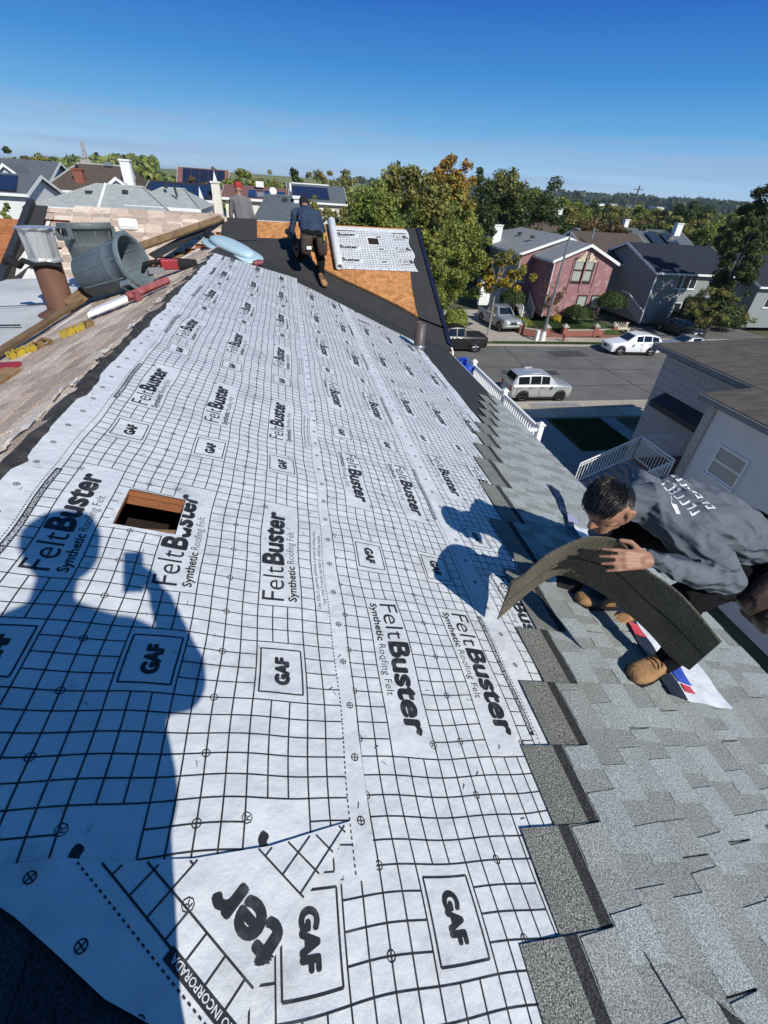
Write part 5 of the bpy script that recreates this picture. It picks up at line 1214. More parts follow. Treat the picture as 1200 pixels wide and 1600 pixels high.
# blades standing on the lawn and verges, one uncountable mass
def blades(name, x0, x1, y0, y1, z, n, h, mat):
    X = rng.uniform(x0, x1, n); Y = rng.uniform(y0, y1, n); A = rng.uniform(0, 6.28, n); Hh = h*rng.uniform(.6, 1.2, n); w = .02
    dx, dy = np.cos(A)*w, np.sin(A)*w; lx, ly = rng.normal(0, .02, n), rng.normal(0, .02, n)
    V = np.stack([np.stack([X-dx, Y-dy, np.full(n, z)], 1), np.stack([X+dx, Y+dy, np.full(n, z)], 1), np.stack([X+lx, Y+ly, z+Hh], 1)], 1).reshape(-1, 3)
    me = bpy.data.meshes.new(name); me.from_pydata(V.tolist(), [], np.arange(3*n).reshape(-1, 3).tolist()); me.materials.append(MATS[mat])
    o = bpy.data.objects.new(name, me); COL.objects.link(o); o['kind'] = 'stuff'; return o
tag(blades('grass_blades', 14.35, 17.55, 18.15, 21.85, GZ+.08, 9000, .07, 'lawn'), 'dark green grass blades of the small lawn', 'grass')
tag(blades('grass_blades', 17, 40, FC+.2, FC+.95, GZ+.11, 6000, .09, 'grass'), 'thin grass of the verge along the far kerb', 'grass')
tag(blades('grass_blades', 22.6, 27.8, 40.4, 43.0, GZ+.62, 9000, .09, 'grass'), 'sunlit grass of the raised garden before the pink house', 'grass')

# ================================================================ buildings
def roofmat(name, c, c2, axis=1): return bandmat(name, c, c2, axis, .16, .72, .16, .9, .25, scale=3)
roofmat('roof_grey', (.2, .21, .215), (.26, .27, .27)); roofmat('roof_pale', (.38, .4, .39), (.3, .32, .3)); roofmat('roof_brown', (.1, .075, .058), (.075, .056, .045))
roofmat('roof_dark', (.022, .025, .036), (.017, .019, .028)); roofmat('roof_redbrown', (.2, .1, .075), (.16, .085, .065)); roofmat('roof_slate', (.11, .125, .14), (.085, .1, .11))
bandmat('brick_pink', (.31, .155, .16), (.44, .28, .27), 2, .075, .8, .15, .9, .2, scale=2.2)
MATS['brick_pink'].node_tree.nodes['Color Ramp'].color_ramp.elements[0].position = .52
bandmat('siding_white', (.72, .72, .7), (.66, .66, .64), 2, .2, .85, .1, .6, .3); bandmat('siding_grey', (.26, .285, .275), (.23, .255, .245), 2, .2, .85, .1, .6, .3); bandmat('siding_blue', (.45, .52, .58), (.42, .48, .54), 2, .2, .85, .1, .6, .3)
bandmat('siding_cream', (.7, .67, .58), (.66, .62, .54), 2, .2, .85, .1, .6, .3)
pm('solar', (.012, .015, .034), (.016, .02, .045), 3, .2, spec=.7); pm('brick_red', (.26, .09, .06), (.2, .07, .05), 14, .9)
def solid(mb, P, faces): mb.add(P, faces)
def window(par, face, a, z, w, h, pos, frame='white_paint', pane='glass', mull=(1, 1), t=.07):
    """window on a wall: face '-y' (pos = wall y) or '-x' (pos = wall x); a along the wall, z sill"""
    def q(u, zz, d): return (a+u, pos-d, z+zz) if face == '-y' else (pos-d, a+u, z+zz)
    mb = MB()
    def bar(u0, u1, z0, z1, d0, d1):
        p, r = q(u0, z0, d0), q(u1, z1, d1); mb.b2(min(p[0], r[0]), max(p[0], r[0]), min(p[1], r[1]), max(p[1], r[1]), p[2], r[2])
    bar(0, t, 0, h, -.02, .05); bar(w-t, w, 0, h, -.02, .05); bar(t, w-t, 0, t, -.02, .05); bar(t, w-t, h-t, h, -.02, .05)
    for i in range(1, mull[0]): bar(w*i/mull[0]-t/2, w*i/mull[0]+t/2, t, h-t, -.02, .045)
    for i in range(1, mull[1]): bar(t, w-t, h*i/mull[1]-t/2, h*i/mull[1]+t/2, -.02, .04)
    fr = mb.build('window', frame, par)
    mb = MB(); bar(t, w-t, t, h-t, -.015, .012); mb.build('pane', pane, fr)
    mb = MB(); bar(-.06, w+.06, -.06, -.002, -.02, .1); mb.build('sill', frame, fr)
def chimney(par, x, y, z0, z1, w, d, mat='white_paint', pots=True):
    mb = MB(); mb.b2(x-w/2, x+w/2, y-d/2, y+d/2, z0, z1); mb.b2(x-w/2-.06, x+w/2+.06, y-d/2-.06, y+d/2+.06, z1, z1+.12); c = mb.build('chimney', mat, par)
    if pots: mb = MB(); mb.lathe([(.12, 0), (.12, .25), (.16, .26), (0, .34)], 10, Matrix.Translation((x, y, z1+.12))); mb.build('chimney_pot', 'metal_dark', c)
def gable_house(name, label, x0, x1, y0, y1, zb, ze, zr, axis, wall, roof, ov=.35, ridge_off=0, trim='white_paint', group=None):
    h = thing(name, ((x0+x1)/2, (y0+y1)/2, zb), label, 'house', group)
    mb = MB(); mb.b2(x0, x1, y0, y1, zb, ze-.02)
    if axis == 'y':
        xr = (x0+x1)/2+ridge_off
        for y in (y0, y1): mb.poly([(x0, y, ze-.02), (x1, y, ze-.02), (xr, y, zr-.05)])
        mb.build('wall', wall, h)
        sl = (zr-ze)/(xr-x0); sr = (zr-ze)/(x1-xr); a, b_ = y0-ov, y1+ov
        mb = MB(); mb.prism([(x0-ov, a, ze-ov*sl), (xr, a, zr), (xr, b_, zr), (x0-ov, b_, ze-ov*sl)], (0, 0, .12)); mb.prism([(xr, a, zr), (x1+ov, a, ze-ov*sr), (x1+ov, b_, ze-ov*sr), (xr, b_, zr)], (0, 0, .12)); mb.build('roof', roof, h)
        mb = MB(); mb.prism([(x0-ov, a-.03, ze-ov*sl-.12), (xr, a-.03, zr-.12), (x1+ov, a-.03, ze-ov*sr-.12), (x1+ov, a-.03, ze-ov*sr+.13), (xr, a-.03, zr+.13), (x0-ov, a-.03, ze-ov*sl+.13)], (0, .028, 0)); mb.build('bargeboard', trim, h)
        for xx in (x0-ov-.05, x1+ov): mb = MB(); mb.b2(xx, xx+.05, a, b_, ze-ov*sl-.1, ze-ov*sl+.1); mb.build('gutter', trim, h)
    else:
        yr = (y0+y1)/2+ridge_off; s0 = (zr-ze)/(yr-y0); s1 = (zr-ze)/(y1-yr)
        for x in (x0, x1): mb.poly([(x, y0, ze-.02), (x, y1, ze-.02), (x, yr, zr-.05)])
        mb.build('wall', wall, h); a, b_ = x0-ov, x1+ov
        mb = MB(); mb.prism([(a, y0-ov, ze-ov*s0), (b_, y0-ov, ze-ov*s0), (b_, yr, zr), (a, yr, zr)], (0, 0, .12)); mb.prism([(a, yr, zr), (b_, yr, zr), (b_, y1+ov, ze-ov*s1), (a, y1+ov, ze-ov*s1)], (0, 0, .12)); mb.build('roof', roof, h)
        mb = MB(); mb.b2(a, b_, y0-ov-.06, y0-ov, ze-ov*s0-.08, ze-ov*s0+.1); mb.build('gutter', trim, h)
        for x in (a-.03, b_+.002): mb = MB(); mb.prism([(x, y0-ov, ze-ov*s0-.1), (x, yr, zr-.1), (x, y1+ov, ze-ov*s1-.1), (x, y1+ov, ze-ov*s1+.13), (x, yr, zr+.13), (x, y0-ov, ze-ov*s0+.13)], (.028, 0, 0)); mb.build('bargeboard', trim, h)
    return h
def hip_house(name, label, x0, x1, y0, y1, zb, ze, zr, hipl, hipr, wall, roof, ov=.4, group=None):
    h = thing(name, ((x0+x1)/2, (y0+y1)/2, zb), label, 'house', group)
    mb = MB(); mb.b2(x0, x1, y0, y1, zb, ze-.02); mb.build('wall', wall, h)
    a, b_, c, d = x0-ov, x1+ov, y0-ov, y1+ov; ym = (y0+y1)/2; L, R_ = (x0+hipl, ym, zr), (x1-hipr, ym, zr)
    mb = MB(); mb.add([(a, c, ze), (b_, c, ze), (b_, d, ze), (a, d, ze), L, R_], [(0, 1, 5, 4), (1, 2, 5), (2, 3, 4, 5), (3, 0, 4), (3, 2, 1, 0)]); mb.build('roof', roof, h)
    for p, q_ in (((a, c, ze), L), ((b_, c, ze), R_), (L, R_)): mb = MB(); mb.tube([Vector(p)+V3(0, 0, .02), Vector(q_)+V3(0, 0, .03)], .07, 6); mb.build('ridge_cap', 'roof_pale' if roof != 'roof_slate' else roof, h)
    mb = MB(); mb.b2(a, b_, c-.1, c, ze-.14, ze+.04); mb.build('gutter', 'white_paint', h)
    return h
# pink brick house across the street
PB = GZ+.9
pink = gable_house('brick_house', 'pink brick house with grey gabled roof and paired tall windows', 24.55, 30.75, 44, 52, PB, -4.55, -3.25, 'y', 'brick_pink', 'roof_grey', .35)
for i, px in enumerate((888, 903)):
    p = at(px+1, 441, Y=44); window(pink, '-y', p.x, p.z, 1.2, 2.1, 44, 'dark_frame', 'blind_glass', (1, 2), .15)
for px in (897, 918.5): p = at(px, 482, Y=44); window(pink, '-y', p.x, p.z, 1.1, 1.25, 44, 'dark_frame', 'blind_glass', (1, 1), .11)
pm('panel_cream', (.6, .55, .42), (.4, .33, .22), 5, .8, contrast=(.45, .55))
for a, b_, c in (((26.62, -4.62), (27.58, -4.62), (27.58, -3.72)), ((27.98, -4.62), (28.92, -4.62), (27.98, -3.74))):
    mb = MB(); mb.prism([(a[0], 43.93, a[1]), (b_[0], 43.93, b_[1]), (c[0], 43.93, c[1])], (0, .06, 0)); mb.build('gable_panel', 'panel_cream', pink)
for x in (26.45, 27.72, 29.02): mb = MB(); mb.b2(x, x+.12, 43.92, 43.99, -7.2, -3.9 if x == 27.72 else -4.55); mb.build('trim_batten', 'brick_pink', pink)
mb = MB(); mb.tube([(24.5, 43.8, -4.7), (24.5, 43.9, -5.0), (24.5, 43.9, PB)], .06, 6); mb.build('downpipe', 'white_paint', pink)
pink2 = gable_house('rear_block', '', 22.9, 32.0, 48, 60.5, PB, -4.55, -2.99, 'y', 'brick_pink', 'roof_grey', .3)
for k_ in ('label', 'category'): del pink2[k_]
loc = pink2.location.copy(); pink2.parent = pink; pink2.location = loc-pink.location
def lift_children(e, par):          # keep the hierarchy shallow: the block's pieces become parts of the house
    for ch in list(e.children):
        mw = Vector(e['_o'])-Vector(par['_o']); ch.parent = par; ch.location = ch.location+mw
    bpy.data.objects.remove(e)
lift_children(pink2, pink)
mb = MB(); mb.b2(22.75, 22.9, 47.7, 60, PB, -4.6); mb.build('side_wall', 'siding_grey', pink)
window(pink, '-y', 23.2, -7.1, .6, .9, 48, 'white_paint', 'glass')
chimney(pink, 23.2, 56, -4.5, -2.75, 1.0, .9); 
mb = MB()
for x, y in ((25.6, 55), (25.2, 51)): mb.box((x, y, -3.55+.25), (.35, .35, .25))
mb.build('roof_vent', 'metal_dark', pink)
mb = MB(); mb.b2(20.3, 22.7, 50.5, 51, GZ+.5, GZ+2.9); mb.build('garage_door', 'white_paint', pink)
# front steps with white handrail beside the pink block
mb = MB()
for i in range(6): mb.b2(22.95, 24.3, 45.2+i*.3, 45.5+i*.3+.3, PB-.5, PB-.33+.17*i)
mb.build('steps', 'concrete', pink)
for x in (23.0, 24.2):
    mb = MB(); mb.tube([(x, 45.2, PB+.5), (x, 47, PB+1.6)], .05, 6); mb.tube([(x, 45.2, PB-.4), (x, 45.2, PB+.6)], .07, 6); mb.build('handrail', 'white_vinyl', pink)
    for i in range(7): mb = MB(); y = 45.35+i*.24; mb.tube([(x, y, PB-.25+i*.13), (x, y, PB+.58+i*.147)], .025, 5); mb.build('baluster', 'white_vinyl', pink)
# brown roofed house and navy roofed grey house to its right
brn = gable_house('house', 'grey green house with long brown roof behind the pink brick house', 32.6, 40.6, 50, 62, GZ+.5, -5.2, -2.9, 'x', 'siding_grey', 'roof_brown', .4)
window(brn, '-y', 33.4, -7.3, 1.0, 1.2, 50, 'white_paint')
mb = MB(); mb.tube([(33.3, 53, -3.3), (33.3, 53, -2.3)], .12, 8); mb.build('vent', 'metal_grey', brn)
gry = gable_house('house', 'grey sided house with navy roof and white triple window', 35.8, 45.2, 44, 55, GZ+.4, -5.15, -3.3, 'x', 'siding_grey', 'roof_dark', .45)
p = at(1053, 451, Y=44); window(gry, '-y', p.x, p.z, 2.3, 1.35, 44, 'white_paint', 'glass', (3, 1))
mb = MB(); mb.b2(40.2, 45.3, 43.75, 43.98, GZ+.4, GZ+3.0); mb.build('garage_shade_slab', 'opening_shade', gry)  # near-black slab on the wall, painted as the shaded garage openings
mb = MB(); mb.b2(38.9, 39.0, 43.9, 43.99, GZ+.4, -5.25); mb.b2(35.75, 35.85, 43.9, 43.99, GZ+.4, -5.25); mb.build('corner_board', 'white_paint', gry)
window(gry, '-y', 39.1, GZ+.9, .9, 1.6, 44, 'white_paint'); 
mb = MB(); mb.tube([(35.4, 43.4, GZ+1.6), (34.5, 45.5, GZ+3.0), (34.4, 46.5, GZ+3.0)], .06, 6); mb.build('handrail', 'white_vinyl', gry)
for i in range(9): mb = MB(); t_ = i/9; mb.tube([(35.4-.9*t_, 43.4+2.1*t_, GZ+.4+1.5*t_), (35.4-.9*t_, 43.4+2.1*t_, GZ+1.6+1.4*t_)], .03, 5); mb.build('baluster', 'white_vinyl', gry)
wht = gable_house('house', 'grey gabled house half hidden by the dark tree at right', 47.5, 58, 43, 54, GZ+.4, -5.9, -3.8, 'x', 'siding_grey', 'roof_dark', .45)
window(wht, '-y', 49, -8, 1.2, 1.2, 43)
hh2 = gable_house('house', 'grey roofed house with skylights behind the navy roof', 43, 52, 58, 68, GZ, -4.6, -2.6, 'x', 'siding_white', 'roof_slate', .4)
for x in (46, 48.2): mb = MB(); mb.prism([(x, 59.2, -3.95+.15), (x+1.6, 59.2, -3.95+.15), (x+1.6, 61.6, -3.05+.2), (x, 61.6, -3.05+.2)], (0, 0, .08)); mb.build('skylight', 'glass', hh2)
chimney(hh2, 51, 62, -3, -1.7, .9, .7); chimney(hh2, 44.5, 64, -3, -1.7, .6, .6)
hh3 = gable_house('house', 'small far house with brown roof among the trees', 36, 44, 74, 82, GZ, -4.4, -2.3, 'x', 'siding_cream', 'roof_brown', .4); chimney(hh3, 41, 76, -3, -1.2, .8, .6)
# left-hand neighbours beyond the wing
A_ = hip_house('house', 'pale grey hip roofed house just beyond the old shingle wing', -14.2, -7.3, 35.4, 42.5, GZ, -2.1, -.95, 2.2, 1.9, 'siding_white', 'roof_pale')
mb = MB(); mb.tube([(-11.45, 38.9, -.9), (-11.1, 35.2, -2.02)], .1, 6); mb.build('valley_flashing', 'white_paint', A_)
for i in range(4): window(A_, '-y', -10.3+i*.85, -2.62, .45, .3, 35.4, 'white_paint')
mb = MB(); mb.b2(-12.3, -11.95, 37.3, 37.7, -1.6, -1.25); mb.b2(-10.2, -9.9, 37.6, 37.9, -1.35, -1.1); mb.build('roof_vent', 'metal_dark', A_)
A2 = hip_house('house', 'pale grey roof annex with dark stacks beside the hip roofed house', -9.6, -5.5, 36.2, 43, GZ, -1.85, -.93, 1.5, 1.2, 'siding_white', 'roof_pale', .2)
mb = MB(); mb.tube([(-6.9, 37.6, -1.3), (-7.0, 37.6, -.55)], .07, 8); mb.tube([(-7.7, 38.6, -.9), (-7.6, 38.6, -.35)], .1, 8); mb.build('vent_stack', 'metal_dark', A2)
for i in range(3): window(A2, '-y', -7.6+i*.75, -2.6, .5, .65, 36.2, 'white_paint')
B_h = hip_house('house', 'broad brown roofed house with red brick chimney, far left', -20.8, -13.4, 54, 62, GZ, -1.9, .15, 1.8, 1.0, 'siding_white', 'roof_brown'); chimney(B_h, -18.3, 55.2, -1.5, -.35, .8, .6, 'brick_red')
mb = MB(); mb.box((-16.3, 57.8, .25), (.7, .5, .3)); mb.build('roof_vent', 'metal_grey', B_h)
Bc = gable_house('house', 'white gable with tall tapered white chimney', -14.8, -12.2, 49, 54, GZ, -1.6, -.7, 'y', 'siding_white', 'roof_brown', .2); chimney(Bc, -12.65, 49.5, -3, .5, .75, .6)
C_h = gable_house('house', 'light blue house with slate roof at far left', -30, -22.4, 58, 66, GZ, -1.55, .05, 'x', 'siding_blue', 'roof_slate', .4)
C2 = gable_house('gable_block', '', -26.4, -23.2, 56.6, 60, GZ, -1.6, -.35, 'y', 'siding_blue', 'roof_slate', .25)
lift_children(C2, C_h); window(C_h, '-y', -24.2, -2.0, .6, .6, 56.6)
for x in (-27.8, -26.8): mb = MB(); mb.tube([(x, 60, -.6), (x-.15, 60, .75)], .1, 8); mb.build('vent', 'white_paint', C_h)
D_h = gable_house('house', 'low white house with dark blue solar roof at left edge', -24, -18.6, 44, 50, GZ, -1.9, -.9, 'x', 'siding_white', 'roof_slate', .3)
mb = MB(); mb.prism([(-24, 43.8, -1.78), (-19, 43.8, -1.78), (-19.6, 46.3, -.95), (-24, 46.3, -.95)], (0, 0, .07)); mb.build('solar_panel', 'solar', D_h)
E_h = gable_house('house', 'far house with red brown roof carrying blue solar panels', -13.2, -7.5, 74, 82, GZ, -2.2, .5, 'x', 'siding_cream', 'roof_redbrown', .4)
for i in range(5):
    for j in range(2):
        x = -12.9+i*1.06; f0, f1 = .28+j*.34, .28+(j+1)*.34-.02; y0_, y1_ = 73.6+4.4*f0, 73.6+4.4*f1; z0_, z1_ = -2.47+2.97*f0, -2.47+2.97*f1
        mb = MB(); mb.prism([(x, y0_, z0_+.16), (x+1.02, y0_, z0_+.16), (x+1.02, y1_, z1_+.16), (x, y1_, z1_+.16)], (0, 0, .05)); mb.build('solar_panel', 'solar', E_h)
G_h = gable_house('house', 'cream house with dark solar roof and two slim white chimneys', -10.4, -5.7, 44, 51, GZ, -1.65, -.75, 'x', 'siding_cream', 'roof_dark', .2)
for i in range(4): mb = MB(); x = -10.2+i*1.1; mb.prism([(x, 44, -1.5), (x+1.06, 44, -1.5), (x+1.06, 46.6, -.8), (x, 46.6, -.8)], (0, 0, .05)); mb.build('solar_panel', 'solar', G_h)
chimney(G_h, -5.2, 44.6, -4.5, -.5, .62, .6, 'siding_cream', False); mb = MB(); mb.add([(-5.6, 45.5, -1), (-5.0, 45.5, -1), (-5.3, 45.5, .3), (-5.3, 46.2, -1)], [(0, 1, 2), (1, 3, 2), (3, 0, 2)]); mb.build('pinnacle', 'white_paint', G_h)
mb = MB(); mb.add([(-6.5, 43.5, -2.2), (-5.9, 43.5, -2.2), (-6.3, 43.5, -.75), (-6.2, 44.2, -2.2)], [(0, 1, 2), (1, 3, 2), (3, 0, 2)]); mb.build('pinnacle', 'white_paint', G_h)
I_h = hip_house('house', 'slate grey hip roof with white gutter just past the wing ridge', -1.45, .9, 26.2, 33, GZ, -1.66, -.72, .55, .1, 'siding_cream', 'roof_slate', .05)
chimney(I_h, .62, 29, -2, -.75, .3, .4, 'white_paint', False); mb = MB(); mb.box((.02, 29.0, -.82), (.25, .3, .16)); mb.build('roof_vent', 'metal_dark', I_h)
J_h = gable_house('house', 'red brown roof with solar panels and white dish beyond the slate hip roof', -5.2, .1, 50, 58, GZ, -1.55, -.75, 'x', 'siding_cream', 'roof_redbrown', .3)
for i in range(5): mb = MB(); x = -3.2+i*.66; mb.prism([(x, 50, -1.42), (x+.63, 50, -1.42), (x+.63, 52.6, -.95), (x, 52.6, -.95)], (0, 0, .05)); mb.build('solar_panel', 'solar', J_h)
mb = MB(); mb.box((-2.2, 53, -.45), (.7, .4, .45)); mb.build('roof_vent', 'white_paint', J_h); mb = MB(); mb.lathe([(0, 0), (.2, .03), (.32, .1)], 14, lathe_axis((-1.0, 50.5, -.9), (.3, -1, .4))); mb.build('satellite_dish', 'white_paint', J_h)
K_h = gable_house('house', 'dark roofed house with white edged solar array in the middle distance', .6, 6.5, 60, 68, GZ, -1.75, -.35, 'x', 'siding_cream', 'roof_slate', .3)
for i in range(5): mb = MB(); x = .9+i*.8; mb.prism([(x, 60.3, -1.5), (x+.76, 60.3, -1.5), (x+.76, 63.2, -.5), (x, 63.2, -.5)], (0, 0, .05)); mb.build('solar_panel', 'solar', K_h)
mb = MB(); mb.box((3, 64, -.22), (4.2, .12, .14)); mb.box((.7, 62, -.9), (.2, .2, 1.4)); mb.build('trim', 'white_paint', K_h)

# the neighbour on the right, seen from above
bandmat('stone_siding', (.46, .445, .42), (.33, .32, .31), 2, .28, .7, .08, .9, .5, scale=9); bandmat('roof_weathered', (.12, .1, .08), (.06, .052, .045), 1, .15, .6, .14, .95, .4, scale=5, stretch=(.25, 1, 1))
pm('stucco', (.66, .67, .68), (.6, .61, .63), 2, .8, bump=.1, bscale=60); pm('awning_dark', (.02, .022, .03), (.03, .03, .04), 4, .5)
K = .87
nbh = thing('house', (16.5, 10, GZ), 'neighbour house at right with stone siding, weathered brown roof and dark awning', 'house')
def nb2(x0, x1, y0, y1, z0, z1, name, mat):
    m_ = MB(); m_.b2(x0*K, x1*K, y0*K, y1*K, z0 if z0 == GZ else z0*K, z1*K); return m_.build(name, mat, nbh)
def npr(P, off, name, mat):
    m_ = MB(); m_.prism([Vector(p)*K for p in P], off); return m_.build(name, mat, nbh)
nb2(17.2, 28, 13.1, 18.55, GZ, -5.62, 'stone_wall', 'stone_siding'); nb2(15.0, 28, -2, 13.05, GZ, -5.5, 'stucco_wall', 'stucco')
npr([(16.75, 12.8, -5.3), (16.75, 19.0, -5.3), (28, 19.0, -4.75), (28, 12.8, -4.75)], (0, 0, .1), 'roof', 'roof_weathered')
npr([(14.55, -2.4, -5.5), (14.55, 13.35, -5.5), (28, 13.35, -4.35), (28, -2.4, -4.35)], (0, 0, .1), 'roof', 'roof_weathered')
for x, z, y0, y1 in ((16.68, -5.42, 12.8, 19.0), (14.48, -5.62, -2.4, 13.4)):
    nb2(x, x+.1, y0, y1, z, z+.2, 'gutter', 'grey_concrete'); nb2(x+.1, x+.55, y0, y1, z-.02, z+.03, 'soffit', 'stucco')
nb2(16.72, 28, 19.0, 19.12, -5.38, -5.16, 'gutter', 'grey_concrete')
npr([(14.8, 13.36, -5.5), (28, 13.36, -4.37), (28, 13.36, -4.5), (14.8, 13.36, -5.63)], (0, .12, 0), 'step_gap_shade', 'awning_dark')  # black strip painted as the shadow gap where the two roofs step
nb2(14.9, 15.2, 12.85, 13.2, GZ, -5.7, 'corner_pilaster', 'stone_siding')
window(nbh, '-x', 10.75*K, -7.95*K, 1.3*K, 1.15*K, 15.0*K, 'white_paint', 'blind_glass', (1, 2))
npr([(17.19, 17.7, -7.15), (17.19, 14.6, -7.15), (16.55, 14.6, -7.5), (16.55, 17.7, -7.5)], (0, 0, .05), 'awning', 'awning_dark')
npr([(16.55, 14.6, -7.5), (16.55, 17.7, -7.5), (16.55, 17.7, -7.7), (16.55, 14.6, -7.7)], (.03, 0, 0), 'awning_valance', 'awning_dark')
nb2(14.4, 17.1, 12.9, 15.0, GZ, -9.0, 'stoop', 'brick_red')
for i in range(8): nb2(11.9+i*.31, 11.9+(i+1)*.31-.005, 12.95, 14.9, GZ, -10.35+.16*(i+1), 'step', 'grey_concrete')
def railing(pts, h, par):
    for (a, b_) in zip(pts[:-1], pts[1:]):
        a, b_ = Vector(a)*K, Vector(b_)*K; mb = MB(); mb.tube([a+V3(0, 0, h), b_+V3(0, 0, h)], .03, 6); mb.tube([a+V3(0, 0, .08), b_+V3(0, 0, .08)], .02, 6); mb.tube([a+V3(0, 0, h-.12), b_+V3(0, 0, h-.12)], .018, 6); mb.build('rail', 'white_paint', par)
        k = max(2, int((b_-a).length/.125))
        for i in range(k+1): p_ = a.lerp(b_, i/k); mb = MB(); mb.tube([p_, p_+V3(0, 0, h)], .026 if i in (0, k) else .013, 5); mb.build('baluster', 'white_paint', par)
railing([(11.9, 15.0, -10.2), (14.35, 15.0, -9.0), (16.6, 15.0, -9.0)], .9, nbh); railing([(14.4, 13.0, -9.0), (14.4, 15.0, -9.0)], .9, nbh); railing([(11.9, 12.95, -10.2), (14.35, 12.95, -9.0)], .9, nbh)
# ================================================================ vehicles
def paint(name, c, metal=.3, rough=.3):
    m, nt, b = nodes(name); setp(b, rough, .6, metal); b.inputs['Base Color'].default_value = C4(c)
    try: b.inputs['Coat Weight'].default_value = .6; b.inputs['Coat Roughness'].default_value = .06
    except KeyError: pass
    N, L = nt.nodes, nt.links; n = N.new('ShaderNodeTexNoise'); n.inputs['Scale'].default_value = 3; r = N.new('ShaderNodeMapRange'); r.inputs[3].default_value = rough*.8; r.inputs[4].default_value = rough*1.3
    L.new(n.outputs[0], r.inputs[0]); L.new(r.outputs[0], b.inputs['Roughness'])
paint('paint_silver', (.55, .55, .54), .5); paint('paint_white', (.8, .8, .8), 0); paint('paint_black', (.012, .013, .014), .1); paint('paint_pewter', (.42, .43, .44), .5)
glassmat('car_glass', (.01, .012, .015), .05, .9); pm('alloy', (.5, .5, .52), None, 5, .3, metal=.8); pm('alloy_dark', (.03, .03, .033), None, 5, .4, metal=.6)
m, nt, b = nodes('lamp_clear'); setp(b, .1, .8); b.inputs['Base Color'].default_value = (.7, .72, .75, 1)
m, nt, b = nodes('lamp_red'); setp(b, .2, .7); b.inputs['Base Color'].default_value = (.4, .01, .01, 1)
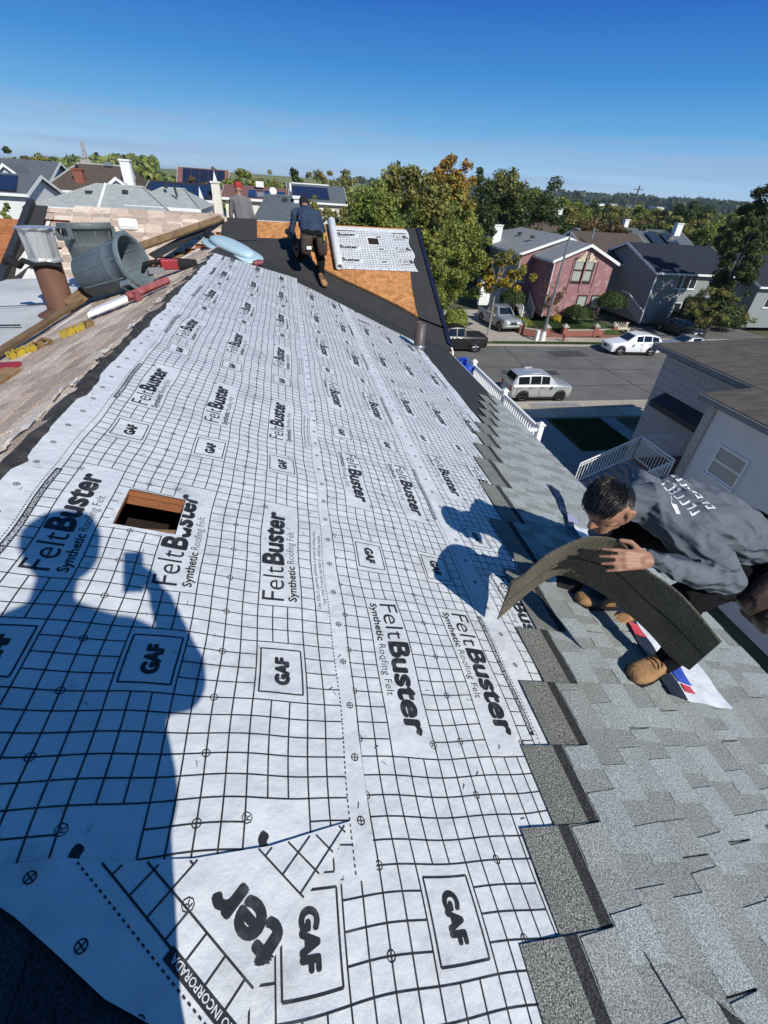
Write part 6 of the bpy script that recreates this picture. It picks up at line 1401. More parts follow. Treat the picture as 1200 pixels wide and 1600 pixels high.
def vehicle(name, label, cat, loc, rz, L, W, paint_, st, glass, wheels, wr, rim, lowtrim='rubber', bed=None, rack=False):
    """st: stations (x, z_low, z_belt, z_top, half_belt, half_top) from nose (+x) to tail; glass: per-gap flags"""
    t = thing(name, loc, label, cat, None, rz); t['_o'] = (0, 0, 0)
    mb = MB(); rows = []
    for x, z0, zb, zt, hb, ht in st:
        zm = (z0+zb)/2+.05; rows.append([(x, -hb*.93, z0), (x, -hb*1.0, zm), (x, -hb*.985, zb-.04), (x, -hb*.95, zb), (x, -ht, zt-.03), (x, -ht*.9, zt), (x, ht*.9, zt), (x, ht, zt-.03), (x, hb*.95, zb), (x, hb*.985, zb-.04), (x, hb, zm), (x, hb*.93, z0)])
    n = 12; k = len(rows)
    mb.add([v for r in rows for v in r], [(i*n+j, (i+1)*n+j, (i+1)*n+(j+1) % n, i*n+(j+1) % n) for i in range(k-1) for j in range(n)]+[tuple(range(n)), tuple(range((k-1)*n, k*n))[::-1]], 0, False)
    bd = mb.build('body', paint_, t); md = bd.modifiers.new('b', 'BEVEL'); md.width = .045; md.segments = 3; md.limit_method = 'ANGLE'; md.angle_limit = math.radians(20)
    for p in bd.data.polygons: p.use_smooth = True
    def lerp(a, b, f): return tuple(a[i]+(b[i]-a[i])*f for i in range(3))
    for i, g in enumerate(glass):
        a, b_ = rows[i], rows[i+1]
        if 's' in g:        # side windows
            for s, (lo, hi) in ((-1, (3, 4)), (1, (8, 7))):
                q = [lerp(a[lo], a[hi], .16), lerp(b_[lo], b_[hi], .16), lerp(b_[lo], b_[hi], .9), lerp(a[lo], a[hi], .9)]
                q = [lerp(q[0], q[1], .06), lerp(q[1], q[0], .06), lerp(q[2], q[3], .06), lerp(q[3], q[2], .06)]
                mb = MB(); mb.prism([(x, y+s*.012, z+.004) for x, y, z in q], (0, s*.006, 0)); mb.build('side_window', 'car_glass', t)
        if 'w' in g:        # windscreen or rear window, over the top face of this gap
            q = [lerp(a[5], a[6], .04), lerp(a[5], a[6], .96), lerp(b_[5], b_[6], .96), lerp(b_[5], b_[6], .04)]
            q = [lerp(q[0], q[3], .08), lerp(q[1], q[2], .08), lerp(q[2], q[1], .08), lerp(q[3], q[0], .08)]
            nrm = (Vector(q[1])-Vector(q[0])).cross(Vector(q[3])-Vector(q[0])).normalized(); nrm = nrm if nrm.z > 0 else -nrm
            mb = MB(); mb.prism([Vector(p)+nrm*.012 for p in q], nrm*.006); mb.build('windscreen', 'car_glass', t)
    hw = max(s[4] for s in st)
    for i, g in enumerate(glass):
        if 's' in g:
            for s in (-1, 1):
                x_ = st[i+1][0]; zb_ = st[i+1][2]; mb = MB(); mb.box((x_, s*(hw+.001), (zb_+st[2][1])/2+.05), (.016, .012, zb_-st[2][1]-.12)); mb.build('door_seam', 'rubber', t)
                mb = MB(); mb.box((st[i+1][0]+.16, s*(hw+.012), zb_-.1), (.17, .025, .035)); mb.build('door_handle', 'metal_dark', t)
    for x in wheels:
        for s in (-1, 1):
            M = lathe_axis((x, s*(hw-.2), wr), (0, s, 0)); mb = MB(); mb.lathe([(wr*.55, .0), (wr*.9, 0), (wr, .04), (wr, .19), (wr*.93, .225), (wr*.66, .225), (wr*.62, .2)], 24, M); w = mb.build('wheel', 'rubber', t)
            mb = MB(); mb.lathe([(0, .18), (wr*.2, .2), (wr*.2, .19), (wr*.64, .19), (wr*.66, .21)], 24, M); r_ = mb.build('rim', 'alloy_dark', w)
            for q in range(6):
                a = q*math.pi/3; d = Vector((math.cos(a), 0, math.sin(a))); mb = MB(); c = Vector((x, s*(hw+.012), wr)); mb.tube([c+d*wr*.1, c+d*wr*.62], [.035, .028], 4); mb.build('spoke', rim, w)
            mb = MB(); mb.lathe([(wr*1.03, -.02), (wr*1.17, -.01), (wr*1.17, .012), (wr*1.03, .016)], 24, lathe_axis((x, s*(hw), wr+.01), (0, s, 0))); mb.build('wheel_arch', lowtrim, t)
    f, r = st[0], st[-1]; zl = f[2]-.12
    for s in (-1, 1):
        mb = MB(); mb.box((f[0]-.02, s*(f[4]-.24), zl), (.1, .4, .17)); mb.build('headlight', 'lamp_clear', t, bevel=.03)
        mb = MB(); mb.box((r[0]+.02, s*(r[4]-.13), r[2]-.1), (.08, .2, .32)); mb.build('taillight', 'lamp_red', t, bevel=.02)
        xm = [q[0] for q in st if q[3]-q[2] > .2]; xm = max(xm)+.15 if xm else 0
        mb = MB(); mb.box((xm, s*(hw+.09), f[2]+.12), (.12, .2, .15)); mb.build('mirror', paint_, t, bevel=.03)
        mb = MB(); mb.b2(wheels[1]+wr*1.2, wheels[0]-wr*1.2, s*hw*.97-.03, s*hw*.97+.03, st[2][1]-.06, st[2][1]+.06); mb.build('sill', lowtrim, t)
        if rack: mb = MB(); q = [p for p in st if p[3] == max(z[3] for z in st)]; mb.tube([(q[0][0]-.1, s*q[0][5]*.88, q[0][3]+.05), (q[-1][0]+.1, s*q[0][5]*.88, q[0][3]+.05)], .022, 6); mb.build('roof_rail', 'metal_grey', t)
    mb = MB(); mb.box((f[0]-.0, 0, zl-.05), (.06, f[4]*1.0, .24)); mb.build('grille', 'metal_dark', t, bevel=.02)
    mb = MB(); mb.box((f[0]-.04, 0, f[1]+.1), (.16, f[4]*1.9, .22)); mb.build('bumper', lowtrim if lowtrim != 'rubber' else paint_, t, bevel=.05)
    mb = MB(); mb.box((r[0]+.04, 0, r[1]+.12), (.16, r[4]*1.9, .22)); mb.build('bumper', lowtrim if lowtrim != 'rubber' else paint_, t, bevel=.05)
    mb = MB(); mb.box((r[0]-.03, 0, r[1]+.32), (.02, .5, .13)); mb.build('number_plate', 'white_paint', t)
    if bed: x0, x1, z = bed; mb = MB(); mb.b2(x0, x1, -hw*.82, hw*.82, z-.02, z+.035); mb.build('bed_cover', 'rubber', t)
    return t
# silver wagon parked on the near side, nose to the right
vehicle('parked_car', 'silver boxy wagon parked on the near side of the street', 'car', (15.15, 25.6, GZ+.004), 0, 4.2, 1.75, 'paint_silver',
 [(2.12, .3, .82, .86, .62, .5), (2.0, .24, .9, .93, .8, .68), (1.3, .22, .98, 1.03, .87, .76), (.95, .22, 1.0, 1.1, .87, .74), (.4, .22, 1.0, 1.58, .87, .66), (-.2, .22, 1.0, 1.64, .87, .67), (-.95, .22, 1.0, 1.64, .87, .67), (-1.75, .22, 1.0, 1.58, .86, .66), (-2.0, .24, 1.0, 1.2, .84, .68), (-2.1, .34, .9, .95, .78, .66)],
 ['', '', '', 'w', 's', 's', 's', 'w', ''], (1.25, -1.28), .34, 'alloy_dark', rack=True)
# white crossover across the street, nose to the left
vehicle('parked_car', 'white crossover with sunroof parked across the street', 'car', (28.6, 35.1, GZ+.004), math.pi-.04, 4.8, 1.9, 'paint_white',
 [(2.4, .35, .78, .82, .6, .5), (2.25, .26, .86, .9, .82, .7), (1.5, .24, .97, 1.02, .93, .82), (.95, .24, 1.0, 1.1, .93, .8), (.25, .24, 1.02, 1.58, .93, .68), (-.4, .24, 1.03, 1.66, .93, .69), (-1.2, .24, 1.05, 1.63, .93, .68), (-1.9, .24, 1.08, 1.5, .92, .66), (-2.3, .28, 1.05, 1.12, .88, .74), (-2.4, .4, .9, .95, .8, .7)],
 ['', '', '', 'w', 's', 's', 's', 'w', ''], (1.45, -1.4), .38, 'alloy', rack=True)
# dark pickup at the far kerb, tail to the right; pewter pickup nosing out of the drive
PT = [(2.7, .4, .95, 1.0, .75, .6), (2.55, .34, 1.05, 1.1, .95, .82), (1.7, .32, 1.1, 1.16, .98, .86), (1.25, .32, 1.12, 1.22, .98, .84), (.65, .32, 1.12, 1.78, .98, .7), (-.1, .32, 1.12, 1.86, .98, .72), (-.75, .32, 1.12, 1.82, .98, .71), (-.95, .32, 1.12, 1.2, .98, .93), (-2.6, .34, 1.12, 1.18, .98, .93), (-2.72, .45, 1.1, 1.14, .95, .9)]
vehicle('pickup_truck', 'black pickup truck with covered bed parked at the far kerb', 'pickup truck', (12.65, 35.9, GZ+.004), math.pi, 5.4, 2.0, 'paint_black', PT, ['', '', '', 'w', 's', 's', 'w', '', ''], (1.75, -1.75), .42, 'alloy', 'rubber', (-2.55, -1.0, 1.19))
vehicle('pickup_truck', 'silver pickup truck nosing out of the drive beside the pink house', 'pickup truck', (19.6, 43.0, GZ+.2), -math.pi/2+.12, 5.4, 2.0, 'paint_pewter', PT, ['', '', '', 'w', 's', 's', 'w', '', ''], (1.75, -1.75), .42, 'alloy', 'metal_grey', (-2.55, -1.0, 1.19))
vehicle('parked_car', 'dark car in the shaded drive of the navy roofed house', 'car', (38.0, 41.0, GZ+.15), -math.pi/2+.2, 4.6, 1.8, 'paint_black',
 [(2.3, .35, .7, .74, .6, .5), (2.1, .24, .8, .84, .8, .7), (1.1, .22, .9, .96, .88, .76), (.3, .22, .93, 1.4, .88, .62), (-.6, .22, .93, 1.42, .88, .62), (-1.4, .22, .95, 1.02, .87, .72), (-2.2, .26, .9, .96, .82, .7)], ['', '', 'w', 's', 'w', ''], (1.4, -1.35), .33, 'alloy')
vehicle('parked_car', 'silver car parked beyond the white crossover behind the neighbour roof', 'car', (34.4, 35.3, GZ+.004), math.pi, 4.6, 1.8, 'paint_pewter',
 [(2.3, .35, .7, .74, .6, .5), (2.1, .24, .8, .84, .8, .7), (1.1, .22, .9, .96, .88, .76), (.3, .22, .93, 1.4, .88, .62), (-.6, .22, .93, 1.42, .88, .62), (-1.4, .22, .95, 1.02, .87, .72), (-2.2, .26, .9, .96, .82, .7)], ['', '', 'w', 's', 'w', ''], (1.4, -1.35), .33, 'alloy')
# ================================================================ street furniture and gardens opposite
pole = thing('street_lamp', (21.95, 38.2, GZ+.1), 'tall slim grey street lamp pole before the pink brick house', 'street lamp')
mb = MB(); mb.tube([(21.95, 38.2, GZ+.1), (21.98, 38.2, -6), (22.05, 38.2, -1.9)], [.13, .1, .07], 10); mb.build('pole', 'metal_grey', pole)
mb = MB(); mb.lathe([(.26, 0), (.24, .5), (.14, .8)], 8, Matrix.Translation((21.95, 38.2, GZ+.1))); mb.build('base', 'white_paint', pole)
mb = MB(); mb.tube([(22.05, 38.2, -1.95), (22.1, 37.9, -1.75), (22.12, 37.5, -1.72)], .05, 6); mb.box((22.12, 37.4, -1.74), (.2, .4, .1)); mb.build('lamp_head', 'metal_grey', pole)
mb = MB(); mb.b2(21.2, 21.5, 38.0, 38.3, GZ+.1, GZ+.95); tag(mb.build('utility_box', 'white_paint', bevel=.03), 'white utility box at the foot of the street lamp', 'utility box')
hy = thing('fire_hydrant', (23.9, 38.0, GZ+.1), 'dark red fire hydrant on the far pavement', 'fire hydrant')
mb = MB(); mb.lathe([(.14, 0), (.14, .06), (.1, .08), (.1, .5), (.14, .52), (.12, .6), (.05, .68), (0, .69)], 12, Matrix.Translation((23.9, 38.0, GZ+.1))); mb.build('barrel', 'maroon', hy)
mb = MB(); mb.tube([(23.72, 38, GZ+.52), (24.08, 38, GZ+.52)], .055, 8); mb.build('outlet', 'maroon', hy)
pm('brick_wall', (.3, .11, .08), (.24, .09, .065), 9, .9, bump=.3, bscale=30)
def garden_wall(label, pts, h=.55):
    g = thing('garden_wall', (pts[0][0], pts[0][1], GZ), label, 'wall')
    for (x0, y0), (x1, y1) in zip(pts[:-1], pts[1:]):
        d = Vector((x1-x0, y1-y0, 0)); a = math.atan2(d.y, d.x); mb = MB(); mb.box(((x0+x1)/2, (y0+y1)/2, GZ+h/2), (d.length, .25, h), a); mb.build('wall', 'brick_wall', g)
        mb = MB(); mb.box(((x0+x1)/2, (y0+y1)/2, GZ+h+.03), (d.length, .32, .06), a); mb.build('coping', 'concrete', g)
    for x, y in pts:
        mb = MB(); mb.b2(x-.22, x+.22, y-.22, y+.22, GZ, GZ+h+.3); mb.build('pillar', 'brick_wall', g)
        mb = MB(); mb.b2(x-.27, x+.27, y-.27, y+.27, GZ+h+.302, GZ+h+.4); mb.add([(x-.24, y-.24, GZ+h+.4), (x+.24, y-.24, GZ+h+.4), (x+.24, y+.24, GZ+h+.4), (x-.24, y+.24, GZ+h+.4), (x, y, GZ+h+.62)], [(0, 1, 4), (1, 2, 4), (2, 3, 4), (3, 0, 4)]); mb.build('pillar_cap', 'concrete', g)
    return g
garden_wall('low brick garden wall with white capped pillars left of the path', [(20.9, 40.6), (23.0, 39.7)]); garden_wall('low brick garden wall right of the path before the pink house', [(25.0, 40.0), (28.4, 40.3), (30.6, 40.6)])
struct(flat('garden', 24.9, 31, 40.3, 44, GZ+.6, 'grass', .7)); struct(flat('garden', 20.6, 23.0, 40.5, 45, GZ+.35, 'grass', .5)); pm('brick_path', (.27, .11, .085), (.22, .09, .07), 6, .9); struct(flat('garden_path', 23.1, 24.85, 39.4, 45.2, GZ+.2, 'brick_path', .3)); struct(flat('driveway', 15.5, 20.6, FC+1, 50, GZ+.125, 'concrete', .2)); struct(flat('driveway', 32.5, 48, FC+2.6, 44, GZ+.115, 'asphalt', .2)); struct(flat('garden_path', 28.6, 32.4, 39.4, 40.3, GZ+.125, 'brick_path', .2))
bench = thing('garden_bench', (31.4, 40.8, GZ+.1), 'cream ornate bench on the brick path by the white crossover', 'bench')
pm('cream', (.68, .6, .44), None, 6, .7)
for x in (30.7, 32.1): mb = MB(); mb.b2(x-.06, x+.06, 40.5, 41.0, GZ+.1, GZ+.6); mb.b2(x-.05, x+.05, 40.95, 41.05, GZ+.6, GZ+1.15); mb.build('leg', 'cream', bench)
mb = MB(); mb.b2(30.6, 32.2, 40.45, 41.05, GZ+.6, GZ+.68); mb.build('seat', 'cream', bench); mb = MB()
for i in range(6): mb.tube([(30.7+i*.28, 41.02, GZ+.7), (30.7+(i+.7)*.28, 41.02, GZ+1.15)], .03, 5)
mb.build('backrest', 'cream', bench)
# ================================================================ plants
leafmat('leaf_green', (.085, .125, .025), (.31, .335, .07)); leafmat('leaf_dark', (.026, .046, .014), (.09, .12, .03)); leafmat('leaf_olive', (.11, .12, .025), (.31, .28, .075)); leafmat('leaf_yellow', (.2, .16, .018), (.55, .4, .035)); leafmat('leaf_orange', (.17, .11, .018), (.48, .26, .04)); leafmat('leaf_topiary', (.03, .055, .012), (.075, .11, .025), 3)
leafmat('leaf_rust', (.1, .068, .025), (.22, .14, .055))
pm('bark', (.12, .1, .08), (.07, .058, .048), 6, .9, bump=.5, stretch=(4, 4, .6)); pm('bark_pale', (.33, .3, .26), (.25, .22, .19), 6, .9, stretch=(4, 4, .6))
def leaf_cloud(cl, n, size, r):
    """n leaf faces gathered in clumps; returns vertex and face arrays"""
    c = np.array([k[0] for k in cl]); rad = np.array([k[1] for k in cl]); w = rad**2; idx = r.choice(len(cl), n, p=w/w.sum())
    d = r.normal(0, 1, (n, 3)); d /= np.linalg.norm(d, axis=1)[:, None]; P = c[idx]+d*(rad[idx]*(r.uniform(.35, 1.05, n)))[:, None]*np.array([1, 1, .8])
    nrm = d*.8+r.normal(0, .6, (n, 3))+np.array([0, 0, .35]); nrm /= np.linalg.norm(nrm, axis=1)[:, None]
    a = np.cross(nrm, r.normal(0, 1, (n, 3))); a /= np.linalg.norm(a, axis=1)[:, None]; b = np.cross(nrm, a); s = (size*r.uniform(.6, 1.3, n))[:, None]
    V = np.stack([P-a*s, P+b*s*.5, P+a*s, P-b*s*.5], 1).reshape(-1, 3); return V
def crown_clumps(h, rx, ry, zc, rz, n, r, sz=(.16, .34)):
    out = []
    while len(out) < n:
        p = r.normal(0, 1, 3); p /= np.linalg.norm(p); k = r.uniform(.35, 1.0)**.6; p = p*k
        lob = 1+.22*math.sin(3*math.atan2(p[1], p[0])+h)+.18*math.sin(5*p[2]+h*2)
        q = np.array([p[0]*rx*lob, p[1]*ry*lob, zc+p[2]*rz]); out.append((q, r.uniform(*sz)*min(rx, rz)*(1.15-.3*k)))
    return out
def tree(label, base, h, rx, rz, mat, n=9000, leaf=.14, clumps=70, seed=1, trunk_r=.16, ry=None, group=None, name='tree', bark='bark', zc=None, mix=None, sz=(.16, .34)):
    r = np.random.default_rng(seed); t = thing(name, tuple(base), label, 'tree', group); t['_o'] = (0, 0, 0); ry = ry or rx; zc = zc if zc is not None else h-rz
    cl = crown_clumps(seed*1.3, rx, ry, zc, rz, clumps, r, sz); V = leaf_cloud(cl, n, leaf, r)
    me = bpy.data.meshes.new('crown'); me.from_pydata(V.tolist(), [], np.arange(4*n).reshape(-1, 4).tolist()); me.materials.append(MATS[mat])
    if mix: me.materials.append(MATS[mix[0]]); z = V[::4, 2]+r.normal(0, rz*.25, n); th = np.quantile(z, 1-mix[1]); me.polygons.foreach_set('material_index', (z > th).astype(int))
    o = bpy.data.objects.new('crown', me); COL.objects.link(o); o.parent = t
    mb = MB(); top = zc+rz*.35; mb.tube([(0, 0, -.2), (.04, .02, h*.15), (-.05, .05, zc-rz*.5), (.05, 0, top)], [trunk_r*1.3, trunk_r, trunk_r*.8, trunk_r*.3], 8)
    for k in range(9):
        q = cl[k % len(cl)][0]; s = V3(0, 0, max(h*.12, zc-rz*(.9-.1*(k % 4)))); mb.tube([s, Vector((s+Vector(q))/2)+V3(0, 0, .2), Vector(q)], [trunk_r*.5, trunk_r*.35, trunk_r*.12], 5)
    mb.build('trunk', bark, t); return t
def bush(label, c, rx, ry, rz, mat, n=2600, leaf=.06, seed=1, name='bush', cat='bush', flat=False, group=None):
    r = np.random.default_rng(seed); t = thing(name, tuple(c), label, cat, group); t['_o'] = (0, 0, 0)
    d = r.normal(0, 1, (n, 3)); d /= np.linalg.norm(d, axis=1)[:, None]; d[:, 2] = np.abs(d[:, 2])*1.0-.25*(r.random(n) < .4); k = 1+.07*np.sin(6*d[:, 0]+seed)+.06*np.sin(9*d[:, 1])
    P = d*np.array([rx, ry, rz])*(k*r.uniform(.86, 1.04, n))[:, None]+np.array([0, 0, rz*.35]); nr = d+r.normal(0, .45, (n, 3)); nr /= np.linalg.norm(nr, axis=1)[:, None]
    a = np.cross(nr, r.normal(0, 1, (n, 3))); a /= np.linalg.norm(a, axis=1)[:, None]; b = np.cross(nr, a); s = (leaf*r.uniform(.7, 1.3, n))[:, None]
    V = np.stack([P-a*s, P+b*s*.6, P+a*s, P-b*s*.6], 1).reshape(-1, 3); me = bpy.data.meshes.new('foliage'); me.from_pydata(V.tolist(), [], np.arange(4*n).reshape(-1, 4).tolist()); me.materials.append(MATS[mat]); o = bpy.data.objects.new('foliage', me); COL.objects.link(o); o.parent = t
    mb = MB(); mb.tube([(0, 0, -.3), (0, 0, rz*.5)], .07, 6); mb.build('stem', 'bark', t); return t
def T(px, Y, z=GZ): return (at(px, 500, Y=Y).x, Y, z)
def top(px, py, Y): return at(px, py, Y=Y)
# big street trees in the middle, on the far side of the road
def tree_to(label, pxc, pyt, Y, hw_px, mat, base=GZ, rz=None, **kw):
    p = at(pxc, pyt, Y=Y); x0, x1 = at(pxc-hw_px, pyt+40, Y=Y).x, at(pxc+hw_px, pyt+40, Y=Y).x; h = p.z-base; rx = (x1-x0)/2
    # the crown's own axis stands vertical over the base
    return tree(label, (p.x, Y, base), h, rx, rz or min(h*.44, rx*1.25), mat, **kw)
tree_to('large leafy green street tree behind the felt roll', 590, 262, 33, 62, 'leaf_green', n=26000, leaf=.13, clumps=120, seed=3, rz=4.6)
tree_to('large green street tree left of the orange topped tree', 655, 252, 36.5, 62, 'leaf_green', n=26000, leaf=.14, clumps=120, seed=4, rz=5.0, mix=('leaf_olive', .3))
tree_to('lower green tree behind the bending worker', 540, 300, 40, 44, 'leaf_olive', n=14000, leaf=.13, clumps=90, seed=5, rz=3.6)
tree_to('tall tree with orange and yellow autumn top', 715, 234, 43, 48, 'leaf_green', n=24000, leaf=.15, clumps=120, seed=6, rz=5.6, mix=('leaf_orange', .22))
tree_to('green tree standing over the black pickup truck', 712, 318, 40.2, 50, 'leaf_green', n=18000, leaf=.12, clumps=100, seed=7, rz=3.9, bark='bark_pale')
tree_to('slim young tree with yellow leaves beside the silver pickup truck', 787, 388, 39.6, 42, 'leaf_yellow', n=6500, leaf=.11, clumps=60, seed=8, rz=1.7, trunk_r=.08, bark='bark_pale', mix=('leaf_olive', .4), sz=(.12, .26))
tree_to('dark evergreen tree right of the autumn tree', 800, 256, 62, 46, 'leaf_dark', n=16000, leaf=.2, clumps=90, seed=9, rz=6.5, mix=('leaf_olive', .12))
tree_to('dark tall tree behind the pink house roof', 862, 280, 66, 40, 'leaf_dark', n=16000, leaf=.2, clumps=90, seed=10, rz=6.5)
tree_to('dark broad tree at the end of the evergreen row', 760, 262, 56, 34, 'leaf_dark', n=12000, leaf=.18, clumps=80, seed=11, rz=6.0)
tree_to('tall dark tree at the right edge of the street', 1212, 282, 39, 33, 'leaf_dark', n=20000, leaf=.13, clumps=110, seed=12, rz=5.4)
tree_to('small yellow green tree before the navy roofed house', 1135, 442, 38.6, 40, 'leaf_olive', n=3800, leaf=.1, clumps=60, seed=13, rz=1.9, trunk_r=.08, sz=(.12, .26))
tree_to('thin reddish shrub tree against the pink brick wall', 868, 440, 42.8, 22, 'leaf_rust', n=1300, leaf=.07, clumps=40, seed=14, rz=1.4, trunk_r=.06, sz=(.12, .26))
for i, (px, py, r1, r2, Y, lab) in enumerate(((801, 468, 1.15, 1.05, 44.5, 'clipped round topiary bush by the white steps'), (955, 474, 1.35, 1.0, 42.2, 'large clipped umbrella shaped bush right of the pink house'), (903, 491, 1.35, .75, 42.4, 'low clipped round bush on the lawn before the pink house'))):
    p = at(px, py, Y=Y); bush(lab, (p.x, Y, p.z-r2*.35), r1, r1, r2, 'leaf_topiary', 5000, .07, 20+i)
bush('loose green bush beside the black pickup truck', (at(714, 490, Y=40.2).x, 40.2, GZ+.6), 1.1, 1.0, 1.2, 'leaf_green', 2600, .1, 31)
bush('bright green shrub at the foot of the reddish tree', (25.6, 42.9, GZ+.7), .5, .5, .45, 'leaf_yellow', 900, .07, 32)
bush('dark bush in the shade by the navy roofed house', (40.6, 42.4, GZ+.5), 1.9, 1.3, 1.7, 'leaf_dark', 3600, .1, 33)
bush('dark hedge right of the navy roofed house drive', (45.0, 42.2, GZ+.5), 1.6, 1.2, 1.6, 'leaf_dark', 3600, .1, 34)
bush('green shrubs left of the path by the silver pickup', (21.7, 42.6, GZ+.4), 1.0, 1.3, .5, 'leaf_green', 2200, .07, 35)
# trees among the houses on the left
for lab, px, py, Y, hw, mat, sd, rz, mx in (
 ('dense dark tree at the far left edge', 0, 222, 78, 26, 'leaf_dark', 41, 6, None), ('green tree behind the light blue house', 66, 232, 80, 34, 'leaf_olive', 42, 6, None), ('bushy tree left of the crane', 40, 238, 84, 22, 'leaf_green', 43, 5, ('leaf_rust', .3)),
 ('brownish tree behind the brown roof', 155, 250, 96, 26, 'leaf_rust', 44, 5, None), ('green tree beside the tall white chimney', 226, 256, 60, 20, 'leaf_green', 45, 4, None), ('round reddish brown tree between the solar roofs', 300, 263, 62, 24, 'leaf_rust', 46, 4, None),
 ('green tree behind the red capped worker', 372, 256, 72, 30, 'leaf_green', 47, 5, None), ('yellow green tree behind the solar roofs', 420, 266, 78, 30, 'leaf_olive', 48, 5, None), ('dark tree in the middle distance left of the street trees', 460, 262, 92, 26, 'leaf_dark', 49, 6, None),
 ('broad bare topped tree beyond the dark solar roof', 515, 258, 84, 36, 'leaf_olive', 50, 6, None), ('small green shrub tree below the light blue house', 45, 305, 42, 16, 'leaf_green', 51, 2.4, None), ('leafy tree at the left frame edge by the orange roof', 2, 312, 38, 18, 'leaf_green', 52, 2.6, None),
 ('green tree behind the slate hip roof', 485, 296, 44, 24, 'leaf_olive', 53, 3.2, None)):
    tree_to(lab, px, py, Y, hw, mat, n=7000, leaf=.0024*Y, clumps=60, seed=sd, rz=rz, mix=mx)
# mid-distance trees on the right, copies of four kinds, each given its own words
protos = [('leaf_green', 61), ('leaf_dark', 62), ('leaf_olive', 63), ('leaf_rust', 64)]
made = {}
spots = [(905, 316, 95, 0), (935, 312, 105, 1), (965, 322, 90, 2), (1000, 320, 110, 0), (1030, 326, 100, 2), (1085, 312, 96, 1), (1110, 334, 92, 2), (1150, 330, 105, 0), (985, 336, 72, 3), (1060, 338, 76, 2), (1120, 350, 70, 0), (890, 322, 78, 2), (1020, 346, 64, 1), (880, 308, 120, 0), (1095, 322, 125, 1), (1180, 318, 118, 2), (840, 296, 130, 0), (945, 338, 60, 3)]
belt = ['green tree just right of the dark evergreen row', 'far dark green tree over the left end of the brown roof', 'olive tree over the middle of the brown roof', 'far green tree behind the wooden utility pole', 'far olive tree right of the wooden utility pole', 'tallest dark green tree standing above the navy roof', 'olive tree right of the tallest dark tree above the navy roof', 'far green tree left of the tall dark tree at right', 'rusty brown tree behind the right end of the brown roof', 'nearer olive tree behind the house with skylights', 'nearer green tree right of the house with skylights', 'olive tree behind the ridge of the pink house', 'low dark green tree between the brown roof and the skylights', 'farthest green tree showing past the end of the evergreen row', 'farthest dark tree low over the navy roof skyline', 'far olive tree half hidden by the tall dark tree at right', 'far green tree peeping between the dark evergreens', 'rusty brown tree close behind the brown roof']
for i, (px, py, Y, k) in enumerate(spots):
    p = at(px, py, Y=Y); h = p.z-GZ
    lab = belt[i]
    if k not in made:
        made[k] = tree(lab, (p.x, Y, GZ), 11, 4.4, 5.0, protos[k][0], n=8000, leaf=.26, clumps=60, seed=protos[k][1], group='trees in the belt beyond the houses'); o = made[k]
    else: o = copy_tree(made[k]); o.location = (p.x, Y, GZ); o['label'] = lab
    s = h/11; o.scale = (s*random.uniform(.9, 1.15), s*random.uniform(.9, 1.15), s); o.rotation_euler = (0, 0, random.uniform(0, 6.28))
# far woods that read as one mass
def woods(name, label, cnt, gen, mat, leaf, seed):
    r = np.random.default_rng(seed); Vs = []
    for i in range(cnt):
        x, y, h, w = gen(r); z = hill(x, y); n = 70; d = r.normal(0, 1, (n, 3)); d /= np.linalg.norm(d, axis=1)[:, None]; P = np.array([x, y, z+h*.55])+d*np.array([w, w, h*.5])*r.uniform(.5, 1.05, (n, 1))
        nr = d+r.normal(0, .5, (n, 3)); nr /= np.linalg.norm(nr, axis=1)[:, None]; a = np.cross(nr, r.normal(0, 1, (n, 3))); a /= np.linalg.norm(a, axis=1)[:, None]; b = np.cross(nr, a); s = leaf*math.hypot(x, y)/200*r.uniform(.6, 1.3, (n, 1))
        Vs.append(np.stack([P-a*s, P+b*s*.7, P+a*s, P-b*s*.7], 1).reshape(-1, 3))
    V = np.concatenate(Vs); me = bpy.data.meshes.new(name); me.from_pydata(V.tolist(), [], np.arange(len(V)).reshape(-1, 4).tolist()); me.materials.append(MATS[mat]); o = bpy.data.objects.new(name, me); COL.objects.link(o); o['kind'] = 'stuff'; return tag(o, label, 'woods')
def g1(b0, b1, r0, r1, h0, h1):
    def f(r):
        b = r.uniform(b0, b1); d = math.sqrt(r.uniform(r0*r0, r1*r1)); h = r.uniform(h0, h1); return d*math.sin(b), d*math.cos(b), h, h*r.uniform(.4, .6)
    return f
woods('woodland', 'green far woods below the meadow hill', 500, g1(-.55, .32, 120, 300, 6, 9.5), 'leaf_green', 1.0, 71)
woods('woodland', 'olive far woods spread to the right horizon', 900, g1(.3, 1.15, 140, 620, 5, 8.5), 'leaf_olive', 1.1, 72)
woods('woodland', 'dark far woods in the right distance', 800, g1(.25, 1.2, 130, 700, 5, 8.5), 'leaf_dark', 1.1, 73)
woods('woodland', 'distant dark tree line on the right horizon hills', 900, g1(.1, 1.25, 900, 2200, 12, 22), 'leaf_dark', 1.3, 74)
woods('woodland', 'distant tree line on the left horizon', 500, g1(-.9, -.2, 300, 900, 8, 12), 'leaf_green', 1.1, 75)
woods('woodland', 'scattered trees on the meadow hilltop', 10, g1(-.14, .16, 560, 660, 2.5, 6), 'leaf_olive', .4, 76)
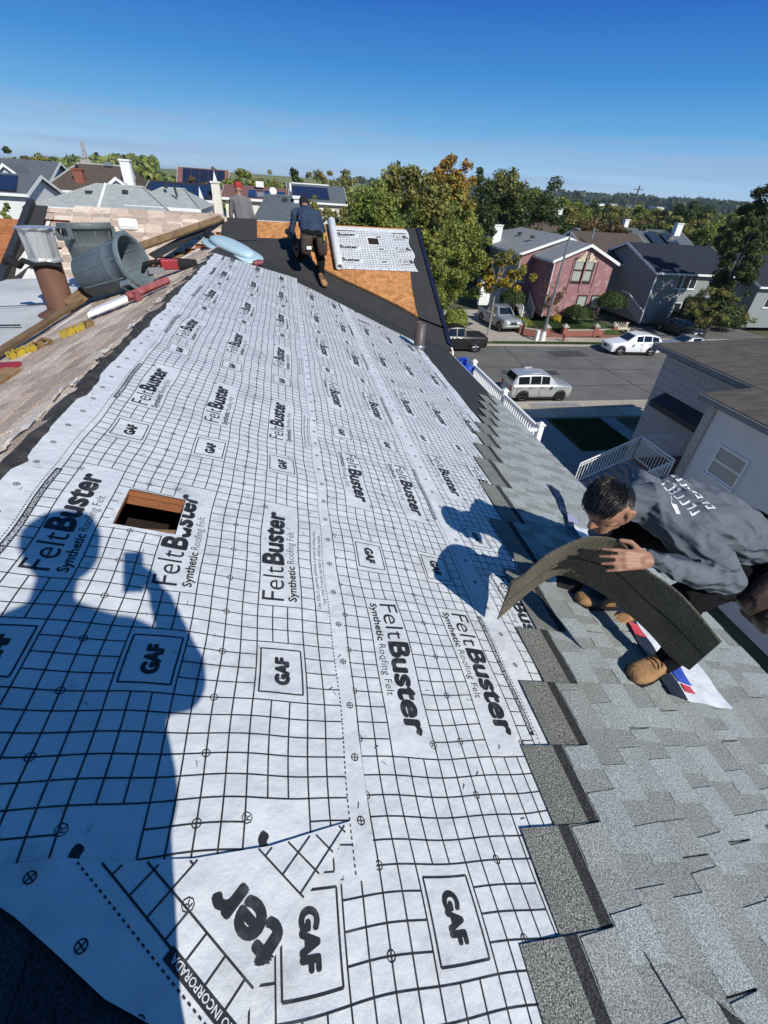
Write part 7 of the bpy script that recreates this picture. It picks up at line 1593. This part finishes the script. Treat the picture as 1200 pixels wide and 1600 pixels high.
# far white buildings and the crane on the skyline
for i, (px, py, Y, w) in enumerate(((935, 318, 700, 22), (958, 319, 720, 14), (1040, 324, 760, 30), (1068, 327, 760, 16), (1000, 322, 700, 12))):
    p = at(px, py, Y=Y); t = thing('warehouse', (p.x, Y, p.z-8), f'tiny white far building on the right skyline, {["first","second","fourth","fifth","third"][i]} from left', 'building', 'white buildings on the skyline')
    mb = MB(); mb.b2(p.x-w/2, p.x+w/2, Y, Y+20, p.z-14, p.z); mb.build('wall', 'white_paint', t); mb = MB(); mb.b2(p.x-w/2-.5, p.x+w/2+.5, Y-.5, Y+20.5, p.z, p.z+.8); mb.build('roof', 'metal_grey', t)
cr = thing('crane', tuple(at(133, 255, Y=260)), 'tall grey crane boom on the left skyline', 'crane'); a, b_ = at(136, 254, Y=260), at(127, 221, Y=260)
mb = MB()
for s in (-.8, .8): mb.tube([a+V3(s, 0, 0), b_+V3(s*.5, 0, 0)], [.3, .2], 4)
for i in range(10): mb.tube([a.lerp(b_, i/10)+V3(-.7, 0, 0), a.lerp(b_, (i+1)/10)+V3(.6, 0, 0)], .15, 4)
mb.build('boom', 'concrete', cr); mb = MB(); mb.box(a+V3(0, 0, -.5), (4, 3, 3)); mb.tube([a+V3(0, 0, -1), a+V3(0, 0, -14)], 1, 6); mb.build('cab', 'concrete', cr)
for i, (px, py0, py1, Y) in enumerate(((1000, 290, 350, 90), (973, 385, 330, 60))):
    a, b_ = at(px-6, py1, Y=Y), at(px, py0, Y=Y)
    if i == 0:
        t = thing('utility_pole', (b_.x, Y, GZ), 'leaning wooden utility pole in the woods on the right', 'utility pole'); mb = MB(); mb.tube([(b_.x-.4, Y, GZ), tuple(b_)], [.18, .12], 8); mb.build('pole', 'bark', t); mb = MB(); mb.box(b_+V3(0, 0, -.6), (2, .12, .12)); mb.build('crossarm', 'bark', t)
# the day's thin air
hz = MB(); hz.b2(-6100, 6100, -6100, 6100, -24, 34); hzo = hz.build('haze', [], None, (0, 0, 0)); hzo['kind'] = 'stuff'; hzo['label'] = 'thin bluish haze softening the far hills'; hzo['category'] = 'haze'
m, nt, b = nodes('haze_air'); nt.nodes.remove(b); pv = nt.nodes.new('ShaderNodeVolumePrincipled'); pv.inputs['Color'].default_value = (.75, .88, 1, 1); pv.inputs['Density'].default_value = .00015; pv.inputs['Anisotropy'].default_value = .2
nt.links.new(pv.outputs[0], nt.nodes['Material Output'].inputs['Volume']); hzo.data.materials.append(m)
for o in bpy.data.objects:
    if '_o' in o.keys(): del o['_o']
